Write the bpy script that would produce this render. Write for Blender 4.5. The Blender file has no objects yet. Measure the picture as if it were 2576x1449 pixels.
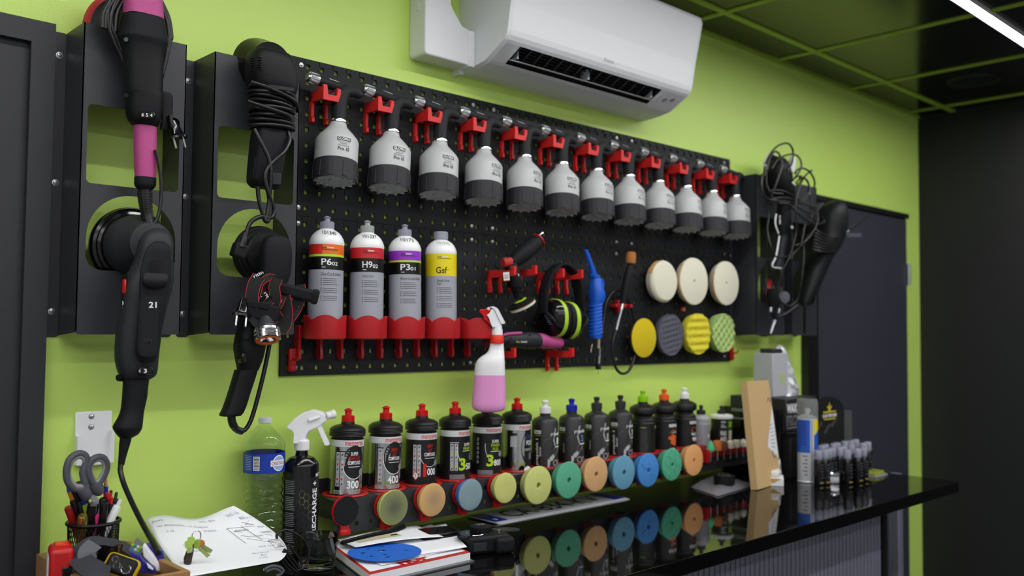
import bpy, bmesh, math, random
from mathutils import Vector as V, Matrix
random.seed(7)
S = bpy.context.scene
C = S.collection
PI = math.pi
# ---------------------------------------------------------------- camera
CAM = V((-1.02132, -1.83304, 0.11346)); YAW, PIT, ROL = 0.758604, 0.0435714, 0.0091079
FPX = 0.887782*2576
_f = V((math.sin(YAW)*math.cos(PIT), math.cos(YAW)*math.cos(PIT), math.sin(PIT)))
_r0 = V((math.cos(YAW), -math.sin(YAW), 0)); _u0 = _r0.cross(_f)
_r = math.cos(ROL)*_r0 + math.sin(ROL)*_u0; _u = -math.sin(ROL)*_r0 + math.cos(ROL)*_u0
cd = bpy.data.cameras.new('camera'); cam = bpy.data.objects.new('camera', cd); C.objects.link(cam)
cd.sensor_width = 36; cd.lens = 36*0.887782; cd.clip_start = .05; cd.clip_end = 60
m4 = Matrix((_r, _u, -_f)).transposed().to_4x4(); m4.translation = CAM; cam.matrix_world = m4
cd.dof.use_dof = True; cd.dof.focus_distance = 1.85; cd.dof.aperture_fstop = 2.8
S.camera = cam
# ---------------------------------------------------------------- world, exposure
w = bpy.data.worlds.new('world'); S.world = w; w.use_nodes = True
w.node_tree.nodes['Background'].inputs[0].default_value = (.82, .9, 1, 1)
w.node_tree.nodes['Background'].inputs[1].default_value = .05
S.view_settings.view_transform = 'Standard'; S.view_settings.look = 'None'
S.view_settings.gamma = 1; S.view_settings.use_curve_mapping = False
S.view_settings.exposure = 0.09
LED_POWER = 64.0
# ---------------------------------------------------------------- where things stand (metres)
ZCEIL, ZTOP, ZFLOOR = 1.156, -0.384, -1.36          # ceiling, counter top, floor
XR, XL, YF = 3.435, -3.2, -5.2                       # right wall, left wall, front wall
PW, PH, PY = .595, .363, -.009                       # wall panel size, its face
def ray(px, py): return _f + _r*((px-1288)/FPX) - _u*((py-724.5)/FPX)
def at(px, py, y):
    d = ray(px, py); return CAM + d*((y-CAM.y)/d.y)
def atx(px, py, x):
    d = ray(px, py); return CAM + d*((x-CAM.x)/d.x)
def atz(px, py, z):
    d = ray(px, py); return CAM + d*((z-CAM.z)/d.z)
def mpp(p): return (p-CAM).dot(_f)/FPX               # metres per photo pixel at p
# ---------------------------------------------------------------- materials
def lin(c): c /= 255; return c/12.92 if c <= .04045 else ((c+.055)/1.055)**2.4
MATS = {}
def mat(name, rgb, rough=.5, metal=0, bump=0, bscale=200, spec=.5, var=0, vscale=8, trans=0, ior=1.45, emit=0, coat=0, alpha=1, sss=0, raw=False):
    if name in MATS: return MATS[name]
    m = bpy.data.materials.new(name); m.use_nodes = True; nt = m.node_tree
    b = nt.nodes['Principled BSDF']; c = tuple(rgb) if raw else tuple(lin(x) for x in rgb)
    b.inputs['Base Color'].default_value = (*c, 1); b.inputs['Roughness'].default_value = rough
    b.inputs['Metallic'].default_value = metal; b.inputs['Specular IOR Level'].default_value = spec
    b.inputs['Transmission Weight'].default_value = trans; b.inputs['IOR'].default_value = ior
    b.inputs['Coat Weight'].default_value = coat; b.inputs['Alpha'].default_value = alpha
    if sss: b.inputs['Subsurface Weight'].default_value = sss; b.inputs['Subsurface Scale'].default_value = .01
    if emit:
        b.inputs['Emission Color'].default_value = (*c, 1); b.inputs['Emission Strength'].default_value = emit
    tc = nt.nodes.new('ShaderNodeTexCoord')
    if var:
        n = nt.nodes.new('ShaderNodeTexNoise'); n.inputs['Scale'].default_value = vscale; n.inputs['Detail'].default_value = 4
        nt.links.new(tc.outputs['Object'], n.inputs['Vector'])
        mx = nt.nodes.new('ShaderNodeMix'); mx.data_type = 'RGBA'
        mx.inputs[6].default_value = (*[x*(1-var) for x in c], 1); mx.inputs[7].default_value = (*[min(1, x*(1+var)) for x in c], 1)
        nt.links.new(n.outputs['Fac'], mx.inputs[0]); nt.links.new(mx.outputs[2], b.inputs['Base Color'])
    if bump:
        n = nt.nodes.new('ShaderNodeTexNoise'); n.inputs['Scale'].default_value = bscale; n.inputs['Detail'].default_value = 3
        nt.links.new(tc.outputs['Object'], n.inputs['Vector'])
        bp = nt.nodes.new('ShaderNodeBump'); bp.inputs['Strength'].default_value = bump; bp.inputs['Distance'].default_value = .002
        nt.links.new(n.outputs['Fac'], bp.inputs['Height']); nt.links.new(bp.outputs[0], b.inputs['Normal'])
    MATS[name] = m; return m
GREEN = mat('lime wall paint', (197, 227, 110), .42, bump=.12, bscale=350, var=.02, vscale=1.5)
BLACKW = mat('black wall paint', (22, 23, 25), .6, bump=.1, bscale=300)
TILE = mat('black ceiling tile', (11, 11, 13), .16, var=.1, bump=.02, bscale=30)
GRID = mat('lime grid bar', (150, 180, 62), .5, var=.03)  # darker than the wall lime: shade under the ceiling is put into this colour
FLOORM = mat('grey floor resin', (120, 120, 122), .35, var=.1, vscale=3)
GREYW = mat('light grey wall', (200, 200, 200), .7, bump=.1, bscale=200)
DOORM = mat('anthracite door', (54, 55, 65), .42, bump=.05, bscale=300)
FRAMEM = mat('anthracite door frame', (40, 41, 46), .5, bump=.05, bscale=300)
PEG = mat('black panel plastic', (30, 31, 34), .55, spec=.25, bump=.12, bscale=500, var=.05)
STEELBLK = mat('black powder coated steel', (47, 48, 53), .38, bump=.15, bscale=900, var=.04)
PLB = mat('black plastic', (20, 21, 23), .5, spec=.22, bump=.15, bscale=700)
PLB2 = mat('soft black rubber', (23, 24, 27), .6, spec=.2, bump=.2, bscale=900)
PLGL = mat('glossy black plastic', (14, 14, 16), .15)
DGREY = mat('dark grey plastic', (42, 43, 47), .5, spec=.25, bump=.12, bscale=700)
CORD = mat('black cable rubber', (20, 20, 22), .35, bump=.05, bscale=300)
CHROME = mat('chrome', (225, 226, 230), .16, 1)
STEEL = mat('brushed steel', (190, 192, 196), .3, 1, bump=.05, bscale=150)
WHITE = mat('white plastic', (226, 227, 229), .35, bump=.03, bscale=300)
WHITEB = mat('white bottle plastic', (236, 237, 238), .3, sss=.1)
RED = mat('red plastic', (176, 21, 25), .38, bump=.06, bscale=500, var=.05)
REDD = mat('deep red cap', (200, 20, 26), .28, bump=.03, bscale=300)
PINK = mat('magenta rubber', (172, 66, 126), .55, bump=.35, bscale=420)
BLUE = mat('blue plastic', (24, 90, 200), .3, bump=.05, bscale=300)
INKW = mat('white print', (232, 233, 235), .5)
INKK = mat('black print', (18, 18, 20), .5)
INKG = mat('grey print', (95, 96, 100), .5)
INKR = mat('red print', (196, 30, 34), .5)
LIME = mat('lime print', (168, 204, 30), .5)
COUNTER = mat('gloss black counter', (7, 7, 8), .035, spec=.35, bump=.004, bscale=12)
GLASS = mat('clear glass', (250, 252, 252), .01, trans=1, ior=1.25)
PET = mat('clear bottle plastic', (245, 250, 250), .03, trans=1, ior=1.33)
CLEAR = mat('clear film plastic', (245, 248, 250), .08, trans=1, ior=1.1)
PAPER = mat('white paper', (226, 228, 232), .75, bump=.05, bscale=200)
# ---------------------------------------------------------------- mesh builder
class MB:
    def __init__(s): s.v = []; s.f = []; s.m = []; s.flat = set()
    def add(s, vs, fs, mi=0):
        o = len(s.v); s.v += [tuple(p) for p in vs]
        s.f += [tuple(i+o for i in f) for f in fs]; s.m += [mi]*len(fs); return s
    def box(s, x0, x1, y0, y1, z0, z1, mi=0, X=None):
        vs = [V((x, y, z)) for x in (x0, x1) for y in (y0, y1) for z in (z0, z1)]
        if X: vs = [X@p for p in vs]
        return s.add(vs, [(0,1,3,2),(4,6,7,5),(0,4,5,1),(2,3,7,6),(0,2,6,4),(1,5,7,3)], mi)
    def rbox(s, x0, x1, y0, y1, z0, z1, r=.003, seg=2, mi=0, X=None):
        bm = bmesh.new(); bmesh.ops.create_cube(bm, size=1)
        for p in bm.verts: p.co = V(((x0+x1)/2+p.co.x*(x1-x0), (y0+y1)/2+p.co.y*(y1-y0), (z0+z1)/2+p.co.z*(z1-z0)))
        bmesh.ops.bevel(bm, geom=list(bm.edges), offset=min(r, .49*min(abs(x1-x0), abs(y1-y0), abs(z1-z0))), segments=seg, profile=.5, affect='EDGES')
        bm.verts.index_update(); bm.normal_update(); k0 = len(s.f)
        s.flat |= {k0+i for i, f in enumerate(bm.faces) if max(abs(t) for t in f.normal) > .9995}
        s.add([X@p.co if X else p.co.copy() for p in bm.verts], [[q.index for q in f.verts] for f in bm.faces], mi); bm.free(); return s
    def lathe(s, prof, n=28, X=None, mi=0, a0=0, a1=2*PI, mis=None):
        full = abs(a1-a0-2*PI) < 1e-6; k = n if full else n+1; rows = []; vs = []
        for r, z in prof:
            if r < 1e-7: rows.append([len(vs)]); vs.append(V((0, 0, z)))
            else:
                rows.append(list(range(len(vs), len(vs)+k)))
                for i in range(k):
                    a = a0+(a1-a0)*i/n; vs.append(V((r*math.cos(a), r*math.sin(a), z)))
        if X: vs = [X@p for p in vs]
        o = len(s.v); s.v += [tuple(p) for p in vs]
        for j in range(len(rows)-1):
            A, B = rows[j], rows[j+1]; mm = mis[j] if mis else mi
            for i in range(n if full else n):
                i2 = (i+1) % k
                if len(A) == 1 and len(B) == 1: continue
                if len(A) == 1: q = (A[0], B[i2], B[i])
                elif len(B) == 1: q = (A[i], A[i2], B[0])
                else: q = (A[i], A[i2], B[i2], B[i])
                s.f.append(tuple(t+o for t in q)); s.m.append(mm)
        return s
    def rings(s, R, mi=0, cap=True, closed=False, mis=None):
        n = len(R[0]); o = len(s.v)
        for r in R: s.v += [tuple(p) for p in r]
        L = len(R)
        for j in range(L if closed else L-1):
            a = o+j*n; b = o+((j+1) % L)*n
            for i in range(n):
                k = (i+1) % n; s.f.append((a+i, a+k, b+k, b+i)); s.m.append(mis[j] if mis else mi)
        if cap and not closed:
            s.f.append(tuple(o+i for i in reversed(range(n)))); s.m.append(mis[0] if mis else mi)
            s.f.append(tuple(o+(L-1)*n+i for i in range(n))); s.m.append(mis[-1] if mis else mi)
        return s
    def tube(s, path, r, n=8, mi=0, closed=False, cap=True, sx=1):
        P = [V(p) for p in path]; L = len(P); R = r if isinstance(r, (list, tuple)) else [r]*L
        T = []
        for i in range(L):
            a = P[(i-1) % L] if closed or i else P[0]; b = P[(i+1) % L] if closed or i < L-1 else P[-1]
            t = (b-a); T.append(t.normalized() if t.length > 1e-9 else V((0, 0, 1)))
        u = T[0].orthogonal().normalized(); out = []
        for i in range(L):
            u = (u - T[i]*u.dot(T[i])); u = u.normalized() if u.length > 1e-6 else T[i].orthogonal().normalized()
            w = T[i].cross(u)
            out.append([P[i]+(u*math.cos(2*PI*k/n)*sx+w*math.sin(2*PI*k/n))*R[i] for k in range(n)])
        return s.rings(out, mi, cap, closed)
    def prism(s, poly, d0, d1, X=None, mi=0, mside=None):
        # poly in local x,z ; extruded along local y
        n = len(poly); vs = [V((a, d0, b)) for a, b in poly]+[V((a, d1, b)) for a, b in poly]
        if X: vs = [X@p for p in vs]
        o = len(s.v); s.v += [tuple(p) for p in vs]
        s.f.append(tuple(o+i for i in range(n))); s.m.append(mi)
        s.f.append(tuple(o+n+i for i in reversed(range(n)))); s.m.append(mi)
        for i in range(n):
            k = (i+1) % n; s.f.append((o+i, o+n+i, o+n+k, o+k)); s.m.append(mi if mside is None else mside)
        return s
    def build(s, name, mats, parent=None, smooth=29, loc=None):
        me = bpy.data.meshes.new(name); me.from_pydata(s.v, [], s.f); me.validate()
        for q in (mats if isinstance(mats, (list, tuple)) else [mats]): me.materials.append(q)
        if len(me.polygons) == len(s.m): me.polygons.foreach_set('material_index', s.m)
        bm = bmesh.new(); bm.from_mesh(me); bmesh.ops.recalc_face_normals(bm, faces=bm.faces); bm.to_mesh(me); bm.free()
        if smooth:
            me.set_sharp_from_angle(angle=math.radians(smooth)); me.polygons.foreach_set('use_smooth', [i not in s.flat for i in range(len(me.polygons))])
        return link(name, me, parent, loc)
def link(name, me, parent=None, loc=None):
    o = bpy.data.objects.new(name, me); C.objects.link(o)
    if parent is not None: o.parent = parent
    if loc is not None: o.location = loc
    return o
def thing(name, label, cat, loc=(0, 0, 0), group=None, rot=None):
    o = bpy.data.objects.new(name, None); C.objects.link(o); o.location = loc; o.empty_display_size = .02
    if rot is not None: o.rotation_euler = rot
    return tag(o, label, cat, group)
def tag(o, label, cat, group=None):
    o['label'] = label; o['category'] = cat
    if group: o['group'] = group
    return o
def struct(o): o['kind'] = 'structure'; return o
def copy_tree(o, parent=None):
    c = o.copy(); C.objects.link(c)
    if parent is not None: c.parent = parent
    for ch in [q for q in bpy.data.objects if q.parent == o]: copy_tree(ch, c)
    return c
def frame(o, x=None, z=None, y=None):
    # matrix with origin o, local z along z and local x near x (or y near y)
    z = V(z).normalized() if z is not None else V((0, 0, 1))
    if y is not None: yy = V(y); xx = yy.cross(z).normalized(); yy = z.cross(xx)
    else:
        xx = V(x) if x is not None else (V((1, 0, 0)) if abs(z.x) < .9 else V((0, 1, 0))); xx = (xx-z*xx.dot(z)).normalized(); yy = z.cross(xx)
    M = Matrix((xx, yy, z)).transposed().to_4x4(); M.translation = V(o); return M
def smooth_path(P, k=6, closed=False):
    P = [V(p) for p in P]; n = len(P); out = []
    for i in range(n if closed else n-1):
        a = P[(i-1) % n] if closed or i else P[0]*2-P[1]; b = P[i]; c = P[(i+1) % n]; d = P[(i+2) % n] if closed or i < n-2 else P[-1]*2-P[-2]
        for j in range(k):
            t = j/k; out.append(.5*((2*b)+(c-a)*t+(2*a-5*b+4*c-d)*t*t+(3*b-a-3*c+d)*t**3))
    if not closed: out.append(P[-1])
    return out
def sring(c, side, up, a, b, n=24, e=2.0, b2=None):
    # superellipse ring; b2: half height on the negative side
    out = []
    for k in range(n):
        t = 2*PI*k/n; x, y = math.cos(t), math.sin(t)
        x = math.copysign(abs(x)**(2/e), x); y = math.copysign(abs(y)**(2/e), y)
        out.append(V(c)+V(side)*(a*x)+V(up)*((b if y > 0 or b2 is None else b2)*y))
    return out
def body(mb, st, side=(1, 0, 0), n=24, mi=0, mis=None, cap=True):
    # st: (centre, half width along side, half depth, exponent)
    P = [V(q[0]) for q in st]; sd = V(side).normalized(); R = []
    for i, q in enumerate(st):
        t = (P[min(i+1, len(P)-1)]-P[max(i-1, 0)])
        up = sd.cross(t).normalized() if t.length > 1e-9 else V((0, -1, 0))
        R.append(sring(P[i], sd, up, q[1], q[2], n, q[3] if len(q) > 3 else 2.2))
    return mb.rings(R, mi, cap, False, mis)
def pxbody(mb, rows, y, k=1.0, e=2.3, n=26, mi=0, mis=None, side=(1, 0, 0)):
    # rows: (left px, right px, row px[, depth y[, k]])  silhouette of a round bodied tool at its real depth
    st = []
    for q in rows:
        yy = q[3] if len(q) > 3 and q[3] is not None else y; kk = q[4] if len(q) > 4 else k
        c = at((q[0]+q[1])/2, q[2], yy); a = (q[1]-q[0])/2*mpp(c)
        st.append((c, a, a*kk, q[5] if len(q) > 5 else e))
    return body(mb, st, side, n, mi, mis)
def sm_rows(rows, k=3):
    # smooth interpolation of rows of equal length
    n = len(rows); out = []
    for i in range(n-1):
        a = rows[max(i-1, 0)]; b = rows[i]; c = rows[i+1]; d = rows[min(i+2, n-1)]
        for j in range(k):
            t = j/k; out.append(tuple(.5*((2*q)+(r-p)*t+(2*p-5*q+4*r-s)*t*t+(3*q-p-3*r+s)*t**3) for p, q, r, s in zip(a, b, c, d)))
    out.append(tuple(rows[-1])); return out
_tx = {}
def text_mesh(s, bold=0, res=3):
    key = (s, bold, res)
    if key not in _tx:
        cu = bpy.data.curves.new('t', 'FONT'); cu.body = s; cu.size = 1; cu.align_x = 'CENTER'; cu.align_y = 'CENTER'; cu.resolution_u = res; cu.offset = bold
        o = bpy.data.objects.new('t', cu); me = bpy.data.meshes.new_from_object(o)
        vs = [v.co.copy() for v in me.vertices]; fs = [tuple(p.vertices) for p in me.polygons]
        bpy.data.objects.remove(o); bpy.data.curves.remove(cu); bpy.data.meshes.remove(me)
        x0 = min(v.x for v in vs); x1 = max(v.x for v in vs); y0 = min(v.y for v in vs); y1 = max(v.y for v in vs)
        vs = [V((v.x-(x0+x1)/2, v.y-(y0+y1)/2, 0)) for v in vs]; _tx[key] = (vs, fs, x1-x0, y1-y0)
    return _tx[key]
def text_flat(mb, s, w, h, X, mi=0, bold=0.0):
    # text filling w x h, in the local x,y plane of X
    vs, fs, tw, th = text_mesh(s, bold)
    return mb.add([X@V((v.x*w/tw, v.y*h/th, 0)) for v in vs], fs, mi)
def wrap(R, a, z, X, off=.0004):
    # point on a cylinder: a = arc length from the face direction (+ to the right), z height
    t = a/R - PI/2; return X@V(((R+off)*math.cos(t), (R+off)*math.sin(t), z))
def text_wrap(mb, s, w, h, R, a0, z0, X, mi=0, bold=0.0, off=.0006, turn=False):
    vs, fs, tw, th = text_mesh(s, bold)
    pts = [((-v.y*h/th, v.x*w/tw) if turn else (v.x*w/tw, v.y*h/th)) for v in vs]
    return mb.add([wrap(R, a0+p[0], z0+p[1], X, off) for p in pts], fs, mi)
def patch_wrap(mb, R, a0, a1, z0, z1, X, mi=0, off=.0004, n=8):
    vs = []; fs = []
    for i in range(n+1):
        a = a0+(a1-a0)*i/n; vs += [wrap(R, a, z0, X, off), wrap(R, a, z1, X, off)]
    for i in range(n): fs.append((2*i, 2*i+2, 2*i+3, 2*i+1))
    return mb.add(vs, fs, mi)
def poly_wrap(mb, pts, R, X, mi=0, off=.0004):
    return mb.add([wrap(R, a, z, X, off) for a, z in pts], [tuple(range(len(pts)))], mi)
def disc_wrap(mb, R, a0, z0, ra, rz, X, mi=0, off=.0004, n=20, t0=0, t1=2*PI):
    # fan of thin sectors so that it follows the curve
    vs = [wrap(R, a0, z0, X, off)]; K = 3
    for j in range(1, K+1):
        for i in range(n): t = t0+(t1-t0)*i/n; vs.append(wrap(R, a0+ra*j/K*math.cos(t), z0+rz*j/K*math.sin(t), X, off))
    fs = [(0, 1+i, 1+(i+1) % n) for i in range(n)]
    for j in range(1, K):
        for i in range(n): a = 1+(j-1)*n; b = 1+j*n; k = (i+1) % n; fs.append((a+i, b+i, b+k, a+k))
    return mb.add(vs, fs, mi)
def ring_wrap(mb, R, a0, z0, ra, rz, t, X, mi=0, off=.0004, n=24, t0=0, t1=2*PI):
    vs = []; fs = []
    for i in range(n+1):
        q = t0+(t1-t0)*i/n
        for s_ in (0, -t): vs.append(wrap(R, a0+(ra+s_)*math.cos(q), z0+(rz+s_)*math.sin(q), X, off))
    for i in range(n): fs.append((2*i, 2*i+2, 2*i+3, 2*i+1))
    return mb.add(vs, fs, mi)
def rrect(w, h, r, n=5, cx=0, cz=0):
    out = []
    for sx, sz, t0 in ((1, 1, 0), (-1, 1, PI/2), (-1, -1, PI), (1, -1, 1.5*PI)):
        for i in range(n+1):
            t = t0+PI/2*i/n; out.append((cx+sx*(w/2-r)+r*math.cos(t), cz+sz*(h/2-r)+r*math.sin(t)))
    return out
def plate_holes(mb, outer, holes, X, d0, d1, mi=0):
    # flat plate (local x,z) with holes, thickness d0..d1 along local y
    bm = bmesh.new(); E = []
    for loop in [outer]+holes:
        vs = [bm.verts.new((p[0], d0, p[1])) for p in loop]
        for i in range(len(vs)): E.append(bm.edges.new((vs[i], vs[(i+1) % len(vs)])))
    g = bmesh.ops.triangle_fill(bm, use_beauty=True, use_dissolve=False, edges=E)
    fs = [q for q in g['geom'] if isinstance(q, bmesh.types.BMFace)]
    r = bmesh.ops.extrude_face_region(bm, geom=fs)
    for q in r['geom']:
        if isinstance(q, bmesh.types.BMVert): q.co.y = d1
    bm.verts.index_update()
    mb.add([X@p.co for p in bm.verts], [[q.index for q in f.verts] for f in bm.faces], mi); bm.free(); return mb
I4 = Matrix.Identity(4)
def screw_head(parent, p, r=.0045, n=(0, -1, 0), name='screw'):
    mb = MB(); X = frame(p, z=n)
    mb.lathe([(0, -.001), (r*1.5, -.001), (r*1.5, .0008), (r, .001), (r*.95, .0025), (r*.5, .0036), (0, .0038)], 14, X)
    for a in (0, PI/2): mb.box(-r*.6, r*.6, -r*.12, r*.12, .003, .0041, 1, X@Matrix.Rotation(a+.4, 4, 'Z'))
    return mb.build(name, [STEEL, STEEL], parent)
# ================================================================ the room
def slab(name, x0, x1, y0, y1, z0, z1, m):
    return struct(MB().box(x0, x1, y0, y1, z0, z1).build(name, m, smooth=0))
slab('wall_back', XL, XR+.1, 0, .1, ZFLOOR-.1, ZCEIL+.2, GREEN)
slab('wall_right', XR, XR+.1, YF, 0, ZFLOOR-.1, ZCEIL+.2, BLACKW)
slab('wall_left', XL-.1, XL, YF, .1, ZFLOOR-.1, ZCEIL+.2, GREYW)
slab('wall_front', XL-.1, XR+.1, YF-.1, YF, ZFLOOR-.1, ZCEIL+.2, GREYW)
slab('floor', XL, XR, YF, 0, ZFLOOR-.1, ZFLOOR, FLOORM)
ceil = slab('ceiling', XL, XR, YF, 0, ZCEIL+.02, ZCEIL+.2, BLACKW)
# ceiling grid: bars every 0.6 m, a lacquered tile in each cell
gx = [1.507+.597*k for k in range(-8, 4)]; gy = [-.171-.6*k for k in range(0, 9)]
bar = .024
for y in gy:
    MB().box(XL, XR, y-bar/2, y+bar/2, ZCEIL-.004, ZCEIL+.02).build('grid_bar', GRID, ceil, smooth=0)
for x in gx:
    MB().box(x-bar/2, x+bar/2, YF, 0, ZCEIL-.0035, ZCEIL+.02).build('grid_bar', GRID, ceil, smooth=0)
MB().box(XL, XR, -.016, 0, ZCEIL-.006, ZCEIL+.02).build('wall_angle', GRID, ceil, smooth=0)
MB().box(XR-.016, XR, YF, -.016, ZCEIL-.006, ZCEIL+.02).build('wall_angle', BLACKW, ceil, smooth=0)
ex = [XL+.0]+gx+[XR-.016]; ey = [-.016]+gy+[YF]
cache = {}
for i in range(len(ex)-1):
    for j in range(len(ey)-1):
        wx = ex[i+1]-ex[i]-bar; wy = ey[j]-ey[j+1]-bar
        if wx < .02 or wy < .02: continue
        key = (round(wx, 3), round(wy, 3))
        if key not in cache:
            cache[key] = MB().rbox(-wx/2, wx/2, -wy/2, wy/2, 0, .015, .002, 1).build('ceiling_tile', TILE, ceil, smooth=0); o = cache[key]
        else: o = link('ceiling_tile', cache[key].data, ceil)
        o.location = ((ex[i]+ex[i+1])/2, (ey[j]+ey[j+1])/2, ZCEIL+.001)
# round speaker grille set flush into one tile
sp = at(2450, 200, -.4); t_ = atz(2450, 203, ZCEIL)
g_ = thing('ceiling_speaker', 'faint round black speaker grille set in a black ceiling tile', 'speaker', (t_.x, t_.y, ZCEIL))
MB().lathe([(0, -.002), (.088, -.002), (.09, -.005), (.1, -.005), (.102, .001), (0, .001)], 32).build('grille', mat('speaker grille', (16, 16, 18), .4, bump=.4, bscale=900), g_)
# LED strips let into the ceiling, parallel to the green wall
LEDM = mat('led diffuser', (255, 255, 255), .4, emit=LED_POWER)
for n_, y in enumerate((-.765, -1.98, -3.18, -4.38)):
    L = thing('led_strip_light' if n_ == 0 else 'led_strip_light_offscreen', ['long white LED strip light in the black ceiling nearest the air conditioner', 'white LED strip light in the ceiling over the middle of the room', 'white LED strip light in the ceiling behind the middle one', 'white LED strip light by the far grey wall'][n_], 'light', (0, y, ZCEIL), group='ceiling LED strips')
    MB().box(-2.9, XR-.1, -.017, .017, -.012, -.004).build('diffuser', LEDM, L, smooth=0)
    MB().box(-2.92, XR-.08, -.022, -.017, -.013, .004).box(-2.92, XR-.08, .017, .022, -.013, .004).box(-2.92, XR-.08, -.017, .017, -.003, .004).build('profile', WHITE, L, smooth=0)
# doors -----------------------------------------------------------
ZD = .662
d1 = struct(thing('door_1', 'x', 'x')); del d1['label']; del d1['category']
x1 = -.488; x0 = -1.45; fw = .075
MB().prism([(x0, ZFLOOR), (x0, ZD+.012), (x1, ZD+.012), (x1, ZFLOOR), (x1-fw*.55, ZFLOOR), (x1-fw*.55, ZD+.012-fw*.55), (x0+fw*.55, ZD+.012-fw*.55), (x0+fw*.55, ZFLOOR)], -.022, 0).build('door_frame', FRAMEM, d1, smooth=0)
MB().box(x0+fw*.55, x1-fw*.55, -.006, 0, ZFLOOR, ZD+.012-fw*.55).build('door_leaf', FRAMEM, d1, smooth=0)
for s_ in (0,):
    a = (x1, ZD+.012); MB().prism([(x1-.0005, ZD+.0115), (x1-fw*.55, ZD+.012-fw*.55), (x1-fw*.55+.0012, ZD+.012-fw*.55), (x1, ZD+.0105)], -.0224, -.02).build('mitre_joint', FRAMEM, d1, smooth=0)
d2 = struct(thing('door_2', 'x', 'x')); del d2['label']; del d2['category']
x0, x1 = 2.30, 3.252
MB().box(x0, x0+.06, -.03, 0, ZFLOOR, ZD).box(x0+.06, x1, -.03, 0, ZD-.022, ZD).box(x0+.075, x0+.1, -.022, 0, ZFLOOR, ZD-.022).build('door_frame', mat('black door frame', (18, 18, 20), .4), d2, smooth=0)
MB().rbox(x0+.105, x1-.002, -.018, 0, ZFLOOR+.005, ZD-.024, .002, 1).build('door_leaf', DOORM, d2, smooth=0)
hz = at(2274, 690, -.02).z
hg = MB(); hg.lathe([(0, -.05), (.009, -.05), (.009, -.003), (.007, 0), (.009, .003), (.009, .05), (0, .05)], 12, Matrix.Translation((x1+.004, -.024, hz)))
hg.build('hinge', STEEL, d2)
# counter ----------------------------------------------------------
XK = 2.157; YK = -.648
ct = thing('counter', 'long glossy black worktop along the lime green wall', 'counter', (0, 0, ZTOP))
MB().rbox(-3.0, XK, YK, -.001, -.036, 0, .003, 2).build('worktop', COUNTER, ct)
# roller-front cabinet under it
cab = thing('tambour_cabinet', 'grey roller-front cabinet under the black worktop', 'cabinet', (0, 0, ZFLOOR))
SLAT = mat('grey tambour slat', (104, 105, 120), .4, bump=.05, bscale=200)
h = ZTOP-.0362-ZFLOOR; yb = -.50
MB().box(-2.9, 1.93, yb+.02, -.02, 0, .06).box(-2.9, -2.88, yb+.02, -.02, 0, h).box(1.905, 1.935, yb-.004, -.02, 0, h).box(-2.9, 1.93, yb+.02, -.02, h-.03, h).build('carcass', mat('black cabinet carcass', (15, 15, 17), .4), cab, smooth=0)
sl0 = None; pitch = .0235; x = 1.90
mbs = MB(); mbs.rings([sring(V((0, 0, .03)), (1, 0, 0), (0, 1, 0), pitch*.46, .008, 10, 2.6), sring(V((0, 0, h-.01)), (1, 0, 0), (0, 1, 0), pitch*.46, .008, 10, 2.6)])
k = 0
while x > -.2:
    if sl0 is None: sl0 = mbs.build('slat', SLAT, cab); o = sl0
    else: o = link('slat', sl0.data, cab)
    o.location = (x-pitch/2, yb+.006, 0); x -= pitch; k += 1
MB().box(-2.88, -.2, yb+.008, yb+.02, .03, h-.01).build('blank_panel', SLAT, cab, smooth=0)
MB().box(-.2, 1.9, yb+.014, yb+.02, .03, h-.01).build('backing', SLAT, cab, smooth=0)
lg = thing('support_post', 'slim grey steel leg holding the free end of the black worktop', 'post', (2.1, -.33, ZFLOOR))
pL = at(2253, 1320, -.33)
MB().rbox(-.02, .02, -.02, .02, .01, h, .003, 1).rbox(-.03, .03, -.03, .03, 0, .012, .003, 1).build('post', SLAT, lg)
lg.location.x = pL.x
# wall panels -----------------------------------------------------
def peg_mesh(w, h, nx, nz, hs=.0098, tabs=True, depth=.0035, back=.0045, hz=None):
    mb = MB(); px = w/nx; pz = h/nz; hz = hz or hs
    xs = [0]+[q for i in range(nx) for q in ((i+.5)*px-hs/2, (i+.5)*px+hs/2)]+[w]
    zs = [0]+[q for i in range(nz) for q in ((i+.5)*pz-hz/2, (i+.5)*pz+hz/2)]+[h]
    NX, NZ = len(xs), len(zs)
    vs = [(x, 0, z) for z in zs for x in xs]+[(x, depth, z) for z in zs for x in xs]; N = NX*NZ; fs = []
    for j in range(NZ-1):
        for i in range(NX-1):
            a = j*NX+i; q = (a, a+1, a+1+NX, a+NX)
            if i % 2 == 1 and j % 2 == 1:
                for t in range(4): fs.append((q[t], q[(t+1) % 4], q[(t+1) % 4]+N, q[t]+N))
            else: fs.append(q); fs.append(tuple(t+N for t in reversed(q)))
    mb.add(vs, fs)
    t = .002
    for a in ((0, t, 0, h), (w-t, w, 0, h), (0, w, 0, t), (0, w, h-t, h)): mb.box(a[0]+.0003, a[1]-.0003, .0002, depth+back, a[2]+.0003, a[3]-.0003)
    if tabs:
        for j in range(nz):
            if j % 2 == (nz-1) % 2:
                for i in range(nx):
                    cx = (i+.5)*px; cz = (j+.5)*pz+hz/2
                    mb.box(cx-.0085, cx+.0045, -.0018, .0005, cz+.0004, cz+.0115)
    return mb
pan = None
PNL = [('left', 0, 1), ('mid', 1, 1), ('right', 2, 1), ('left', 0, 0), ('mid', 1, 0), ('right', 2, 0)]
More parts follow.
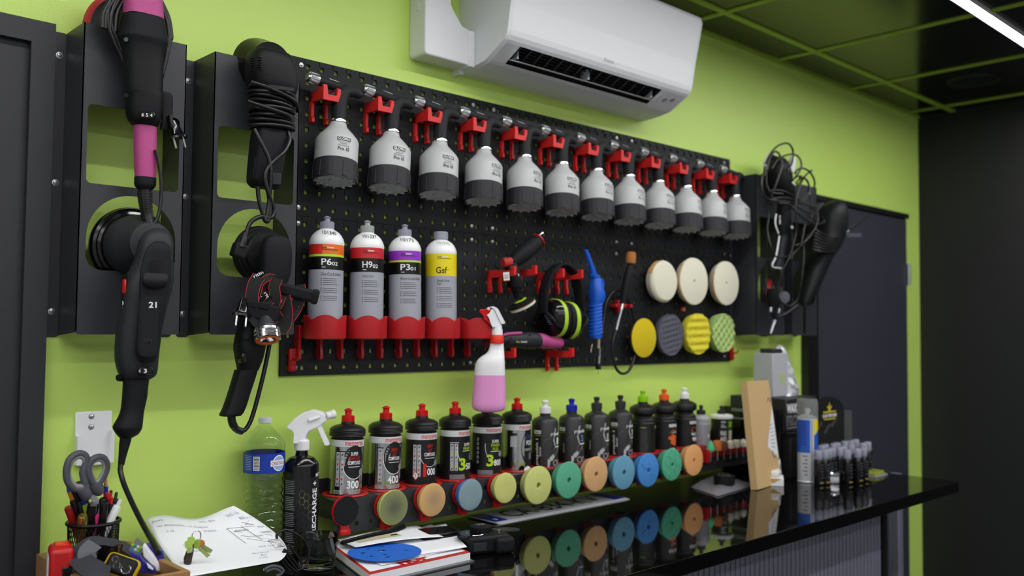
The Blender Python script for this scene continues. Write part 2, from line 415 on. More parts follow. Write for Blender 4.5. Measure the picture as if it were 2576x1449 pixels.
plab = ['black perforated wall panel behind the four sprayers next to the wrapped-cord polisher', 'black perforated wall panel behind the middle four sprayers, under the air conditioner', 'black perforated wall panel behind the last four sprayers, top corner by the tangled cables',
        'black perforated wall panel carrying the four white-topped bottles and red cups', 'black perforated wall panel carrying the ear defenders and the blue blow gun', 'black perforated wall panel carrying the cream and waffle foam pads']
for (nm, i, j), lab in zip(PNL, plab):
    r = thing('wall_panel', lab, 'pegboard', (i*PW+.0006, PY, j*PH+.0006), 'black perforated wall panels')
    if pan is None: pan = peg_mesh(PW-.0012, PH-.0012, 16, 10).build('panel', PEG, r, smooth=0)
    else: link('panel', pan.data, r)
    for a in (1.0, 15.0):
        for z in (.5, 9.5):
            screw_head(r, V((a*PW/16, 0, z*PH/10)), .0036)
# ================================================================ air conditioner
AC0, AC1 = .512, 1.297
ac = thing('air_conditioner', 'white wall-mounted air conditioner with open louver', 'air conditioner', (0, 0, 0))
ACW = mat('white appliance plastic', (224, 226, 229), .38, bump=.02, bscale=200)
prof = [(0, .784), (-.03, .784), (-.075, .789), (-.108, .795)]
low = [(-.118, .8), (-.175, .833)]
front = [(-.183, .839), (-.191, .849), (-.195, .862), (-.206, .93), (-.228, 1.03), (-.234, 1.058), (-.23, 1.068), (-.215, 1.073), (0, 1.078)]
full = prof+low+front
O0, O1 = .572, 1.165                                   # the outlet, along x
mb = MB()
mb.prism([(-y, z) for y, z in reversed(full)], 0, 0, I4) if False else None
def acx(p, x): return V((x, p[0], p[1]))
def skin(mb, P, xs, mi=0):
    for i in range(len(P)-1):
        for j in range(len(xs)-1): mb.add([acx(P[i], xs[j]), acx(P[i], xs[j+1]), acx(P[i+1], xs[j+1]), acx(P[i+1], xs[j])], [(0, 1, 2, 3)], mi)
inset = .012
skin(mb, prof+[low[0]], [AC0+inset, AC1-inset]); skin(mb, [low[1]]+front, [AC0+inset, AC1-inset])
skin(mb, low, [AC0+inset, O0]); skin(mb, low, [O1, AC1-inset])
for x, xo in ((AC0+inset, AC0), (AC1-inset, AC1)):
    n = len(full); c = V((0, -.1, .93))
    A = [acx(p, x) for p in full]; B = [V((xo, q.y+(c.y-q.y)*.035 if q.y < -.01 else q.y, q.z+(c.z-q.z)*.035)) for q in A]
    mb.rings([A, B], 0, False); mb.add(B, [tuple(range(n))], 0)
mb.build('casing', ACW, ac, smooth=40)
# outlet cavity and grille
mb = MB(); a, b = V((0, *low[0])), V((0, *low[1])); nrm = (b-a).cross(V((1, 0, 0))).normalized()
if nrm.z < 0: nrm = -nrm
din = nrm*.05
for (p, q) in ((a, a+din), (a+din, b+din), (b+din, b)):
    mb.add([V((O0, p.y, p.z)), V((O1, p.y, p.z)), V((O1, q.y, q.z)), V((O0, q.y, q.z))], [(0, 1, 2, 3)])
for x in (O0, O1): mb.add([V((x, t.y, t.z)) for t in (a, b, b+din, a+din)], [(0, 1, 2, 3)])
mb.build('outlet', mat('dark outlet', (20, 20, 22), .6), ac, smooth=0)
for k in range(15):
    x = O0+.018+k*(O1-O0-.036)/14; t = .0014
    mb = MB(); q0 = a+din*.25+(b-a)*.08; q1 = a+din*.25+(b-a)*.92
    mb.add([V((x+s, *(q.y, q.z))) for s in (-t, t) for q in (q0, q1, q1+din*.6, q0+din*.6)], [(0, 1, 2, 3), (4, 7, 6, 5), (0, 4, 5, 1), (1, 5, 6, 2), (2, 6, 7, 3), (3, 7, 4, 0)])
    mb.build('vane', mat('black vane', (30, 30, 32), .5), ac, smooth=0)
for k in range(5):
    q = a+(b-a)*(.15+.17*k)+din*.45
    MB().tube([V((O0, q.y, q.z)), V((O1, q.y, q.z))], .0016, 6).build('grille_bar', mat('black vane', (30, 30, 32), .5), ac)
lv = MB(); p0 = a+(b-a)*.2+nrm*.004; 
dirv = (V((0, -.93, -.33))).normalized()
R = []
for x in (O0+.004, O1-.004):
    R.append([V((x, p0.y, p0.z))+dirv*u_+nrm*w_ for u_, w_ in ((0, 0), (.006, -.0015), (.042, -.002), (.046, 0), (.042, .001), (.006, .0015))])
lvo = lv.rings(R).build('louver', ACW, ac, smooth=40)
for xx in ((O0+O1)/2, O1-.012, O0+.02):
    MB().box(xx-.0025, xx+.0025, p0.y-.018, p0.y+.012, p0.z+.002, p0.z+.03).build('hinge', mat('grey hinge', (150, 152, 156), .4), lvo, smooth=0)
# end panels with the two sensor buttons
e = (b-a).normalized()
for x, y_ in ((1.215, .5), (1.245, .62)):
    c = V((x, a.y+(b.y-a.y)*y_, a.z+(b.z-a.z)*y_))-nrm*.0005
    MB().lathe([(0, .0012), (.0085, .0012), (.0095, 0)], 20, frame(c, x=(1, 0, 0), z=-nrm)).build('sensor', mat('grey sensor', (140, 142, 148), .4), ac)
mb = MB()
for k in range(3):
    for j in range(2):
        c = V((1.185+.007*j, a.y, a.z))+e*(.022+.009*k)-nrm*.0004; mb.box(-.0016, .0016, -.001, .001, -.0002, .0004, 0, frame(c, x=(1, 0, 0), z=-nrm))
mb.build('indicator', INKG, ac, smooth=0)
# lettering: small emblem and the maker's word on the front
fa, fb = V((0, -.195, .862)), V((0, -.206, .93)); fz = (fb-fa).normalized(); fn = V((1, 0, 0)).cross(fz).normalized()
c = atx(1535, 153, 0)
cc = at(1534, 153, -.197)
mb = MB(); X = frame(V((cc.x, fa.y+(cc.z-fa.z)*(fb.y-fa.y)/(fb.z-fa.z), cc.z))+fn*.0006, x=(1, 0, 0), z=fn)
text_flat(mb, 'DAIKIN', .03, .0075, X@Matrix.Translation((.005, 0, 0)), 0, .01)
mb.add([X@V(q) for q in ((-.02, -.005, 0), (-.0165, -.005, 0), (-.013, .005, 0), (-.0165, .005, 0))], [(0, 1, 2, 3)]); mb.add([X@V(q) for q in ((-.0235, .005, 0), (-.018, .005, 0), (-.019, .002, 0))], [(0, 1, 2)])
mb.build('lettering', mat('grey lettering', (165, 167, 172), .4), ac, smooth=0)
# trunking elbow
tr = thing('pipe_trunking', 'white plastic pipe trunking elbow beside the air conditioner', 'trunking', (0, 0, 0))
D = .066
MB().prism([(.349, 1.2), (.349, .797), (.354, .79), (.505, .79), (.505, .872), (.492, .884), (.47, .888), (.438, .925), (.432, .936), (.432, 1.2)], -D, 0).build('elbow', ACW, tr, smooth=0)
bpy.context.view_layer.update()
o = [q for q in bpy.data.objects if q.parent == tr][0]
mod = o.modifiers.new('bevel', 'BEVEL'); mod.width = .01; mod.segments = 3; mod.limit_method = 'ANGLE'; mod.angle_limit = .6
MB().rbox(.488, .5115, -D-.004, 0, .786, .882, .005, 2).build('end_collar', ACW, tr)
MB().prism([(.488, .786), (.51, .786), (.502, .774), (.492, .774)], -.03, 0).build('clip', ACW, tr, smooth=0)
MB().rbox(.346, .435, -D-.003, 0, .955, 1.155, .005, 2).build('cover', ACW, tr)
MB().box(.3465, .3495, -.042, -.03, .905, .925).build('slot', ACW, tr, smooth=0)
# ================================================================ tool brackets
def bracket(x, label, notch, slot=False):
    r = thing('tool_bracket', label, 'bracket', (x, 0, 0), 'black steel tool brackets on the wall')
    W0, Y, Z0, Z1 = .193, -.1, .094, .666; t = .002
    top = [(W0, Z1), (0, Z1)] if not notch else [(W0, Z1-.03), (W0-.004, Z1-.03), (.12, Z1-.05), (.07, Z1-.05), (.052, Z1-.012), (.045, Z1), (0, Z1)]
    zb = Z0; rr = .008
    bl = [(rr*(1-math.sin(q*PI/8)), zb+rr*(1-math.cos(q*PI/8))) for q in range(4, -1, -1)]
    br = [(W0-rr*(1-math.sin(q*PI/8)), zb+rr*(1-math.cos(q*PI/8))) for q in range(0, 5)]
    outer = top+[(0, Z1-.001)][:0]+bl+br
    win = rrect(.172, .146, .009, 4, W0/2, .444)
    arch = []
    cx, cz, R = W0/2, .272, .083
    for k in range(21): t_ = PI*k/20; arch.append((cx+R*math.cos(t_), cz+R*math.sin(t_)))
    arch += [(cx-R, .235), (cx-R+.006, .222), (cx-R+.018, .214), (cx-R+.03, .212), (cx+R-.03, .212), (cx+R-.018, .214), (cx+R-.006, .222), (cx+R, .235)]
    if slot: arch[-4:-4] = [(cx-.01, .2125), (cx-.01, .108)]+[(cx-.01*math.cos(q*PI/6), .108-.01*math.sin(q*PI/6)) for q in range(1, 6)]+[(cx+.01, .108), (cx+.01, .2125)]
    plate_holes(MB(), outer, [win, arch], I4, Y, Y+t).build('front_plate', STEELBLK, r, smooth=0)
    for xs in (0, W0-t):
        zt = Z1 if (xs == 0 or not notch) else Z1-.03
        mb = MB(); mb.prism([(-Y, Z0+.004), (-Y, zt), (0, zt), (0, Z0-.003)], -xs, -xs-t, Matrix.Rotation(-PI/2, 4, 'Z') if False else Matrix(((0, -1, 0, 0), (-1, 0, 0, 0), (0, 0, 1, 0), (0, 0, 0, 1))))
        mb.build('side_plate', STEELBLK, r, smooth=0)
    for x0_, x1_, nm in ((-.024, .002, 0), (W0-.002, W0+.024, 1)):
        zt = Z1 if (nm == 0 or not notch) else Z1-.03
        fl = MB().prism(rrect(x1_-x0_, zt-Z0+.006, .006, 3, (x0_+x1_)/2, (zt+Z0-.006)/2), -t, 0).build('flange', STEELBLK, r, smooth=0)
        for z in (.622, .379, .136): screw_head(fl, V(((x0_+.012) if nm == 0 else (x1_-.012), -t, z)), .0042)
    return r
bracket(-.463, 'black steel tool bracket holding the magenta polisher, beside the door frame', False)
bracket(-.211, 'black steel tool bracket holding the polisher wrapped in its own cord', True)
bracket(1.808, 'black steel tool bracket under the tangle of cables, next to the last sprayer', False)
b4 = bracket(2.049, 'black steel tool bracket with a slotted plate holding the heat gun by the door', False, True)
# ================================================================ sprayers on the top row
SPG = mat('grey sprayer plastic', (186, 188, 188), .42, bump=.03, bscale=300)
SPB = mat('dark sprayer plastic', (44, 44, 48), .5, spec=.3, bump=.1, bscale=600)
SPH = mat('charcoal sprayer head', (34, 35, 38), .55, spec=.25, bump=.15, bscale=700)
SPT = mat('translucent sprayer base', (186, 190, 186), .35, bump=.2, bscale=120)
XR_ = .05
def sprayer_parts():
    P = {}
    R = .0505
    mb = MB(); mb.lathe([(R-.004, .046), (R-.0015, .047), (R-.0015, .098), (R-.004, .104), (R-.0125, .115), (.027, .127), (.0215, .133), (.0195, .139), (.019, .144), (0, .144)], 40); P['bottle'] = (mb, SPG)
    mb = MB(); mb.lathe([(R-.006, .010), (R-.0012, .001), (R, .001), (R, .047), (R-.001, .0485), (R-.006, .0485)], 40)
    for k in range(10):
        a = 2*PI*k/10+.2; X = Matrix.Rotation(a, 4, 'Z'); mb.rbox(R-.002, R+.0011, -.006, .006, .004, .041, .0008, 1, 0, X)
    P['skirt'] = (mb, SPB)
    mb = MB(); mb.lathe([(0, .008), (.03, .0075), (.04, .005), (R-.006, .009)], 32)
    for k in range(12):
        X = Matrix.Rotation(2*PI*k/12, 4, 'Z'); mb.rbox(.033, .046, -.0025, .0025, .002, .009, .001, 1, 0, X)
    mb.box(-.012, .012, -.007, .007, .0055, .008); P['base'] = (mb, SPT)
    mb = MB(); mb.lathe([(.0185, .142), (.0205, .1425), (.0212, .145), (.0205, .149), (.018, .15), (0, .15)], 28); P['neck_ring'] = (mb, CHROME)
    # head: stem, horizontal barrel, curved tail
    mb = MB()
    st = [((0, 0, .148), .0155, .0155), ((0, 0, .165), .0165, .016), ((0, 0, .19), .0178, .0165), ((.001, 0, .205), .0185, .017), ((.004, 0, .217), .0195, .0175), ((.013, 0, .2275), .0185, .0165), ((.026, 0, .233), .0145, .0145), ((.042, 0, .2335), .0115, .012), ((.056, 0, .2305), .0085, .009), ((.0605, 0, .229), .003, .004)]
    body(mb, [(V(a), b, c, 2.3) for a, b, c in st], side=(0, 1, 0), n=20)
    mb.tube([(-.06, 0, .231), (-.055, 0, .231), (-.02, 0, .2315), (.006, 0, .2315), (.02, 0, .231)], [.0105, .0112, .0118, .0125, .009], 18)
    mb.box(-.006, .004, -.0165, -.0155, .152, .185)
    P['head'] = (mb, SPH)
    mb = MB(); mb.prism([(-.012, .222), (-.034, .2), (-.037, .188), (-.03, .189), (-.012, .2)], -.009, .009); P['trigger'] = (mb, DGREY)
    mb = MB(); mb.lathe([(0, 0), (.008, 0), (.009, .002), (.011, .004), (.0122, .014), (.0135, .024), (.0135, .027), (.011, .028), (0, .028)], 20, frame(V((-.087, 0, .231)), z=(1, 0, 0)))
    for k in range(8):
        X = frame(V((-.087, 0, .231)), z=(1, 0, 0))@Matrix.Rotation(2*PI*k/8, 4, 'Z'); mb.rbox(.0105, .0135, -.002, .002, .006, .025, .0006, 1, 1, X)
    P['nozzle'] = (mb, [STEEL, mat('grey nozzle collar', (170, 172, 174), .35)])
    return P
SP = sprayer_parts(); spm = {}
tmp = thing('tmp', 'x', 'x')
for k, (mb, m) in SP.items(): spm[k] = mb.build(k, m, tmp).data
for q in list(tmp.children): bpy.data.objects.remove(q)
bpy.data.objects.remove(tmp)
def spray_label(ang):
    mb = MB(); R = .0492; X = Matrix.Rotation(ang, 4, 'Z')
    patch_wrap(mb, R, -.016, .016, .0865, .0945, X, 0, .0003)
    text_wrap(mb, 'GLORIA', .029, .006, R, 0, .0905, X, 1, .02, .0006)
    text_wrap(mb, 'Das Original', .027, .003, R, 0, .0835, X, 2, 0)
    text_wrap(mb, 'Fine Sprayer', .018, .0027, R, 0, .0795, X, 0, .02)
    text_wrap(mb, 'PROFILINE', .027, .0044, R, 0, .0748, X, 2, -.005)
    text_wrap(mb, 'Pro 10', .027, .0082, R, 0, .067, X, 0, .02)
    return mb
HKM = mat('bright red hook plastic', (214, 40, 38), .4, bump=.06, bscale=500)
def hook_parts():
    P = {}                                              # local: board face y=0, out is -y
    for n_, x in (('leg', -.0186), ('second leg', .0186)):
        P[n_] = MB().prism([(0, .006), (.01, .006), (.01, -.044), (.013, -.047), (.013, -.057), (.004, -.06), (0, -.058)], x-.0036, x+.0036, Matrix(((0, 1, 0, 0), (-1, 0, 0, 0), (0, 0, 1, 0), (0, 0, 0, 1))))
    mb = MB()
    mb.prism([(-.0228, .02), (-.0228, -.014), (.0228, -.014), (.0228, .016), (.0155, .016), (.012, -.001), (-.010, -.001), (-.0135, .02)], -.062, -.056)
    for x in (-.0186, .0186):
        mb.prism([(0, -.010), (0, .008), (.03, .014), (.057, .018), (.057, -.012), (.02, -.012)], x-.0036, x+.0036, Matrix(((0, 1, 0, 0), (-1, 0, 0, 0), (0, 0, 1, 0), (0, 0, 0, 1))))
    P['prong'] = mb
    return P
HK = {k: m for k, m in hook_parts().items()}
hkm = {}
for k, mb in HK.items():
    o = mb.build(k, HKM); hkm[k] = o.data; bpy.data.objects.remove(o)
sp_lab = ['grey fine sprayer, first in the row beside the polisher wrapped in cord', 'grey fine sprayer, second in the row from the wrapped-cord polisher', 'grey fine sprayer, third in the row from the wrapped-cord polisher', 'grey fine sprayer, fourth in the row, hanging above the tall yellow-labelled bottle', 'grey fine sprayer, fifth in the row, under the open end of the louver', 'grey fine sprayer, sixth in the row, hanging above the small air polisher', 'grey fine sprayer, seventh in the row, hanging above the ear defenders', 'grey fine sprayer, eighth in the row, hanging above the blue blow gun', 'grey fine sprayer hanging above the orange-tipped rotary tool handle', 'grey fine sprayer hanging above the first cream foam pad', 'grey fine sprayer, second from the tangled cables', 'grey fine sprayer, last in the row beside the tangled cables']
hk_lab = ['red double hook under the nozzle of the '+s for s in ('first sprayer beside the wrapped-cord polisher', 'second sprayer of the row', 'third sprayer of the row', 'fourth sprayer of the row', 'fifth sprayer of the row', 'sixth sprayer of the row', 'seventh sprayer of the row', 'eighth sprayer of the row', 'ninth sprayer of the row', 'tenth sprayer of the row', 'eleventh sprayer of the row', 'twelfth sprayer by the tangled cables')]
for k in range(12):
    x = .105+.1488*k-(.007 if k == 11 else 0)
    tilt = (random.uniform(-.01, .012), random.uniform(-.008, .008))
    # axis leans: the heavy base swings out from the wall and towards the nozzle side
    up = V((.125+tilt[0], .125+tilt[1], 1)).normalized()
    ring = V((x, -.062, .578)); org = ring-up*.146
    r = thing('sprayer', sp_lab[k], 'sprayer', org, 'grey sprayers hanging in a row')
    r.rotation_euler = frame(org, x=(1, 0, .02), z=up).to_euler()
    for nm, me in spm.items(): link(nm, me, r)
    ang = [-.05, .02, .02, .22, .26, 0, .16, .2, .12, .42, .36, .2][k]
    spray_label(math.radians(-10)+ang).build('print', [INKK, INKW, INKG], r, smooth=0)
    mb = MB(); text_flat(mb, 'GLORIA', .026, .0042, frame(V((-.022, -.0092, .2400)), x=(1, 0, 0), z=(0, -.75, .66)), 0, .03); mb.build('lettering', INKW, r, smooth=0)
    h = thing('hook', hk_lab[k], 'hook', (x-.0225, PY, .637), 'red hooks under the sprayers')
    for nm, me in hkm.items(): link(nm.split()[-1], me, h)
# ================================================================ red bottle cups
def cup_mesh():
    mb = MB(); n = 48; R = .0478; t = .0022; rows = []
    def top(a):      # scalloped rim
        return .0415+.0125*abs(math.sin(2.5*a+.55))**.75
    for rr, zz in ((R-.006, 0), (R-.001, .002), (R, .006)):
        rows.append([V((rr*math.cos(2*PI*k/n), rr*math.sin(2*PI*k/n), zz)) for k in range(n)])
    rows.append([V((R*math.cos(2*PI*k/n), R*math.sin(2*PI*k/n), top(2*PI*k/n))) for k in range(n)])
    rows.append([V(((R-t)*math.cos(2*PI*k/n), (R-t)*math.sin(2*PI*k/n), top(2*PI*k/n))) for k in range(n)])
    rows.append([V(((R-t)*math.cos(2*PI*k/n), (R-t)*math.sin(2*PI*k/n), .004)) for k in range(n)])
    mb.rings(rows, 0, True); return mb
CUPR = mat('crimson cup plastic', (176, 29, 35), .36, bump=.05, bscale=500)
cupme = cup_mesh().build('cup', CUPR); cm = cupme.data; bpy.data.objects.remove(cupme)
ml = MB().prism([(-.012, .03), (-.005, .03), (-.002, .004), (.007, .004), (.0075, -.026), (.009, -.029), (.009, -.045), (.003, -.048), (-.008, -.046), (-.012, -.04)], -.0036, .0036, Matrix(((0, 1, 0, 0), (-1, 0, 0, 0), (0, 0, 1, 0), (0, 0, 0, 1))))
o = ml.build('leg', CUPR); lm = o.data; bpy.data.objects.remove(o)
cuplab = ['red scalloped cup holding the orange-banded bottle', 'red scalloped cup holding the red-banded bottle', 'red scalloped cup holding the purple-banded bottle', 'red scalloped cup holding the yellow-labelled bottle', 'empty red scalloped cup from which the pink spray bottle hangs']
CX = [.076, .1876, .2992, .4108, .521]; CY = PY-.058; CZ = .084
for k, x in enumerate(CX):
    r = thing('cup_holder', cuplab[k], 'cup holder', (x, CY, CZ), 'red cups on the wall panel')
    link('cup', cm, r)
    for dx in (-.0395, .0165):
        q = link('leg', lm, r); q.location = (dx, .046, 0)
    MB().rbox(-.043, .02, .036, .0578, .002, .03, .001, 1).build('back_plate', CUPR, r)
# ================================================================ four tall bottles
KG = mat('silver grey label', (158, 160, 170), .3, spec=.6)
KGC = mat('grey screw cap', (150, 151, 166), .35, bump=.05, bscale=300)
def cap_push(mb, z, r1, h1, r2, h2, X=None, mi=0, style=0):
    pf = [(r1*.97, z), (r1, z+.001), (r1, z+h1-.001), (r1*.9, z+h1), (r2*.95, z+h1), (r2*.9, z+h1+h2*.55), (r2*1.25, z+h1+h2*.72), (r2*1.2, z+h1+h2*.78), (r2*.7, z+h1+h2*.92), (r2*.45, z+h1+h2), (0, z+h1+h2)]
    mb.lathe(pf, 20, X, mi)
    for k in range(16):
        XX = (X or I4)@Matrix.Rotation(2*PI*k/16, 4, 'Z'); mb.box(r1-.0006, r1+.0006, -.0009, .0009, z+.001, z+h1-.0015, mi, XX)
def koch(k, x, label, bands, code, sub, title, hand, open_cap):
    R = .0395
    r = thing('polish_bottle', label, 'bottle', (x, CY, CZ+.0042), 'tall white-topped bottles in red cups')
    r.rotation_euler = (math.radians(-1.0), math.radians([1.0, .3, -.4, -.2][k]), 0)
    H = .2056
    mb = MB(); mb.lathe([(0, 0), (R-.004, 0), (R-.0008, .004), (R-.0008, H), (R, H+.003), (R*.985, H+.0085), (R*.93, H+.0155), (R*.82, H+.0235), (R*.68, H+.0295), (R*.5, H+.0345), (.0155, H+.0365), (.0145, H+.042), (0, H+.042)], 40); mb.build('bottle', WHITEB, r)
    mb = MB(); ca = MB()
    if open_cap: cap_push(ca, H+.0375, .0158, .0165, .0072, .013)
    else:
        ca.lathe([(.0165, H+.0375), (.0175, H+.039), (.017, H+.056), (.0155, H+.0575), (0, H+.0575)], 24)
        for q in range(20): ca.box(.0165, .0178, -.0008, .0008, H+.04, H+.055, 0, Matrix.Rotation(2*PI*q/20, 4, 'Z'))
    ca.build('cap', KGC if k != 1 else mat('greenish grey screw cap', (160, 164, 160), .35), r)
    fa = math.radians([-28, -30, -32, -34][k]); X = Matrix.Rotation(fa, 4, 'Z'); Rl = R-.0008
    mb = MB(); mats = [KG]+[b_[2] for b_ in bands]+[INKW, INKK, INKG]; nb = len(bands)
    mb.lathe([(Rl+.0003, .012), (Rl+.0003, bands[-1][0])], 40)
    for i, (z0, z1, m, *rest) in enumerate(bands):
        if rest: patch_wrap(mb, Rl, rest[0], rest[1], z0, z1, X, 1+i, .0005, 10)
        else: mb.lathe([(Rl+.0003, z0), (Rl+.0003, z1)], 40, None, 1+i)
    W_, K_, G_ = nb+1, nb+2, nb+3
    gsf = code == 'Gsf'; dz = .0216
    text_wrap(mb, code, .0225 if not gsf else .027, .0148 if not gsf else .016, Rl, -.002, .1445+dz if not gsf else .143+dz, X, K_ if gsf else W_, .012, .0009)
    if sub: text_wrap(mb, sub, .0135, .0082, Rl, .0168, .141+dz, X, W_, .012, .0009)
    text_wrap(mb, "''" if gsf else '-----', .008, .0018, Rl, -.008 if not gsf else .014, .1325+dz if not gsf else .144+dz, X, K_ if gsf else W_, 0, .0009)
    text_wrap(mb, 'Koch', .0095, .004, Rl, -.007, .1765+dz, X, K_, .01, .0009); text_wrap(mb, 'Chemie', .0145, .004, Rl, .0058, .1765+dz, X, W_, .03, .0009)
    text_wrap(mb, 'ExcellenceForExperts.', .036, .0042, Rl, .006, .1715+dz, X, K_, .01, .0009)
    for i, t in enumerate(title): text_wrap(mb, t, .0029*len(t), .0066, Rl, -.0135+.00145*len(t), .1175+dz-.0078*i, X, G_, .012, .0009)
    for i in range(12):
        if i == 4 or i == 8: continue
        z = .1065+dz-.0078*(len(title)-1)-i*.0043; L_ = random.uniform(.03, .036)
        patch_wrap(mb, Rl, -.0135, -.0115, z, z+.0014, X, K_, .0008, 1); patch_wrap(mb, Rl, -.0085, -.0085+L_, z+.0001, z+.0012, X, G_, .0008, 6)
    mb.build('label', mats, r, smooth=40)
    if hand:
        hm = MB(); 
        vs, fs, tw, th = text_mesh(hand, .0)
        for v in []: pass
        pts = []
        for v in vs:
            a = v.x*.031/tw; zz = H+.0265+v.y*.0085/th+a*-.06
            # radius of the dome at that height
            tt = (zz-H)/.04; rad = R*math.sqrt(max(.05, 1-tt*tt))*1.03
            t2 = a/rad-PI/2+.12; pts.append(X@V(((rad+.0012)*math.cos(t2), (rad+.0012)*math.sin(t2), zz)))
        hm.add(pts, fs); hm.build('handwriting', INKK if k < 3 else mat('faded grey ink', (175, 175, 178), .6), r, smooth=0)
OR = mat('orange band', (224, 108, 28), .35); ORR = mat('vermilion band', (206, 40, 30), .35); LM = mat('lime band', (176, 214, 40), .35); BK = mat('black band', (14, 14, 16), .3)
RD = mat('red band', (196, 34, 42), .35); PU = mat('purple band', (142, 48, 190), .35); PU2 = mat('deep purple band', (94, 26, 140), .35); YE = mat('yellow band', (226, 208, 24), .35); YE2 = mat('ochre band', (204, 174, 20), .35)
koch(0, CX[0], 'tall white and silver bottle with an orange band, marked P6.02', [(0.1781, 0.1834, LM), (0.1834, 0.2056, OR), (0.1834, 0.2056, ORR, -.06, -.012), (0.1491, 0.1781, BK)], 'P6', '02', ['One Cut & Finish'], '101340', True)
koch(1, CX[1], 'tall white and silver bottle with a red band, marked H9.02', [(0.1811, 0.2056, RD), (0.1491, 0.1811, BK)], 'H9', '02', ['Heavy Cut'], '101337', True)
koch(2, CX[2], 'tall white and silver bottle with a purple band, marked P3.01', [(0.1781, 0.1826, LM), (0.1826, 0.2056, PU), (0.1491, 0.1781, BK)], 'P3', '01', ['Micro Cut & Finish'], '10173', True)
koch(3, CX[3], 'tall white and silver bottle with a bright yellow label and closed cap', [(0.1501, 0.2056, YE), (0.1491, 0.1501, KG)], 'Gsf', '', ['Gentle Snow', 'Foam'], '101990', False)
# ================================================================ bottle rack on the wall above the counter
RX0, RX1, RZ, RY = .078, 1.735, -.268, -.118
ST = .108; BX0 = .142                                    # bottle pitch, first bottle
rk = thing('bottle_rack', 'long black perforated steel rack on the wall holding the polish bottles', 'rack', (0, 0, 0))
RINGR = .046
n_ = 15; BXS = [BX0+ST*k for k in range(n_)]; BXS[13] = 1.532; BXS[14] = 1.652
holes = [[(x+.0425*math.cos(2*PI*t/24), .06+.0425*math.sin(2*PI*t/24)) for t in range(24)] for x in BXS]
# top plates: three lengths butted together, each with its round holes
segs = [(RX0, .614), (.615, 1.174), (1.175, RX1)]
Xt = Matrix(((1, 0, 0, 0), (0, 0, -1, 0), (0, -1, 0, 0), (0, 0, 0, 1)))   # local x,z -> world x,-y ; local y -> -z
for a, b in segs:
    mb = MB(); hs = [h for h, x in zip(holes, BXS) if a < x < b]
    plate_holes(mb, ([(a, .001)] if a > .3 else [(a, .1), (a+.028, .001)])+[(b, .001), (b, -RY), (a, -RY)], hs, Xt, -RZ, -RZ+.002); mb.build('top_plate', STEELBLK, rk, smooth=0)
    aa = max(a, RX0)
    mb = peg_mesh(b-aa, .072, int(round((b-aa)/.0372)), 2, .0095, False, .0015, .0)
    mb.build('front_plate', STEELBLK, rk, smooth=0, loc=(aa, RY, RZ-.074))
for x in (RX0+.02, .61, 1.17, RX1-.02):
    MB().box(x-.001, x+.001, RY+.0015, 0, RZ-.05, RZ-.002).build('gusset', STEELBLK, rk, smooth=0)
MB().box(RX0, RX1, -.002, 0, RZ, RZ+.03).build('back_lip', STEELBLK, rk, smooth=0)
# red rings ------------------------------------------------------
rlab = ['first', 'second', 'third', 'fourth', 'fifth', 'sixth', 'seventh', 'eighth', 'ninth', 'tenth', 'eleventh', 'twelfth', 'thirteenth', 'fourteenth', 'fifteenth']
rm = None
for k, x in enumerate(BXS):
    r = None
    if rm is None:
        mb = MB(); mb.lathe([(.0408, -.012), (.0418, -.012), (.0424, .0002), (.0515, .0002), (.0525, .0016), (.0515, .003), (.0412, .0035), (.0402, .002), (.0408, -.012)], 40); r = mb.build('ring_insert', RED); rm = r.data
    else: r = link('ring_insert', rm)
    r.location = (x, -.06, RZ); tag(r, 'red plastic ring in the rack round the %s bottle counted from the water bottle' % rlab[k], 'ring', 'red rings in the bottle rack')
# ------------------------------------------------------ bottles
MZS = mat('mirror silver label', (200, 202, 206), .12, 1)
MZB = mat('black bottle plastic', (20, 20, 22), .42, bump=.08, bscale=500)
MZW = mat('white label band', (206, 207, 210), .4)
GHSW = mat('white hazard sticker', (225, 225, 225), .5)
def base_bottle(k, label, z0=-.012):
    r = thing('polish_bottle', label, 'bottle', (BXS[k], -.06, RZ), 'bottles standing in the rack'); return r
def icons(mb, R, a, z0, z1, X, mg, mr, mk, n=7, w=.0085):
    # column of tiny pictograms on a pale strip
    patch_wrap(mb, R, a-w/2, a+w/2, z0, z1, X, mg, .0005, 2)
    for i in range(n):
        z = z1-(i+.5)*(z1-z0)/n; s_ = .0024
        if i % 3 == 0: poly_wrap(mb, [(a-s_, z-s_), (a+s_*.2, z-s_), (a+s_, z+s_), (a-s_*.3, z+s_*.6)], R, X, mk, .0008)
        elif i % 3 == 1: ring_wrap(mb, R, a, z, s_, s_, .0006, X, mk, .0008, 10)
        else: patch_wrap(mb, R, a-s_*.7, a+s_*.7, z-s_, z+s_, X, mr, .0008, 1)
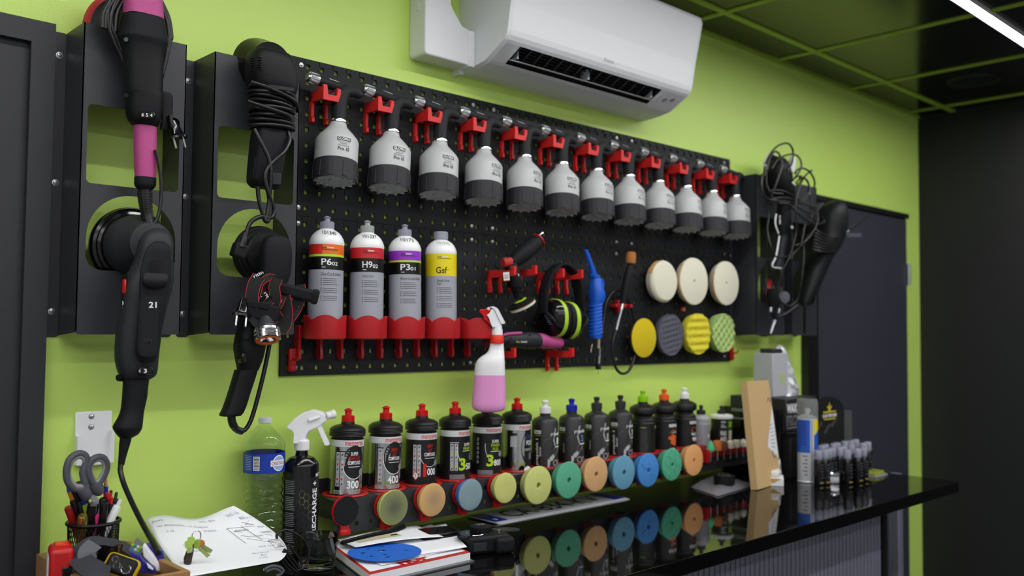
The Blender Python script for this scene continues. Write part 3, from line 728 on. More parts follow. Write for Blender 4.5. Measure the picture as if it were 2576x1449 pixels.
def menz(k, rot, silver, body_fn, cap_h=.012, lean=(0, 0)):
    r = base_bottle(k, menz_lab[k]); R = .0388
    X = Matrix.Rotation(math.radians(rot), 4, 'Z')
    r.rotation_euler = (lean[0], lean[1], 0)
    mb = MB(); H = .128
    mb.lathe([(0, -.008), (R-.003, -.008), (R-.001, -.005), (R-.001, H-.002), (R-.004, H), (R-.004, H+.0025), (R+.0018, H+.004)]+[q for i in range(4) for q in ((R+.0022, H+.005+i*.003), (R+.0012, H+.0062+i*.003))]+[(R+.002, H+.018), (R-.001, H+.022), (R*.8, H+.0265), (R*.5, H+.0295), (.0155, H+.031), (.0148, H+.036), (0, H+.036)], 40)
    mb.build('bottle', MZB, r)
    ca = MB(); cap_push(ca, H+.0325, .0142, .0172, .0082, .016); ca.build('cap', REDD, r)
    mb = MB(); Rl = R-.001
    mats = [MZS if silver else MZB, MZW, INKW, INKK, INKR, LIME, mat('pale grey strip', (176, 178, 182), .5), mat('blue print', (44, 64, 150), .5)]
    half = .097
    patch_wrap(mb, Rl, -half, half, .004, .109, X, 0, .0002, 44)
    patch_wrap(mb, Rl, -half, half, .1095, .1245, X, 1, .0003, 44)
    text_wrap(mb, 'menzerna', .046, .0085, Rl, .014, .1165, X, 4, .008, .0007)
    body_fn(mb, Rl, X); mb.build('label', mats, r, smooth=40)
    return r
def tiny_lines(mb, R, X, a0, a1, z, n, mi, dz=.0024, th=.0009):
    for i in range(n): patch_wrap(mb, R, a0, a1-random.uniform(0, .003), z-i*dz, z-i*dz+th, X, mi, .0007, 8)
def seal(mb, R, X, a, z, s=.0072):
    disc_wrap(mb, R, a, z, s, s, X, 6, .0009, 16); ring_wrap(mb, R, a, z, s*.8, s*.8, .0008, X, 3, .0012, 16)
    for i in (-1, 0, 1): patch_wrap(mb, R, a-s*.5, a+s*.5, z+i*.0024-.0004, z+i*.0024+.0004, X, 3, .0012, 2)
def m_heavy(num, lines, red_one=False, strips=2, ghs=False, sil=True):
    def fn(mb, R, X):
        if sil:
            disc_wrap(mb, R, .014, .076, .027, .037, X, 3, .0004, 28); ring_wrap(mb, R, .014, .076, .0282, .0385, .0014, X, 2, .0005, 28, PI*.95, PI*1.95)
        else: ring_wrap(mb, R, .014, .08, .027, .036, .0011, X, 2, .0005, 28, PI*1.05, PI*1.9)
        z = .0945
        for t, mi, w, h in lines: text_wrap(mb, t, w, h, R, .0135, z, X, mi, .012, .001); z -= h+.0022
        patch_wrap(mb, R, .0, .028, z+.001, z+.0022, X, 2, .0008, 5)
        seal(mb, R, X, .034, .053)
        for i in range(strips): icons(mb, R, -.0245+.0105*i-(.0 if strips == 2 else -.004), .022, .098, X, 6, 4, 3)
        patch_wrap(mb, R, -.031, -.006 if strips == 2 else -.013, .0985, .1005, X, 3, .0006, 4)
        if red_one:
            text_wrap(mb, '1', .0075, .031, R, .0, .037, X, 4, .02, .0014); text_wrap(mb, '000', .024, .0165, R, .018, .033, X, 2, .02, .0012)
        else: text_wrap(mb, num, .029, .0175, R, .012, .026, X, 2, .02, .001)
        if ghs:
            c = (-.0215, .024); poly_wrap(mb, [(c[0], c[1]-.0115), (c[0]+.0088, c[1]), (c[0], c[1]+.0115), (c[0]-.0088, c[1])], R, X, 4, .0009)
            poly_wrap(mb, [(c[0], c[1]-.009), (c[0]+.0068, c[1]), (c[0], c[1]+.009), (c[0]-.0068, c[1])], R, X, 2, .0012); text_wrap(mb, '!', .0018, .009, R, c[0], c[1], X, 3, .03, .0015)
        else: tiny_lines(mb, R, X, -.033, .036, .013, 4, 2 if not sil else 6)
    return fn
def m_super(big, small, words, round_icons=False):
    def fn(mb, R, X):
        ring_wrap(mb, R, .016, .078, .028, .042, .0012, X, 2, .0005, 28, PI*.95, PI*1.5)
        z = .089
        for t, mi in words: text_wrap(mb, t, .0042*len(t), .0078, R, .0165, z, X, mi, .012, .001); z -= .0098
        patch_wrap(mb, R, .002, .03, z+.003, z+.0042, X, 2, .0008, 5); seal(mb, R, X, .034, .056)
        text_wrap(mb, big, .0185, .031, R, .001, .041, X, 5, .03, .0012); text_wrap(mb, small, .024, .0155, R, .0235, .0345, X, 2, .02, .0012)
        if round_icons:
            for i in range(6): disc_wrap(mb, R, -.032, .094-.0115*i, .0036, .0042, X, 6, .0006, 12); disc_wrap(mb, R, -.032, .094-.0115*i, .0018, .0022, X, 3, .0009, 8)
        else:
            for i in range(2): icons(mb, R, -.0255+.0108*i, .026, .092, X, 6, 5, 3, 7, .0088)
            patch_wrap(mb, R, -.031, -.008, .0945, .0955, X, 2, .0006, 4)
        tiny_lines(mb, R, X, -.031, .01, .0145, 5, 6)
    return fn
def m_one(mb, R, X):
    disc_wrap(mb, R, .03, .062, .034, .05, X, 3, .0004, 30)
    text_wrap(mb, 'ONE', .024, .0115, R, .022, .092, X, 7, .02, .001); text_wrap(mb, 'POLISH', .03, .0125, R, .027, .076, X, 2, .012, .001)
    tiny_lines(mb, R, X, .004, .036, .06, 3, 6); tiny_lines(mb, R, X, .022, .036, .048, 7, 6, .0026)
    patch_wrap(mb, R, -.033, -.015, .096, .102, X, 3, .0006, 4); patch_wrap(mb, R, -.033, -.015, .066, .094, X, 6, .0006, 4)
    disc_wrap(mb, R, .018, .005, .013, .009, X, 2, .001, 16)
menz_lab = ['red-capped black bottle, silver label with 300, first in the rack', 'red-capped black bottle, silver label with 400 under a dark disc, second in the rack', 'black bottle with a black label, red 1 and white 000, red push cap', 'black bottle with a lime 3 and white 500 and a red push cap', 'black bottle with a lime 3 and white 800, behind the pink spray bottle', 'black bottle with a silver label and blue word ONE, red push cap']
menz(0, -26, True, m_heavy('300', [('SUPER', 2, .018, .008), ('HEAVY CUT', 4, .029, .0078), ('COMPOUND', 2, .031, .0085)]), lean=(-.005, .03))
menz(1, -21, True, m_heavy('400', [('HEAVY', 4, .016, .008), ('CUT', 4, .011, .0075), ('COMPOUND', 2, .031, .0085)], strips=1), lean=(0, .012))
menz(2, -24, False, m_heavy('1', [('HEAVY', 4, .016, .008), ('CUT', 4, .011, .0075), ('COMPOUND', 2, .031, .0085)], True, 2, True, False), lean=(0, .008))
menz(3, -12, False, m_super('3', '500', [('SUPER', 2), ('FINISH', 5)]), lean=(0, -.006))
menz(4, -31, False, m_super('3', '800', [('SUPER', 2), ('FINISH', 5), ('PLUS', 5)], True), lean=(0, .004))
menz(5, -20, True, m_one)
# propolish bottles ---------------------------------------------
PPB = mat('charcoal bottle plastic', (38, 38, 41), .4, bump=.05, bscale=400)
BL2 = mat('pale blue print', (110, 146, 214), .5)
PPG = mat('silver figure print', (176, 176, 176), .5)
PPD = mat('grey figure print', (92, 92, 94), .5)
YEL = mat('yellow green print', (176, 182, 40), .5)
def propol(k, label, capm, num, rot, side):
    r = base_bottle(k, label); R = .0365; H = .126; X = Matrix.Rotation(math.radians(rot), 4, 'Z')
    mb = MB(); mb.lathe([(0, -.008), (R-.002, -.008), (R, -.005), (R, H-.004), (R-.002, H), (R*.86, H+.0045), (R*.6, H+.009), (.0165, H+.0115), (.0148, H+.013), (.0146, H+.021), (0, H+.021)], 36); mb.build('bottle', PPB, r)
    ca = MB(); z = H+.0195
    ca.lathe([(.0148, z), (.0155, z+.001), (.0155, z+.0165), (.014, z+.0175), (.0075, z+.0178), (.0068, z+.024), (.0085, z+.028), (.0098, z+.0315), (.0095, z+.033), (.005, z+.0355), (0, z+.0362)], 22)
    for q in range(18): ca.box(.0149, .0161, -.0009, .0009, z+.001, z+.016, 0, Matrix.Rotation(2*PI*q/18, 4, 'Z'))
    ca.build('cap', capm, r)
    mb = MB(); mats = [INKW, PPG, BL2, YEL, INKK, PPD, mat('pale label tag', (205, 206, 208), .5)]
    patch_wrap(mb, R, -.07, -.031, .002, .115, X, 4, .0003, 8)
    patch_wrap(mb, R, -.052, -.03, .0915, .1015, X, 6, .0006, 4); text_wrap(mb, 'Ottech', .016, .0055, R, -.041, .0965, X, 4, .01, .0009)
    text_wrap(mb, 'propolish', .02, .0035, R, -.040, .087, X, 3, .01, .0008)
    text_wrap(mb, 'pro', .0135, .0095, R, .004, .0895, X, 0, -.004, .0009); text_wrap(mb, 'polish', .024, .0115, R, .0238, .0905, X, 0, .022, .0009)
    if side:
        text_wrap(mb, 'propolish '+num, .07, .0105, R, -.0405, .043, X, 0, .008, .0008, True); text_wrap(mb, 'GRAIN FORT', .026, .0045, R, -.0315, .044, X, 0, .01, .0008, True)
    else: text_wrap(mb, 'GRAIN FIN', .026, .004, R, -.0335, .044, X, 1, .01, .0008, True)
    text_wrap(mb, num, .0095 if len(num) == 1 else .022, .0175 if len(num) == 1 else .009, R, .0235, .0715 if len(num) == 1 else .066, X, 2 if num == '2' else 0, .025, .0009, len(num) > 1)
    patch_wrap(mb, R, .014, .034, .0545, .0575, X, 0, .0008, 3)
    # angular figure drawing
    for P_, mi in (([(.012, .107), (.0165, .107), (.0085, .079), (.0055, .075)], 1), ([(.0055, .075), (.0085, .079), (.0145, .06), (.012, .057)], 1), ([(.0105, .056), (.024, .054), (.028, .042), (.012, .03), (.004, .036)], 5), ([(.004, .036), (.012, .03), (.002, .018), (-.007, .026)], 1), ([(-.0105, .024), (-.002, .0215), (-.006, .003), (-.011, .003)], 1), ([(-.002, .022), (.03, .02), (.03, .017), (-.002, .019)], 1)):
        poly_wrap(mb, P_, R, X, mi, .0006)
    ring_wrap(mb, R, .014, .0125, .0085, .0085, .002, X, 1, .0007, 18); ring_wrap(mb, R, .028, .012, .0055, .0085, .0018, X, 1, .0007, 16)
    ring_wrap(mb, R, -.008, .065, .016, .014, .0008, X, 5, .0006, 16, PI*.5, PI*1.1)
    mb.build('label', mats, r, smooth=40)
WCAP = mat('white push cap', (228, 229, 231), .32); BCAP = mat('blue push cap', (22, 34, 170), .3); KCAP = mat('charcoal push cap', (46, 46, 49), .45)
propol(6, 'charcoal bottle with a white push cap, marked propolish 1', WCAP, '1', -16, True)
propol(7, 'charcoal bottle with a blue push cap and pale blue 2', BCAP, '2', -30, False)
propol(8, 'charcoal bottle with a black push cap beside the blue-capped bottle', KCAP, 'GSG', -26, False)
propol(9, 'charcoal bottle with a black push cap beside the lime-capped bottle', KCAP, '3', -16, True)
# refinish bottles -----------------------------------------------
def refin(k, label, capm, rot, style):
    r = base_bottle(k, label); R = .0385; X = Matrix.Rotation(math.radians(rot), 4, 'Z')
    mb = MB(); mb.lathe([(0, -.008), (R-.002, -.008), (R, -.005), (R, .092), (R-.0015, .0945), (R-.003, .096), (R-.0005, .098), (R-.0015, .1025), (R*.83, .1065), (R*.76, .111), (R*.8, .116), (R*.95, .119), (R+.0015, .122), (R+.002, .127), (R+.002, .1345), (R, .1395), (R*.8, .1445), (R*.52, .1485), (.0155, .1505), (.0148, .157), (0, .157)], 36); mb.build('bottle', MZB, r)
    ca = MB(); z = .1555
    ca.lathe([(.0148, z), (.0155, z+.001), (.0155, z+.0165), (.0125, z+.0185), (.008, z+.019), (.0072, z+.0255), (.0095, z+.0305), (.009, z+.033), (.0055, z+.035), (0, z+.036)], 22)
    for q in range(14): ca.box(.0149, .0161, -.001, .001, z+.001, z+.016, 0, Matrix.Rotation(2*PI*q/14, 4, 'Z'))
    ca.build('cap', capm, r)
    mb = MB(); OG = mat('orange print', (206, 92, 40), .5); mats = [INKW, PPD, OG, INKK, mat('smoky silver print', (140, 138, 135), .45), LIME]
    if style == 0:
        patch_wrap(mb, R, -.034, -.002, .0, .092, X, 3, .0003, 6); text_wrap(mb, 'REFINISH', .042, .0095, R, .048, .079, X, 0, .03, .0008)
        for i in range(13): patch_wrap(mb, R, -.03, -.006-random.uniform(0, .004), .07-i*.0055, .0712-i*.0055, X, 1, .0006, 4)
        patch_wrap(mb, R, -.03, -.012, .0788, .0802, X, 5, .0006, 3)
    else:
        text_wrap(mb, 'REFINISH', .044, .0095, R, .02, .0785 if style == 1 else .081, X, 0, .03, .0008)
        for i in range(8):
            z0 = .07-.0035*i; poly_wrap(mb, [(-.006+.001*i, z0), (.04, z0+.001), (.04, z0-.0026), (-.006+.001*i, z0-.0026)], R, X, 4 if 1 < i < 6 else 1, .0004)
        ring_wrap(mb, R, .016, .058, .012, .008, .0018, X, 2, .0007, 16, PI*.3, PI*1.5)
        if style == 1:
            text_wrap(mb, 'ULTRA', .02, .0045, R, .02, .0575, X, 0, .03, .0009)
            for q in ((.004, .04), (.014, .044), (.024, .041), (.014, .034), (.022, .03), (.012, .027), (.02, .022)): disc_wrap(mb, R, q[0], q[1], .0085, .0065, X, 2, .0006, 10)
        else:
            text_wrap(mb, 'FINAL CUT', .028, .0085, R, .018, .044, X, 0, .02, .0008); text_wrap(mb, '9000', .024, .013, R, .02, .028, X, 0, .03, .0008)
        text_wrap(mb, 'farecla', .018, .004, R, .008, .008, X, 0, .01, .0008) if False else patch_wrap(mb, R, .002, .02, .0055, .0085, X, 0, .0008, 4)
    mb.build('label', mats, r, smooth=40)
refin(10, 'black waisted bottle with a lime push cap', mat('lime push cap', (140, 196, 24), .3), -18, 0)
refin(11, 'black waisted bottle with an orange push cap', mat('orange push cap', (226, 92, 26), .3), -26, 1)
refin(12, 'black waisted bottle with a white push cap, numbered 9000', WCAP, -24, 2)
# small grey bottle
r = base_bottle(13, 'small silver grey bottle with a black push cap'); X = Matrix.Rotation(-.4, 4, 'Z')
GB = mat('silver grey bottle', (168, 169, 176), .4)
MB().lathe([(0, -.008), (.027, -.008), (.029, -.004), (.029, .07), (.0275, .0725), (.029, .0745), (.029, .085), (.026, .0895), (.018, .0945), (.0145, .096), (.014, .101), (0, .101)], 32).build('bottle', GB, r)
ca = MB(); cap_push(ca, .099, .0145, .0145, .0068, .0165); ca.build('cap', KCAP, r)
mb = MB()
for i in range(15): patch_wrap(mb, .029, -.02, .016, .064-i*.004, .0652-i*.004, X, 0, .0005, 5)
disc_wrap(mb, .029, .012, .03, .005, .005, X, 1, .0007, 12); mb.build('label', [mat('fine grey print', (140, 141, 150), .5), INKW], r, smooth=0)
# 3D wax bottle
r = base_bottle(14, 'black and green bottle with a white lid, marked 3D'); X = Matrix.Rotation(-.45, 4, 'Z'); R = .0345
MB().lathe([(0, -.008), (R-.002, -.008), (R, -.005), (R, .078), (0, .078)], 32).build('bottle', MZB, r)
MB().lathe([(R-.002, .077), (R+.004, .079), (R+.0048, .084), (R+.003, .0895), (R-.004, .092), (.016, .0935), (0, .0935)], 32).build('lid', WCAP, r)
ca = MB(); cap_push(ca, .0932, .0135, .0125, .0068, .0155); ca.build('cap', KCAP, r)
DG = mat('dark green print', (52, 66, 28), .5); LG = mat('bright green print', (150, 200, 40), .5)
mb = MB(); patch_wrap(mb, R, .002, .045, .0, .076, X, 0, .0003, 8); text_wrap(mb, '3D', .022, .0185, R, .018, .061, X, 1, .04, .0008); text_wrap(mb, '400', .016, .0065, R, -.012, .069, X, 2, .01, .0008)
text_wrap(mb, 'HD', .01, .005, R, -.014, .059, X, 2, .01); text_wrap(mb, 'SPEED', .018, .005, R, -.011, .052, X, 2, .01)
text_wrap(mb, 'WAX', .021, .017, R, -.012, .031, X, 2, .02); text_wrap(mb, 'AIO', .021, .015, R, -.012, .012, X, 2, .02)
for i in range(6): patch_wrap(mb, R, .008, .026-random.uniform(0, .005), .036-i*.006, .039-i*.006, X, 2, .0006, 3)
mb.build('label', [DG, LG, INKW], r, smooth=40)
# ================================================================ round foam pads hung on the rack
def foam(nm, rgb, var=.06): return mat('foam '+nm, rgb, .9, bump=.5, bscale=520, var=var, vscale=60)
def pad(x, z, rad, yf, label, mface, mside, thick=.03, hole=.0, back=None, dome=0.0, lip=.0, kind='flat', holder=True, grp='foam pads on the rack', tilt=0):
    # pad axis points out of the wall (-y); front face at yf
    r = thing('foam_pad', label, 'polishing pad', (x, yf, z), grp)
    X = frame(V((0, 0, 0)), x=(1, 0, 0), z=(math.sin(tilt), -math.cos(tilt), 0)); rb = back or rad*.8
    pf = [(0, -thick), (rb, -thick), (rb+.002, -thick+.003), (rad-.002, -.008-lip), (rad, -.004), (rad-.0012, -.001), (rad-.004, 0)]
    mis = [1]*5+[0]
    if hole: pf += [(hole+.001, 0.0), (hole, -.001), (hole, -thick*.6), (0, -thick*.6)]; mis += [0, 2, 2, 2]
    else: pf += [(rad*.5, dome), (0, dome*1.3)]; mis += [0, 0]
    mb = MB(); mb.lathe(pf, 40, X, 0, mis=mis); mb.build('foam', [mface, mside, mface], r)
    MB().lathe([(0, -thick-.003), (rb*.97, -thick-.003), (rb*.97, -thick+.0005), (0, -thick+.0005)], 32, X).build('velcro_back', PLB2, r)
    return r
def pad_holder(x, z, rad, yb, label):
    r = thing('pad_holder', label, 'hook', (x, RY-.0006, z), 'red pad holders on the rack')
    X = frame(V((0, 0, 0)), x=(1, 0, 0), z=(0, -1, 0)); d = abs(yb-RY)
    MB().lathe([(0, d-.006), (rad-.001, d-.006), (rad, d-.005), (rad, d-.0012), (rad-.002, d-.001), (0, d-.001)], 36, X).lathe([(0, 0), (.012, 0), (.012, d-.005), (0, d-.005)], 16, X).build('disc', RED, r)
    MB().rbox(-.011, .011, -d+.001, 0, -rad-.016, -rad+.008, .001, 1).rbox(-.013, .013, -d-.001, -.002, -rad-.019, -rad-.008, .001, 1).build('clip', RED, r)
    MB().rbox(-.007, .007, -d-.0014, -d-.0005, -rad-.0165, -rad-.0105, .0004, 1).build('clip_mark', REDD, r)
    return r
PADS = [ # px centre, radius, colours
 ('black', 870, 1285, .0335, None, None, 0, 0), ('olive', 992, 1277, .0395, (92, 96, 72), (176, 190, 96), .024, 0), ('tan', 1090, 1258, .0385, (176, 148, 108), (206, 160, 92), .024, 0),
 ('grey blue', 1185, 1245, .0385, (126, 150, 156), (74, 118, 180), .024, 0), ('pale yellow', 1273, 1228, .038, (198, 200, 116), (190, 206, 116), .026, 0), ('yellow', 1355.5, 1221, .0495, (196, 202, 120), (188, 208, 96), .03, .007),
 ('jade', 1432.5, 1208, .0495, (86, 168, 134), (46, 132, 98), .03, .007), ('peach', 1501, 1193, .0485, (208, 164, 114), (206, 160, 104), .03, .007), ('steel blue', 1571, 1189, .0485, (96, 152, 180), (80, 130, 176), .03, .007),
 ('royal blue', 1632.5, 1183, .0495, (66, 132, 200), (36, 96, 180), .03, .007), ('sea green', 1692, 1169, .049, (78, 166, 132), (50, 138, 104), .03, .006), ('apricot', 1747, 1158, .0485, (220, 160, 102), (206, 150, 88), .03, .006)]
plabels = ['black hook-and-loop face', 'small dark olive foam pad with a worn speckled face', 'small tan foam pad with a brown stained centre', 'small grey blue foam pad with a blue side', 'small pale yellow foam pad without a hole', 'large pale yellow foam pad with a centre hole', 'large jade green foam pad with a centre hole beside the yellow one', 'large peach foam pad beside the jade pad', 'large steel blue foam pad, flat faced', 'large royal blue foam pad with a torn cross cut face', 'large sea green foam pad with a honeycomb face', 'large apricot foam pad next to the mini pads']
def speckle(nm, c0, c1, edge=.55, noise=.5, sc=500):
    m = mat(nm, c0, .9, bump=.4, bscale=500); nt = m.node_tree; b = nt.nodes['Principled BSDF']
    tc = nt.nodes.new('ShaderNodeTexCoord'); gr = nt.nodes.new('ShaderNodeVectorMath'); gr.operation = 'LENGTH'; nt.links.new(tc.outputs['Object'], gr.inputs[0])
    n = nt.nodes.new('ShaderNodeTexNoise'); n.inputs['Scale'].default_value = sc; nt.links.new(tc.outputs['Object'], n.inputs['Vector'])
    ma = nt.nodes.new('ShaderNodeMath'); ma.operation = 'MULTIPLY_ADD'; ma.inputs[1].default_value = noise*.03; nt.links.new(n.outputs['Fac'], ma.inputs[0]); nt.links.new(gr.outputs['Value'], ma.inputs[2])
    mr = nt.nodes.new('ShaderNodeMapRange'); mr.inputs[1].default_value = .039*edge; mr.inputs[2].default_value = .05; nt.links.new(ma.outputs[0], mr.inputs[0])
    mx = nt.nodes.new('ShaderNodeMix'); mx.data_type = 'RGBA'; mx.inputs[6].default_value = (*[lin(q) for q in c0], 1); mx.inputs[7].default_value = (*[lin(q) for q in c1], 1)
    nt.links.new(mr.outputs[0], mx.inputs[0]); nt.links.new(mx.outputs[2], b.inputs['Base Color']); return m
YPAD = -.158
for k, (nm, px, py, rad, cf, cs, th, hole) in enumerate(PADS):
    yf = YPAD if k else -.128
    c = at(px, py, yf)
    hr = .0325 if k else .0325
    if k == 0: pad_holder(c.x, c.z, .0335, -.1275, 'red ringed pad holder with an empty black disc, beside the black recharge bottle')
    else:
        mf = foam(nm, cf) if k not in (1, 2) else speckle('worn foam '+nm, (86, 88, 70) if k == 1 else (152, 128, 108), (126, 134, 84) if k == 1 else (206, 164, 100), .35 if k == 1 else .1)
        pad(c.x, c.z, rad, yf, plabels[k], mf, foam(nm+' side', cs) if k < 4 else mf, th, hole, back=rad*.8 if k > 4 else rad*.78)
        pad_holder(c.x, c.z, .033 if k < 5 else .03, yf+th+.004, 'red pad holder behind the '+plabels[k].split(' pad')[0]+' pad')
    if k == 0:
        MB().lathe([(0, .0005), (.031, .0005), (.0318, .0018), (.031, .003), (0, .003)], 36, frame(V((c.x, -.1278, c.z)), x=(1, 0, 0), z=(0, -1, 0))).build('hook_loop_disc', PLB2, [o for o in bpy.data.objects if o.get('label', '').startswith('red ringed pad')][0]).location = V((-c.x, -(RY-.0006), -c.z))
# cut patterns on two of the pads
def groove(parent, segs, m, r=.0011):
    mb = MB()
    for s_ in segs: mb.tube([V((a, -.0001, b)) for a, b in s_], r, 5)
    return mb.build('cut', m, parent)
hexm = MATS['foam sea green']; blm = MATS['foam royal blue']
for o in list(bpy.data.objects):
    if o.get('label') == plabels[10]:
        S_ = []; a_ = .0155
        for i in range(-2, 3):
            for j in range(-2, 3):
                cx = i*a_*1.5*1.02; cz = (j+(.5 if i % 2 else 0))*a_*1.732
                if math.hypot(cx, cz) < .036: S_.append([(cx+a_*math.cos(t*PI/3), cz+a_*math.sin(t*PI/3)) for t in range(7) if math.hypot(cx+a_*math.cos(t*PI/3), cz+a_*math.sin(t*PI/3)) < .0465])
        groove(o, [s_ for s_ in S_ if len(s_) > 2], hexm)
    if o.get('label') == plabels[9]:
        groove(o, [[(0, .0), (-.002, .008), (.003, .013), (.0, .022)], [(.006, .002), (.016, .008), (.026, .016)], [(-.004, -.008), (-.012, -.016), (-.013, -.03)], [(.008, -.01), (.018, -.02), (.016, -.034)], [(-.008, .006), (-.022, .01), (-.034, .022)]], blm, .0013)
# red strip of mini pads at the rack's end
ms = thing('mini_pad_strip', 'red clip strip for drill pads on the end of the bottle rack', 'clip strip', (0, 0, 0))
A = at(1777, 1157, -.135); B = at(1888, 1150, -.135); sx0, sx1 = A.x, at(1886, 1140, -.135).x
zs = A.z+.004
MB().rbox(sx0-.004, sx0+.009, -.142, RY, zs-.012, zs+.03, .001, 1).rbox(sx0, sx1, -.124, RY, zs+.0, zs+.017, .001, 1).build('bar', RED, ms)
pos = [sx0+.02+i*(sx1-sx0-.025)/6 for i in range(7)]
for x in pos:
    MB().prism([(-.0085, .0), (.0085, .0), (.0085, -.02), (.0045, -.02), (.0035, -.006), (-.0035, -.006), (-.0045, -.02), (-.0085, -.02)], 0, .011, Matrix.Translation((x, RY-.0055, zs+.011))@Matrix.Rotation(PI/2, 4, 'X')).build('clip', RED, ms)
mini = [('green cone', (80, 180, 130), 0), ('orange drum', (196, 108, 50), 1), ('brown dome', (96, 70, 48), 2), ('cream cylinder', (228, 222, 204), 3), ('pale cream cylinder', (214, 212, 190), 3), ('ivory bullet', (232, 228, 212), 4)]
ml_ = ['small green cone shaped drill pad in the red strip', 'small orange drum drill pad in the red strip', 'small dark brown dome drill pad behind the orange drum', 'small cream cylinder drill pad next to the brown dome', 'small pale cylinder drill pad between cream cylinder and ivory bullet', 'small ivory bullet shaped drill pad at the strip end']
for i, (nm, c_, sh) in enumerate(mini):
    r = thing('mini_pad', ml_[i], 'polishing pad', (pos[i if i < 3 else i], RY-.019, zs+.022), 'drill pads in the red strip')
    pf = {0: [(0, 0), (.012, 0), (.0145, .006), (.012, .018), (.006, .03), (0, .035)], 1: [(0, 0), (.015, 0), (.0165, .004), (.0165, .022), (.014, .03), (0, .033)], 2: [(0, 0), (.012, 0), (.014, .01), (.011, .022), (0, .03)], 3: [(0, 0), (.0105, 0), (.011, .001), (.011, .0225), (.01, .024), (0, .024)], 4: [(0, 0), (.0105, 0), (.0115, .008), (.009, .018), (.004, .024), (0, .025)]}[sh]
    MB().lathe(pf, 20).build('foam', foam('mini '+nm, c_), r); MB().lathe([(0, -.034), (.0025, -.034), (.003, -.03), (.003, 0), (0, 0)], 10).build('shank', STEEL, r)
# ================================================================ tools hanging in the brackets
def pth(pts, y=None, k=6):
    # photo points (px, py[, y]) -> smooth world path at their real depth
    return smooth_path([at(q[0], q[1], q[2] if len(q) > 2 else y) for q in pts], k)
def cable(parent, pts, y=None, r=.0032, m=None, name='cable', k=6, n=8):
    return MB().tube(pth(pts, y, k), r, n).build(name, m or CORD, parent, smooth=60)
def ribbon(mb, path, w, nrm, th=.0012, mi=0, me=None, er=.0011):
    P = [V(p) for p in path]; R = []; E0 = []; E1 = []; nr = V(nrm)
    for i, p in enumerate(P):
        t = (P[min(i+1, len(P)-1)]-P[max(i-1, 0)]).normalized(); n = nr[i] if isinstance(nr, list) else nr; s = t.cross(n).normalized(); n2 = s.cross(t).normalized()
        R.append([p+s*w/2+n2*th/2, p-s*w/2+n2*th/2, p-s*w/2-n2*th/2, p+s*w/2-n2*th/2]); E0.append(p+s*w/2); E1.append(p-s*w/2)
    mb.rings(R, mi, True)
    if me is not None: mb.tube(E0, er, 6, me); mb.tube(E1, er, 6, me)
    return mb
TOC = V((-.55, -.83, -.05)).normalized()                 # roughly towards the room's middle
def plug(parent, p, d, s=1, name='plug'):
    X = frame(p, z=d, x=(1, 0, 0)); mb = MB()
    mb.rings([sring(X@V((0, 0, z)), X.to_3x3()@V((1, 0, 0)), X.to_3x3()@V((0, 1, 0)), a*s, b*s, 16, 2.6) for z, a, b in ((-.03*s, .005, .005), (-.02*s, .008, .007), (-.004*s, .012, .009), (0, .018, .0115), (.004*s, .018, .0115))])
    o = mb.build(name, PLGL, parent)
    for q in (-.0095, .0095): MB().lathe([(.0024*s, 0), (.0024*s, .018*s), (.0015*s, .0195*s), (0, .02*s)], 10, X@Matrix.Translation((q*s, 0, .004*s))).build('pin', CHROME, o)
    return o
# ---------------------------------------------------------------- magenta rotary polisher
y0 = -.148
T = thing('rotary_polisher', 'black and magenta rotary polisher hung over the first tool bracket', 'polisher', at(365, 300, y0))
def part(mb, name, m, parent, **k):
    o = mb.build(name, m, parent, **k)
    if parent.type == 'EMPTY' and parent.parent is None: o.location = -parent.location
    return o
R1 = sm_rows([(319, 403, -60), (316, 405, 0), (314, 408, 44)]); part(pxbody(MB(), R1, y0-.004, .8, 3), 'head_grip', PINK, T)
part(pxbody(MB(), sm_rows([(313, 409, 40), (308, 412, 58), (305, 416, 84), (299, 418, 101), (303, 415, 112), (310, 410, 128)]), y0, .85, 2.6), 'gear_housing', PLB2, T)
part(pxbody(MB(), sm_rows([(309, 411, 120), (313, 407, 150), (315, 405, 233), (317, 406, 246), (320, 403, 282), (325, 399, 305), (337, 392, 318)]), y0-.001, .95, 2.5), 'motor_housing', PLB, T)
part(pxbody(MB(), sm_rows([(338, 392, 317), (338, 392, 330), (339, 391, 400), (341, 390, 449)]), y0, .95, 2.3), 'handle', PINK, T)
part(pxbody(MB(), sm_rows([(340, 391, 447), (340, 390, 466), (347, 382, 477), (352, 378, 482)]), y0, .95, 2.3), 'end_cap', PLB2, T)
mb = MB(); sp_ = pth([(364, 478), (366, 510), (371, 545), (381, 571, y0-.006)], y0, 8)
mb.tube(sp_, [.0125-.005*i/len(sp_) for i in range(len(sp_))], 12)
for i in range(2, len(sp_)-1): mb.tube([sp_[i]-(sp_[i+1]-sp_[i-1]).normalized()*.0011, sp_[i]+(sp_[i+1]-sp_[i-1]).normalized()*.0011], .0142-.005*i/len(sp_), 12)
part(mb, 'strain_relief', CORD, T)
c = at(371, 290, y0-.032); X = frame(c, x=(.83, -.5, 0), z=TOC)
dl = part(MB().rbox(-.0135, .0135, -.0065, .0065, -.006, .003, .002, 1, 0, X), 'speed_dial', PLGL, T)
mb = MB(); text_flat(mb, '6 5 4', .019, .0062, X@Matrix.Translation((0, 0, .0035)), 0, .01); mb.build('numbers', INKW, dl, smooth=0)
part(pxbody(MB(), sm_rows([(398, 428, 232), (402, 434, 246), (404, 432, 300), (404, 428, 318), (402, 420, 326)]), y0+.012, .6, 3.2), 'side_handle_mount', PLB, T)
for px, py in ((318, 100), (402, 305), (318, 240)): part(MB().lathe([(0, .002), (.004, .002), (.0045, 0)], 10, frame(at(px, py, y0-.02), z=TOC)), 'bolt', PLGL, T)
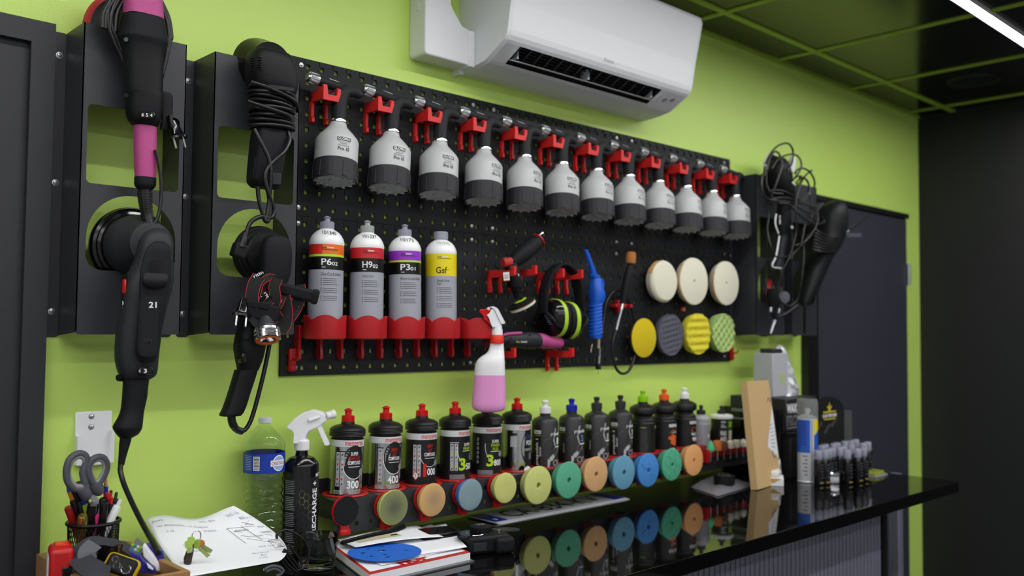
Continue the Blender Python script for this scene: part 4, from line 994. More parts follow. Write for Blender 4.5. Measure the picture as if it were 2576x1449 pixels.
# backing plate and foam disc in the bracket, red edge
cd_ = at(325, 92, -.06); X = frame(cd_, x=(1, 0, 0), z=(0, -1, 0))
part(MB().lathe([(0, -.01), (.083, -.01), (.085, -.006), (.085, .002), (.082, .004), (0, .004)], 48, X), 'red_disc', mat('brick red pad', (168, 44, 36), .7, bump=.3, bscale=500), T)
part(MB().lathe([(0, .004), (.074, .004), (.075, .008), (.066, .014), (.05, .02), (.045, .04), (.04, .06), (0, .06)], 40, X), 'backing_plate', PLB, T)
for pts in ([(300, -30), (276, 5), (272, 60), (288, 105), (305, 140), (315, 166)], [(308, -30), (286, 15), (280, 60), (300, 112), (314, 160)], [(290, -20), (262, 30), (258, 70)], [(300, -20), (270, 28), (265, 72)], [(312, -20), (283, 30), (276, 76)], [(318, -10), (296, 30), (290, 80)],
            [(402, 4), (420, 40), (428, 88), (421, 135), (407, 190)], [(404, 14), (418, 50), (424, 95), (417, 140), (406, 196)], [(404, 0), (424, 45), (431, 92), (426, 100)]):
    part(MB().tube(pth(pts, y0+.012, 6), .0042, 8), 'cord', CORD, T, smooth=60)
part(MB().tube(pth([(391, 377), (399, 410), (405, 455), (405, 497), (399, 540), (385, 571)], y0-.02), .0034, 8), 'cord', CORD, T, smooth=60)
pl = plug(T, at(447, 343, y0), V((.22, -.12, -.85)), 1.0); pl.location = -T.location
part(MB().tube(pth([(428, 290), (431, 312), (440, 326)], y0), .005, 8), 'cord', CORD, T, smooth=60)
# ---------------------------------------------------------------- grey and black polisher below it
y0 = -.185
T = thing('polisher', 'charcoal polisher marked 21 hanging through the arch of the first bracket', 'polisher', at(350, 800, y0))
cd_ = at(330, 622, -.07); X = frame(cd_, x=(1, 0, 0), z=(0, -1, 0))
part(MB().lathe([(0, -.012), (.073, -.012), (.076, -.009), (.0765, -.002), (.074, .003), (.0735, .006), (.068, .008), (.067, .013), (.062, .015), (.061, .02), (0, .02)], 48, X), 'backing_plate', PLGL, T)
part(MB().lathe([(.0, .02), (.059, .02), (.059, .045), (.054, .06), (.044, .078), (.04, .1), (.0, .115)], 36, X), 'gear_head', DGREY, T)
part(MB().lathe([(0, .058), (.043, .058), (.0445, .0605), (.042, .063), (0, .064)], 30, X@Matrix.Translation((-.006, -.01, -.001))), 'head_cover', PLB2, T)
G = sm_rows([(380, 412, 577, -.176), (360, 426, 592, -.178), (349, 431, 615, -.18), (343, 432, 650, -.182), (330, 432, 680, -.184), (316, 431, 705, -.186), (309, 426, 732, -.188), (307, 417, 763, -.188), (302, 409, 800, -.188), (297, 402, 835, -.188), (294, 397, 875, -.188), (294, 394, 903, -.188), (299, 392, 930, -.188), (306, 387, 946, -.188), (313, 372, 956, -.188)])
part(pxbody(MB(), G, y0, .8, 2.9, 30), 'housing', DGREY, T)
H_ = sm_rows([(311, 373, 955), (311, 371, 970), (309, 368, 1000), (305, 361, 1032), (296, 358, 1054), (287, 356, 1070), (288, 354, 1080), (296, 346, 1093), (303, 331, 1102)])
part(pxbody(MB(), H_, -.19, .95, 2.2), 'handle', PLB2, T)
Fp = sm_rows([(392, 414, 608, -.218), (372, 429, 622, -.222), (358, 431, 660, -.222), (352, 430, 700, -.224), (352, 421, 745, -.226), (349, 412, 790, -.226), (345, 404, 840, -.226), (342, 398, 880, -.226), (349, 393, 902, -.226), (362, 386, 912, -.226)])
fo = part(pxbody(MB(), Fp, -.225, .22, 3.0, 26), 'front_panel', PLB2, T)
part(pxbody(MB(), sm_rows([(362, 424, 690, -.234), (358, 423, 704, -.238), (360, 420, 714, -.238), (366, 414, 722, -.236)]), -.236, .2, 3, 20), 'ridge', PLB, T)
N = V((-.28, -.95, .05)).normalized()
for s_, dd in ((1, 0), (.8, .0012)):
    q = at(374, 822, -.2415); X = frame(q, x=(.95, -.28, 0), z=N)
    part(MB().rings([[X@V((a*s_, b, dd+z_)) for a, b in rrect(.032, .105*(.85+.15*s_), .012)] for z_ in (-.004, 0)]), 'inset', PLB, T)
X = frame(at(384, 767, -.2435), x=(.95, -.28, 0), z=N); mb = MB(); text_flat(mb, '21', .013, .0105, X@Matrix.Translation((0, 0, .002)), 0, .02); part(mb, 'number', INKW, T, smooth=0)
X = frame(at(371, 857, -.2435), x=(.95, -.28, 0), z=N); mb = MB(); text_flat(mb, '3M', .014, .0065, X@Matrix.Translation((0, 0, .002)), 0, .03); part(mb, 'lettering', INKK, T, smooth=0)
c = at(395, 672, -.236); X = frame(c, x=(.95, -.28, 0), z=N); mb = MB()
mb.tube([X@V((.0115*math.cos(t*PI/10), .0115*math.sin(t*PI/10), 0)) for t in range(20)], .0007, 5, closed=True)
for t in range(5): mb.tube([X@V((.0058*math.cos(t*1.2566+.3)+.0028*math.cos(u*PI/5), .0058*math.sin(t*1.2566+.3)+.0028*math.sin(u*PI/5), 0)) for u in range(10)], .0005, 5, closed=True)
part(mb, 'emblem', PLB, T)
X = frame(at(366, 933, -.231), x=(.9, -.4, 0), z=V((-.4, -.9, 0))); dl = part(MB().rbox(-.013, .013, -.007, .007, -.006, .002, .002, 1, 0, X), 'speed_dial', PLGL, T)
mb = MB(); text_flat(mb, '3', .005, .0075, X@Matrix.Translation((0, 0, .0026)), 0, .02); text_flat(mb, '4', .003, .006, X@Matrix.Translation((-.0095, 0, .0026)), 0, 0); mb.build('numbers', INKW, dl, smooth=0)
X = frame(at(317, 748, -.196), x=(.25, -.97, 0), z=V((-.95, -.28, 0)))
part(MB().rbox(-.009, .009, -.045, .04, -.002, .0035, .003, 2, 0, X), 'switch_plate', PLB, T)
part(MB().rbox(-.0045, .0045, .006, .032, .002, .006, .002, 1, 0, X), 'switch', mat('red switch', (190, 20, 24), .35), T)
mb = MB(); text_flat(mb, '21', .014, .0075, X@Matrix.Translation((0, -.013, .0042))@Matrix.Rotation(-PI/2, 4, 'Z'), 0, .02); part(mb, 'number', INKW, T, smooth=0)
part(MB().lathe([(0, .008), (.006, .008), (.007, 0)], 12, frame(at(306, 950, -.188), x=(0, 0, 1), z=(-.9, -.4, 0))), 'lock_button', PLB, T)
part(pxbody(MB(), sm_rows([(303, 330, 1101), (301, 327, 1115), (299, 318, 1145), (297, 312, 1170)]), -.19, 1), 'strain_relief', PLB2, T)
e1 = atz(389, 1369, ZTOP+.012)
pt_ = [at(304, 1168, -.19), at(303, 1185, -.2), at(312, 1218, -.22), at(331, 1262, -.26), at(352, 1305, -.31), at(372, 1342, -.36)]
pt_ += [at(386, 1366, -.4), at(398, 1392, -.44)]
part(MB().tube(smooth_path(pt_, 8), .0046, 10), 'cord', CORD, T, smooth=60)
# ---------------------------------------------------------------- polisher wrapped in its cord
y0 = -.15
T = thing('orbital_polisher', 'black polisher wrapped many times in its own cord on the second bracket', 'polisher', at(680, 300, y0))
part(pxbody(MB(), sm_rows([(648, 706, 129), (632, 725, 134), (624, 737, 148), (621, 743, 172), (622, 745, 205), (626, 744, 222), (634, 740, 235), (640, 735, 244)]), y0, .8, 3.2, 30), 'head', PLB, T)
part(MB().lathe([(0, -.006), (.062, -.006), (.064, 0), (.06, .012), (.05, .03), (.045, .05), (0, .05)], 40, frame(at(655, 172, -.085), x=(1, 0, 0), z=(0, -1, 0))), 'backing_plate', PLGL, T)
for row, x_ in ((0, 633), (1, 652)):
    for i in range(6): q = at(x_+1, 147+i*6+row*-2, y0-.037+row*-.008); part(MB().rbox(-.004, .004, -.003, .003, -.001, .001, .0006, 1, 0, Matrix.Translation(q)@Matrix.Rotation(.5, 4, 'Z')), 'vent_slot', PLB, T)
q = at(708, 222, y0-.047); part(MB().rbox(-.026, .026, -.002, .002, -.004, .004, .001, 1, 0, Matrix.Translation(q)@Matrix.Rotation(-.25, 4, 'Z')), 'label_plate', DGREY, T)
part(pxbody(MB(), sm_rows([(640, 735, 236), (652, 728, 262), (655, 724, 300), (660, 719, 335)]), y0, .9, 2.8), 'neck', PLB, T)
part(pxbody(MB(), sm_rows([(640, 718, 330), (636, 717, 345), (633, 715, 370), (629, 710, 410), (626, 704, 445), (627, 702, 462), (636, 697, 473)]), y0, .85, 4.2, 32), 'grip', PLB2, T)
for i in range(4): part(MB().tube(pth([(640-i*-4, 396, y0-.035), (636-i*-4, 448, y0-.035)], None, 2), .0008, 4), 'groove', PLB, T)
q = at(686, 449, y0-.036); X = frame(q, x=(.9, -.35, 0), z=V((-.35, -.93, 0))); part(MB().rbox(-.017, .017, -.012, .012, -.002, .0006, .002, 1, 0, X), 'rating_plate', DGREY, T)
# the coil: stacked turns round the neck
cz0 = at(686, 212, y0); cz1 = at(682, 322, y0); turns = 11
random.seed(3)
for i in range(turns):
    f = i/(turns-1); ctr = cz0.lerp(cz1, f); tl = random.uniform(-.006, .006)+(-.01 if i in (0, 4) else 0); ra = .045+random.uniform(-.003, .004); rb = .036+random.uniform(-.002, .002)
    P_ = [ctr+V((ra*math.cos(t*PI/12), rb*math.sin(t*PI/12), tl*math.cos(t*PI/12))) for t in range(24)]
    part(MB().tube(P_, .0042, 8, closed=True), 'cord_turn', CORD, T, smooth=60)
for pts in ([(632, 206, y0-.045), (680, 222, y0-.05), (735, 250, y0-.04), (751, 275, y0-.02), (740, 280, y0)], [(625, 255, y0-.03), (670, 270, y0-.048), (720, 288, y0-.045), (738, 303, y0-.02)],
            [(640, 325, y0-.035), (655, 355, y0-.042), (674, 395, y0-.045), (681, 430, y0-.045), (679, 482, y0-.042), (676, 515), (672, 540), (668, 553)],
            [(720, 322, y0-.02), (729, 348, y0-.03), (716, 380, y0-.04), (692, 402, y0-.044), (672, 425, y0-.046), (667, 450, y0-.046), (674, 482, y0-.045), (688, 520), (690, 538), (680, 548), (655, 545), (630, 560), (618, 592)],
            [(648, 470), (651, 500), (660, 535), (668, 556), (676, 552), (679, 520), (676, 490)]):
    part(MB().tube(pth(pts, y0-.04), .0044, 8), 'cord', CORD, T, smooth=60)
part(MB().tube(pth([(617, 586), (612, 604), (606, 622)], y0-.04), [.006, .0062, .0064, .0066, .007, .0075, .008, .0082, .0085, .0085, .0085, .009, .009], 10), 'cord_boot', CORD, T)
part(MB().rbox(-.014, .014, -.011, .011, -.018, .01, .004, 2, 0, Matrix.Translation(at(603, 626, y0-.035))@Matrix.Rotation(.3, 4, 'Y')), 'plug', PLB, T)
# ---------------------------------------------------------------- angle polisher below it
y0 = -.165
T = thing('angle_polisher', 'black angle polisher hanging by its head in the arch of the second bracket', 'polisher', at(630, 850, y0))
cd_ = at(655, 640, -.09); X = frame(cd_, x=(1, 0, 0), z=(0, -1, 0))
part(MB().lathe([(0, -.01), (.057, -.01), (.06, -.006), (.06, 0), (.057, .004), (.056, .01), (.053, .012), (.052, .018), (.048, .022), (.047, .032), (.043, .036), (0, .04)], 40, X), 'backing_plate', PLB, T)
part(pxbody(MB(), sm_rows([(680, 712, 591, -.158), (664, 727, 600, -.16), (655, 734, 622), (652, 735, 655), (653, 730, 690), (650, 722, 720), (636, 705, 750), (618, 690, 780), (606, 672, 800)][2:], 3) if False else sm_rows([(680, 712, 591), (664, 727, 600), (655, 734, 622), (652, 735, 655), (652, 731, 690), (646, 718, 722), (630, 700, 755), (612, 680, 785), (603, 671, 805)]), y0, .6, 2.8), 'gear_head', PLB2, T)
part(pxbody(MB(), sm_rows([(604, 672, 798), (597, 669, 833), (590, 666, 869), (593, 660, 900), (597, 652, 922), (598, 648, 932)]), y0, .9, 2.7), 'motor_housing', PLB, T)
part(pxbody(MB(), sm_rows([(592, 646, 930), (588, 642, 945), (575, 628, 988), (562, 616, 1026), (554, 607, 1042), (556, 604, 1046)]), y0, .85, 3.2), 'handle', PLB, T)
for i in range(5): part(MB().rbox(-.006, .003, -.002, .002, -.0014, .0014, .0006, 1, 0, Matrix.Translation(at(597, 868+i*8, y0-.022))@Matrix.Rotation(.6, 4, 'Z')), 'vent_slot', PLB, T)
part(MB().lathe([(0, .001), (.0065, .001), (.0075, 0)], 14, frame(at(619, 846, y0-.03), z=TOC)), 'brush_cap', PLB, T)
part(MB().tube(pth([(640, 925), (628, 985), (612, 1040)], y0-.028), .0008, 5), 'seam', PLB, T)
part(MB().rbox(-.006, .006, -.01, .01, -.01, .01, .003, 1, 0, Matrix.Translation(at(610, 900, y0-.03))), 'speed_wheel', PLGL, T)
part(MB().tube(pth([(582, 1044), (584, 1062), (594, 1079), (611, 1084), (626, 1068), (640, 1030), (662, 945), (677, 872), (682, 830)], y0+.005), [.008]*10+[.0072]*8+[.0045]*31, 10), 'cord', CORD, T, smooth=60)
pl = plug(T, at(608, 790, -.2), V((-.12, -.1, -.9)), 1.05); pl.location = -T.location
# ---------------------------------------------------------------- head lamp hung over it
y0 = -.205
T = thing('head_lamp', 'head lamp with black elastic straps edged in red, hung on the angle polisher', 'head lamp', at(665, 800, y0))
STR = mat('black elastic strap', (24, 23, 24), .85, bump=.5, bscale=900); REDGE = mat('red strap edge', (170, 40, 36), .8, bump=.4, bscale=800)
def st(pts, w=26, nrm=TOC, name='strap'):
    P_ = pth(pts, y0, 6); wd = 1.3*w*mpp(P_[0]); return part(ribbon(MB(), P_, wd, nrm, .0014, 0, 1, .0009), name, [STR, REDGE], T)
a = at(648, 712, y0+.012); b = at(783, 742, y0+.012); d = (b-a).normalized(); X = frame((a+b)/2, x=d, z=TOC)
L_ = (b-a).length/2; part(MB().rbox(-L_, L_, -.0135, .0115, -.012, .01, .006, 3, 0, X), 'battery_box', PLB2, T)
for s_ in (-1, 1): part(MB().rbox(s_*L_-.007, s_*L_+.007, -.0165, .0145, -.013, .012, .005, 2, 0, X), 'end_cap', PLB, T)
st([(652, 695, y0), (640, 715), (634, 745), (636, 768), (644, 783)], 24); st([(690, 700, y0+.005), (676, 698), (656, 712), (648, 738), (641, 760), (637, 776)], 12)
st([(700, 742), (690, 765), (668, 785), (645, 800), (630, 812)], 30); st([(697, 700, y0-.004), (690, 722, y0-.004), (693, 752, y0-.006), (688, 778), (700, 802)], 20); st([(712, 745), (718, 780), (716, 812), (705, 832)], 26); st([(752, 716, y0-.004), (754, 735, y0-.006), (752, 752, y0-.004), (744, 775), (728, 800)], 22); st([(683, 752), (672, 765), (664, 775)], 16)
X = frame(at(663, 783, y0), x=(.98, -.1, -.12), z=TOC); part(MB().rbox(-.03, .03, -.016, .014, -.016, .012, .003, 2, 0, X).rbox(-.032, .01, .004, .018, -.006, .014, .002, 1, 0, X), 'bracket', PLB2, T)
ax = V((-.1, -.42, -1)).normalized(); c0 = at(668, 800, y0-.004); X = frame(c0, z=ax)
part(MB().lathe([(0, 0), (.012, 0), (.014, .006), (.019, .016), (.0225, .024), (.0228, .026)], 32, X), 'lamp_cone', mat('dark anodised metal', (90, 92, 96), .35, .8), T)
part(MB().lathe([(.0226, .0255), (.0252, .026), (.0256, .03), (.0246, .031), (.0256, .032), (.0256, .037), (.0246, .038), (.0256, .039), (.0256, .046), (.0238, .0475), (.0205, .047), (.0205, .043)], 36, X), 'lamp_bezel', CHROME, T)
part(MB().lathe([(.0228, .0474), (.0222, .0481), (.0168, .0483), (.0163, .0475), (.0163, .0442)], 32, X), 'lens_ring', mat('orange lens ring', (226, 104, 18), .4), T)
part(MB().lathe([(.0168, .0442), (.011, .04), (.004, .037), (0, .0368)], 28, X), 'reflector', CHROME, T)
for (px, py, rot, s_) in ((650, 690, -.5, 'ritin'), (705, 752, 1.25, 'ritin'), (671, 742, 1.0, 'rit')):
    X = frame(at(px, py, y0-.003)+TOC*.002, x=(.83, -.55, 0), z=TOC)@Matrix.Rotation(-rot if rot < 0 else -rot, 4, 'Z'); mb = MB(); text_flat(mb, s_, .004*len(s_), .0062, X, 0, .015); part(mb, 'lettering', INKW, T, smooth=0)
part(MB().tube(pth([(653, 752), (660, 746), (676, 745), (684, 748)], y0-.003), .0016, 6), 'wire', PLGL, T)
part(MB().tube(pth([(750, 752), (757, 758), (756, 768), (748, 774)], y0-.003), .0016, 6), 'buckle', PLGL, T)
# ================================================================ things on the middle and right panels
XYZ = Matrix(((0, 1, 0, 0), (-1, 0, 0, 0), (0, 0, 1, 0), (0, 0, 0, 1)))      # prism profile (out, up) extruded along x
def arm_hook(px, py, tip, label):
    b = at(px, py, PY); tp = atx(tip, py-4, b.x); L = min(.14, abs(tp.y-PY))
    r = thing('hook', label, 'hook', b, 'red arm hooks on the panel')
    for dx in (0, .0372):
        MB().prism([(0, .006), (.009, .006), (.0095, -.03), (.012, -.034), (.012, -.046), (.004, -.049), (0, -.047)], dx-.0036, dx+.0036, XYZ).build('leg', HKM, r)
    MB().prism([(0, .01), (.012, .012), (L-.012, .01), (L-.014, .02), (L, .02), (L, -.003), (L-.004, -.006), (.012, -.008), (0, -.006)], -.004, .004, XYZ).build('arm', HKM, r)
    MB().rbox(-.004, .0412, -.006, 0, -.006, .012, .001, 1).build('back_plate', HKM, r)
    return r
arm_hook(1229, 692, 1296, 'red arm hook holding the small air polisher, next to the empty cup')
arm_hook(1281, 690, 1349, 'red arm hook between the small air polisher and the ear defenders')
arm_hook(1352, 697, 1418, 'red arm hook inside the band of the ear defenders')
arm_hook(1399, 699, 1465, 'red arm hook under the ear defender band, next to the blue blow gun')
arm_hook(1229, 892, 1296, 'red arm hook under the grey end of the magenta mini polisher')
arm_hook(1374, 891, 1442, 'red arm hook under the magenta end of the mini polisher')
# ---------------------------------------------------------------- small air polisher
z3 = lambda x, y: (1200+x/5.173, 580+y/5.173)
def zst(zf, rows, y, k=1.0, e=2.2, sc=5.173):
    st_ = []
    for q in rows:
        c = at(*zf(q[0], q[1]), q[3] if len(q) > 3 else y); a_ = q[2]/sc*mpp(c); st_.append((c, a_, a_*k, e))
    return st_
y0 = -.085
T = thing('air_polisher', 'small black air polisher with red trim resting on the arm hooks', 'polisher', at(1300, 690, y0))
AXS = V((.6, -.5, .6))
part(body(MB(), zst(z3, [(800, 120, 80), (775, 150, 100), (715, 200, 108), (640, 262, 112), (560, 330, 108), (500, 385, 92), (455, 430, 70)], y0), side=(0, 1, 0), n=20), 'handle', PLB2, T)
part(body(MB(), zst(z3, [(806, 118, 84), (796, 128, 103), (788, 137, 105)], y0), side=(0, 1, 0), n=20), 'red_collar', RED, T)
part(MB().tube([at(*z3(785, 95), y0), at(*z3(800, 80), y0), at(*z3(820, 55), y0), at(*z3(835, 45), y0), at(*z3(855, 25), y0)], [.0055, .0055, .004, .0045, .003], 12), 'air_fitting', CHROME, T)
part(body(MB(), zst(z3, [(440, 420, 72), (450, 500, 92), (470, 600, 104), (492, 710, 100), (505, 745, 95), (512, 750, 74), (525, 800, 72), (528, 806, 62), (545, 890, 56)], y0), side=(1, 0, 0), n=22), 'motor_head', PLB, T)
c = at(*z3(385, 415), y0); part(MB().lathe([(0, -.012), (.012, -.012), (.0128, -.01), (.0128, .012), (.012, .014), (0, .014)], 18, frame(c, z=V((.9, -.2, .15)))), 'knob', mat('red knurl', (176, 44, 40), .5, bump=.8, bscale=600), T)
c = at(*z3(560, 905), y0); axd = (at(*z3(575, 985), y0)-at(*z3(545, 880), y0)).normalized(); axd = (axd+V((.1, -.12, 0))).normalized(); X = frame(c, z=axd)
part(MB().lathe([(0, -.002), (.008, -.002), (.018, .001), (.026, .004)], 30, X), 'pad_top', LIME, T)
part(MB().lathe([(.018, .001), (.028, .004), (.036, .009), (.0365, .013), (0, .013)], 32, X), 'backing_plate', PLB2, T)
part(MB().lathe([(0, .013), (.0365, .013), (.037, .0145), (0, .0145)], 32, X), 'hook_layer', mat('ochre edge', (170, 130, 60), .8), T)
part(MB().lathe([(0, .0145), (.0368, .0145), (.0368, .02), (.034, .0215), (0, .0215)], 32, X), 'foam', mat('white foam', (205, 205, 198), .9, bump=.3, bscale=500), T)
Xl = frame(at(*z3(400, 605), y0)+V((-.016, -.012, 0)), x=V((.75, -.62, .1)), z=V((-.62, -.77, -.05))); mb = MB(); mb.rbox(-.008, .008, -.0115, .0115, -.001, .0008, .0004, 1, 0, Xl); mb.box(-.008, .008, -.0115, -.009, .0006, .0012, 1, Xl)
for i in range(4): mb.box(-.006, .005, -.005+.003*i, -.004+.003*i, .0006, .0012, 2, Xl)
part(mb, 'sticker', [WHITE, mat('orange sticker line', (190, 110, 50), .5), INKG], T, smooth=0)
Xl = frame(at(*z3(528, 580), y0-.02), x=V((.2, -.1, -.95)), z=V((-.4, -.9, 0))); mb = MB(); text_flat(mb, '9', .008, .009, Xl, 0, .03); part(mb, 'lettering', INKW, T, smooth=0)
# ---------------------------------------------------------------- ear defenders
y0 = -.075; cc = at(1412, 800, y0)
T = thing('ear_defenders', 'black ear defenders with lime green rims hanging from the arm hooks', 'ear defenders', cc)
MUF = mat('lime muff rim', (170, 206, 50), .5)
def cup_(s):
    # outer shell, rim, cushion along x ; s=-1 the near cup
    rows = [(.062, .3, .3), (.06, .6, .6), (.053, .84, .82), (.042, .97, .95), (.032, 1, 1)]
    rim = [(.033, 1.0, 1.0), (.031, 1.03, 1.03), (.02, 1.03, 1.03), (.018, .98, .98)]
    cu = [(.018, .96, .96), (.013, .99, .99), (.005, .97, .97), (.002, .88, .88)]
    tl = .12
    def R(rr): return [[q+V((0, 0, 0)) for q in sring(V((s*x, 0, -s*x*tl-.004)), (0, 1, 0), (-.22*0, 0, 1), .046*a, .052*b, 28, 2.3)] for x, a, b in rr]
    MB().rings(R(rows), 0, True).build('shell', PLGL, T); MB().rings(R(rim), 0, False).build('rim', MUF, T); MB().rings(R(cu), 0, True).build('cushion', PLB2, T)
cup_(-1); cup_(1)
top = at(1437, 668, y0).z-cc.z
arc = [V((.076*math.cos(t*PI/24)*(1 if t else 1), 0, .012+(top-.012)*math.sin(t*PI/24)**.8)) for t in range(0, 25)]
ribbon_ = MB(); R = []
for i, p in enumerate(arc):
    t = (arc[min(i+1, 24)]-arc[max(i-1, 0)]).normalized(); n = V((0, 1, 0)).cross(t); R.append(sring(p, (0, 1, 0), n, .017, .0052, 14, 3))
ribbon_.rings(R).build('headband', PLB2, T)
mb = MB(); mb.tube([p*1.0+V((0, -.0168, 0)) for p in arc], .0028, 6); mb.build('band_edge', PLB2, T)
for s in (-1, 1):
    MB().tube(smooth_path([V((s*.076, -.01, .016)), V((s*.07, -.034, -.004)), V((s*.058, -.036, -.02)), V((s*.046, -.034, -.024))], 5), .0055, 8).build('yoke', PLB, T)
    MB().tube(smooth_path([V((s*.076, .01, .016)), V((s*.07, .03, 0)), V((s*.055, .036, -.01))], 5), .005, 8).build('yoke', PLB, T)
X = frame(V((-.0625, -.01, -.006)), x=V((.3, -.9, 0)), z=V((-.95, -.3, 0))); mb = MB(); text_flat(mb, 'PELTOR', .024, .006, X@Matrix.Translation((0, .006, .001)), 0, .03) if False else None
for i, w_ in enumerate((.024, .02, .016, .018, .012)): text_flat(mb, ['ATTENTION', 'SNR 31', 'EN 352', 'CE 0403', 'M'][i] if False else '~~~~~~'[:6-i], w_, .0035, X@Matrix.Translation((.002*i, .01-.0055*i, .0012))@Matrix.Rotation(-.12, 4, 'Z'), 0, .05)
mb.build('print', mat('silver print', (120, 122, 140), .4), T, smooth=0)
# ---------------------------------------------------------------- blue blow gun
z4 = lambda x, y: (1440+x/4.025, 600+y/4.025)
y0 = -.055
T = thing('blow_gun', 'bright blue plastic blow gun with ribbed grip hanging on the panel', 'blow gun', at(1500, 740, y0))
part(body(MB(), zst(z4, [(133, 112, 14), (136, 118, 21), (160, 190, 25), (190, 280, 29), (216, 365, 33)], y0, sc=4.025), side=(1, 0, 0), n=20), 'nozzle', BLUE, T)
part(body(MB(), zst(z4, [(214, 362, 40), (220, 372, 55), (228, 402, 57), (232, 412, 46)], y0, sc=4.025), side=(1, 0, 0), n=20), 'collar', BLUE, T)
part(pxbody(MB(), sm_rows([(*[z4(q, 0)[0] for q in (182, 292)], z4(0, 405)[1]), (*[z4(q, 0)[0] for q in (176, 300)], z4(0, 440)[1]), (*[z4(q, 0)[0] for q in (166, 314)], z4(0, 500)[1]), (*[z4(q, 0)[0] for q in (163, 330)], z4(0, 575)[1]), (*[z4(q, 0)[0] for q in (166, 322)], z4(0, 630)[1]), (*[z4(q, 0)[0] for q in (172, 300)], z4(0, 672)[1]), (*[z4(q, 0)[0] for q in (166, 296)], z4(0, 760)[1]), (*[z4(q, 0)[0] for q in (164, 296)], z4(0, 880)[1]), (*[z4(q, 0)[0] for q in (166, 294)], z4(0, 1000)[1]), (*[z4(q, 0)[0] for q in (180, 285)], z4(0, 1008)[1])]), y0, 1, 2.4), 'body', BLUE, T)
for i in range(9):
    q0 = at(*z4(230, 672+i*36), y0); rr = 64/4.025*mpp(q0)
    part(MB().tube([q0+V((rr*math.cos(t*PI/10)*1.03, rr*math.sin(t*PI/10)*1.03, .006*math.cos(t*PI/10))) for t in range(20)], .0028, 6, closed=True), 'rib', BLUE, T)
q0 = at(*z4(288, 460), y0-.012); part(MB().tube([q0+V((.0085*math.cos(t*PI/8), -.002, .0115*math.sin(t*PI/8))) for t in range(16)], .0036, 8, closed=True), 'hanging_loop', BLUE, T)
part(MB().tube([at(*z4(266, 1005), y0), at(*z4(264, 1110), y0)], .0055, 12), 'air_inlet', mat('pale brass', (196, 190, 165), .3, .8), T)
part(MB().tube([at(*z4(205, 1005), y0), at(*z4(200, 1075), y0)], .0042, 10), 'clear_tube', CLEAR, T)
part(MB().tube([at(*z4(197, 1070), y0), at(*z4(193, 1095), y0), at(*z4(192, 1100), y0), at(*z4(185, 1155), y0)], [.0045, .0045, .0035, .003], 10), 'plug_nipple', CHROME, T)
T = thing('flexible_shaft_end', 'slim black and steel shaft end hanging below the blue blow gun', 'tool', at(1505, 880, -.04))
P_ = [at(*z4(298, 965), -.04), at(*z4(290, 1110), -.04), at(*z4(272, 1160), -.04), at(*z4(272, 1195), -.04)]
part(MB().tube(smooth_path(P_, 6), .0022, 8), 'wire', CORD, T)
for i in range(7): q = at(*z4(275, 1115+i*12), -.04); part(MB().lathe([(0, -.0012), (.0042, -.0012), (.0042, .0012), (0, .0012)], 12, Matrix.Translation(q)), 'spring_turn', STEEL, T)
part(MB().tube([at(*z4(273, 1190), -.04), at(*z4(268, 1275), -.04)], .0046, 12), 'sleeve', STEEL, T)
part(MB().tube([at(*z4(264, 1270), -.04), at(*z4(263, 1275), -.04), at(*z4(262, 1325), -.04)], [.0075, .0084, .0084], 14), 'chuck', PLB, T)
part(MB().tube([at(*z4(262, 1320), -.04), at(*z4(262, 1376), -.04)], .0012, 6), 'drive_pin', STEEL, T)
# ---------------------------------------------------------------- rotary tool with flexible shaft
y0 = -.05
T = thing('flexible_shaft_tool', 'black rotary handpiece with an orange foam tip and looped flexible shaft', 'rotary tool', at(1565, 760, y0))
part(body(MB(), zst(z4, [(582, 240, 10), (578, 260, 18), (572, 300, 32), (556, 400, 42), (540, 490, 45), (528, 560, 40), (516, 620, 34), (508, 658, 28)], y0, sc=4.025), n=18), 'handpiece', PLB2, T)
c = at(*z4(592, 195), y0); part(MB().lathe([(0, -.0185), (.0135, -.0185), (.0158, -.014), (.0152, .009), (.0125, .017), (0, .019)], 22, frame(c, z=V((.1, 0, 1)))), 'foam_tip', speckle('orange foam tip', (224, 100, 24), (176, 110, 52), .1, .9, 60), T)
part(MB().tube([at(*z4(510, 655), y0), at(*z4(498, 720), y0)], .0055, 12), 'ferrule', STEEL, T)
sp0 = [at(*z4(x_, y_), y0) for x_, y_ in ((498, 715), (478, 790), (460, 860), (445, 930))]; spp = smooth_path(sp0, 6)
mb = MB().tube(spp, .0036, 10)
for q, q2 in zip(spp[::1], spp[1:]): mb.tube([q, q+(q2-q).normalized()*.0025], .0047, 10)
part(mb, 'spring_guard', STEEL, T)
part(MB().tube(pth([z4(x_, y_)+(yy,) for x_, y_, yy in ((445, 925, y0), (412, 1030, y0), (403, 1150, y0), (425, 1280, y0), (470, 1350, y0), (520, 1368, y0), (575, 1335, y0), (615, 1240, y0), (640, 1120, -.03), (640, 960, -.025), (620, 800, -.025), (590, 680, -.025), (545, 590, -.025), (490, 535, -.025), (440, 527, -.025), (390, 565, -.025), (340, 660, -.025), (318, 780, -.025), (302, 930, -.03), (298, 970, -.035))], None, 6), .0042, 10), 'flexible_shaft', CORD, T, smooth=60)
r = thing('tool_clip', 'red plastic clip on the panel gripping the rotary handpiece', 'clip', at(1549, 770, PY))
MB().rbox(-.008, .008, -.016, 0, -.022, .018, .003, 2).rbox(-.006, .006, -.018, -.004, -.018, -.006, .002, 1).build('clip_body', RED, r)
for s in (-1, 1):
    MB().rbox(-.012, .012, -.022, -.008, -.006, .006, .003, 2, 0, Matrix.Translation((s*.02, 0, 0))).build('jaw', RED, r)
    MB().rbox(-.006, .006, -.036, -.01, -.0055, .0055, .003, 2, 0, Matrix.Translation((s*.034, 0, 0))).build('jaw_tip', RED, r)
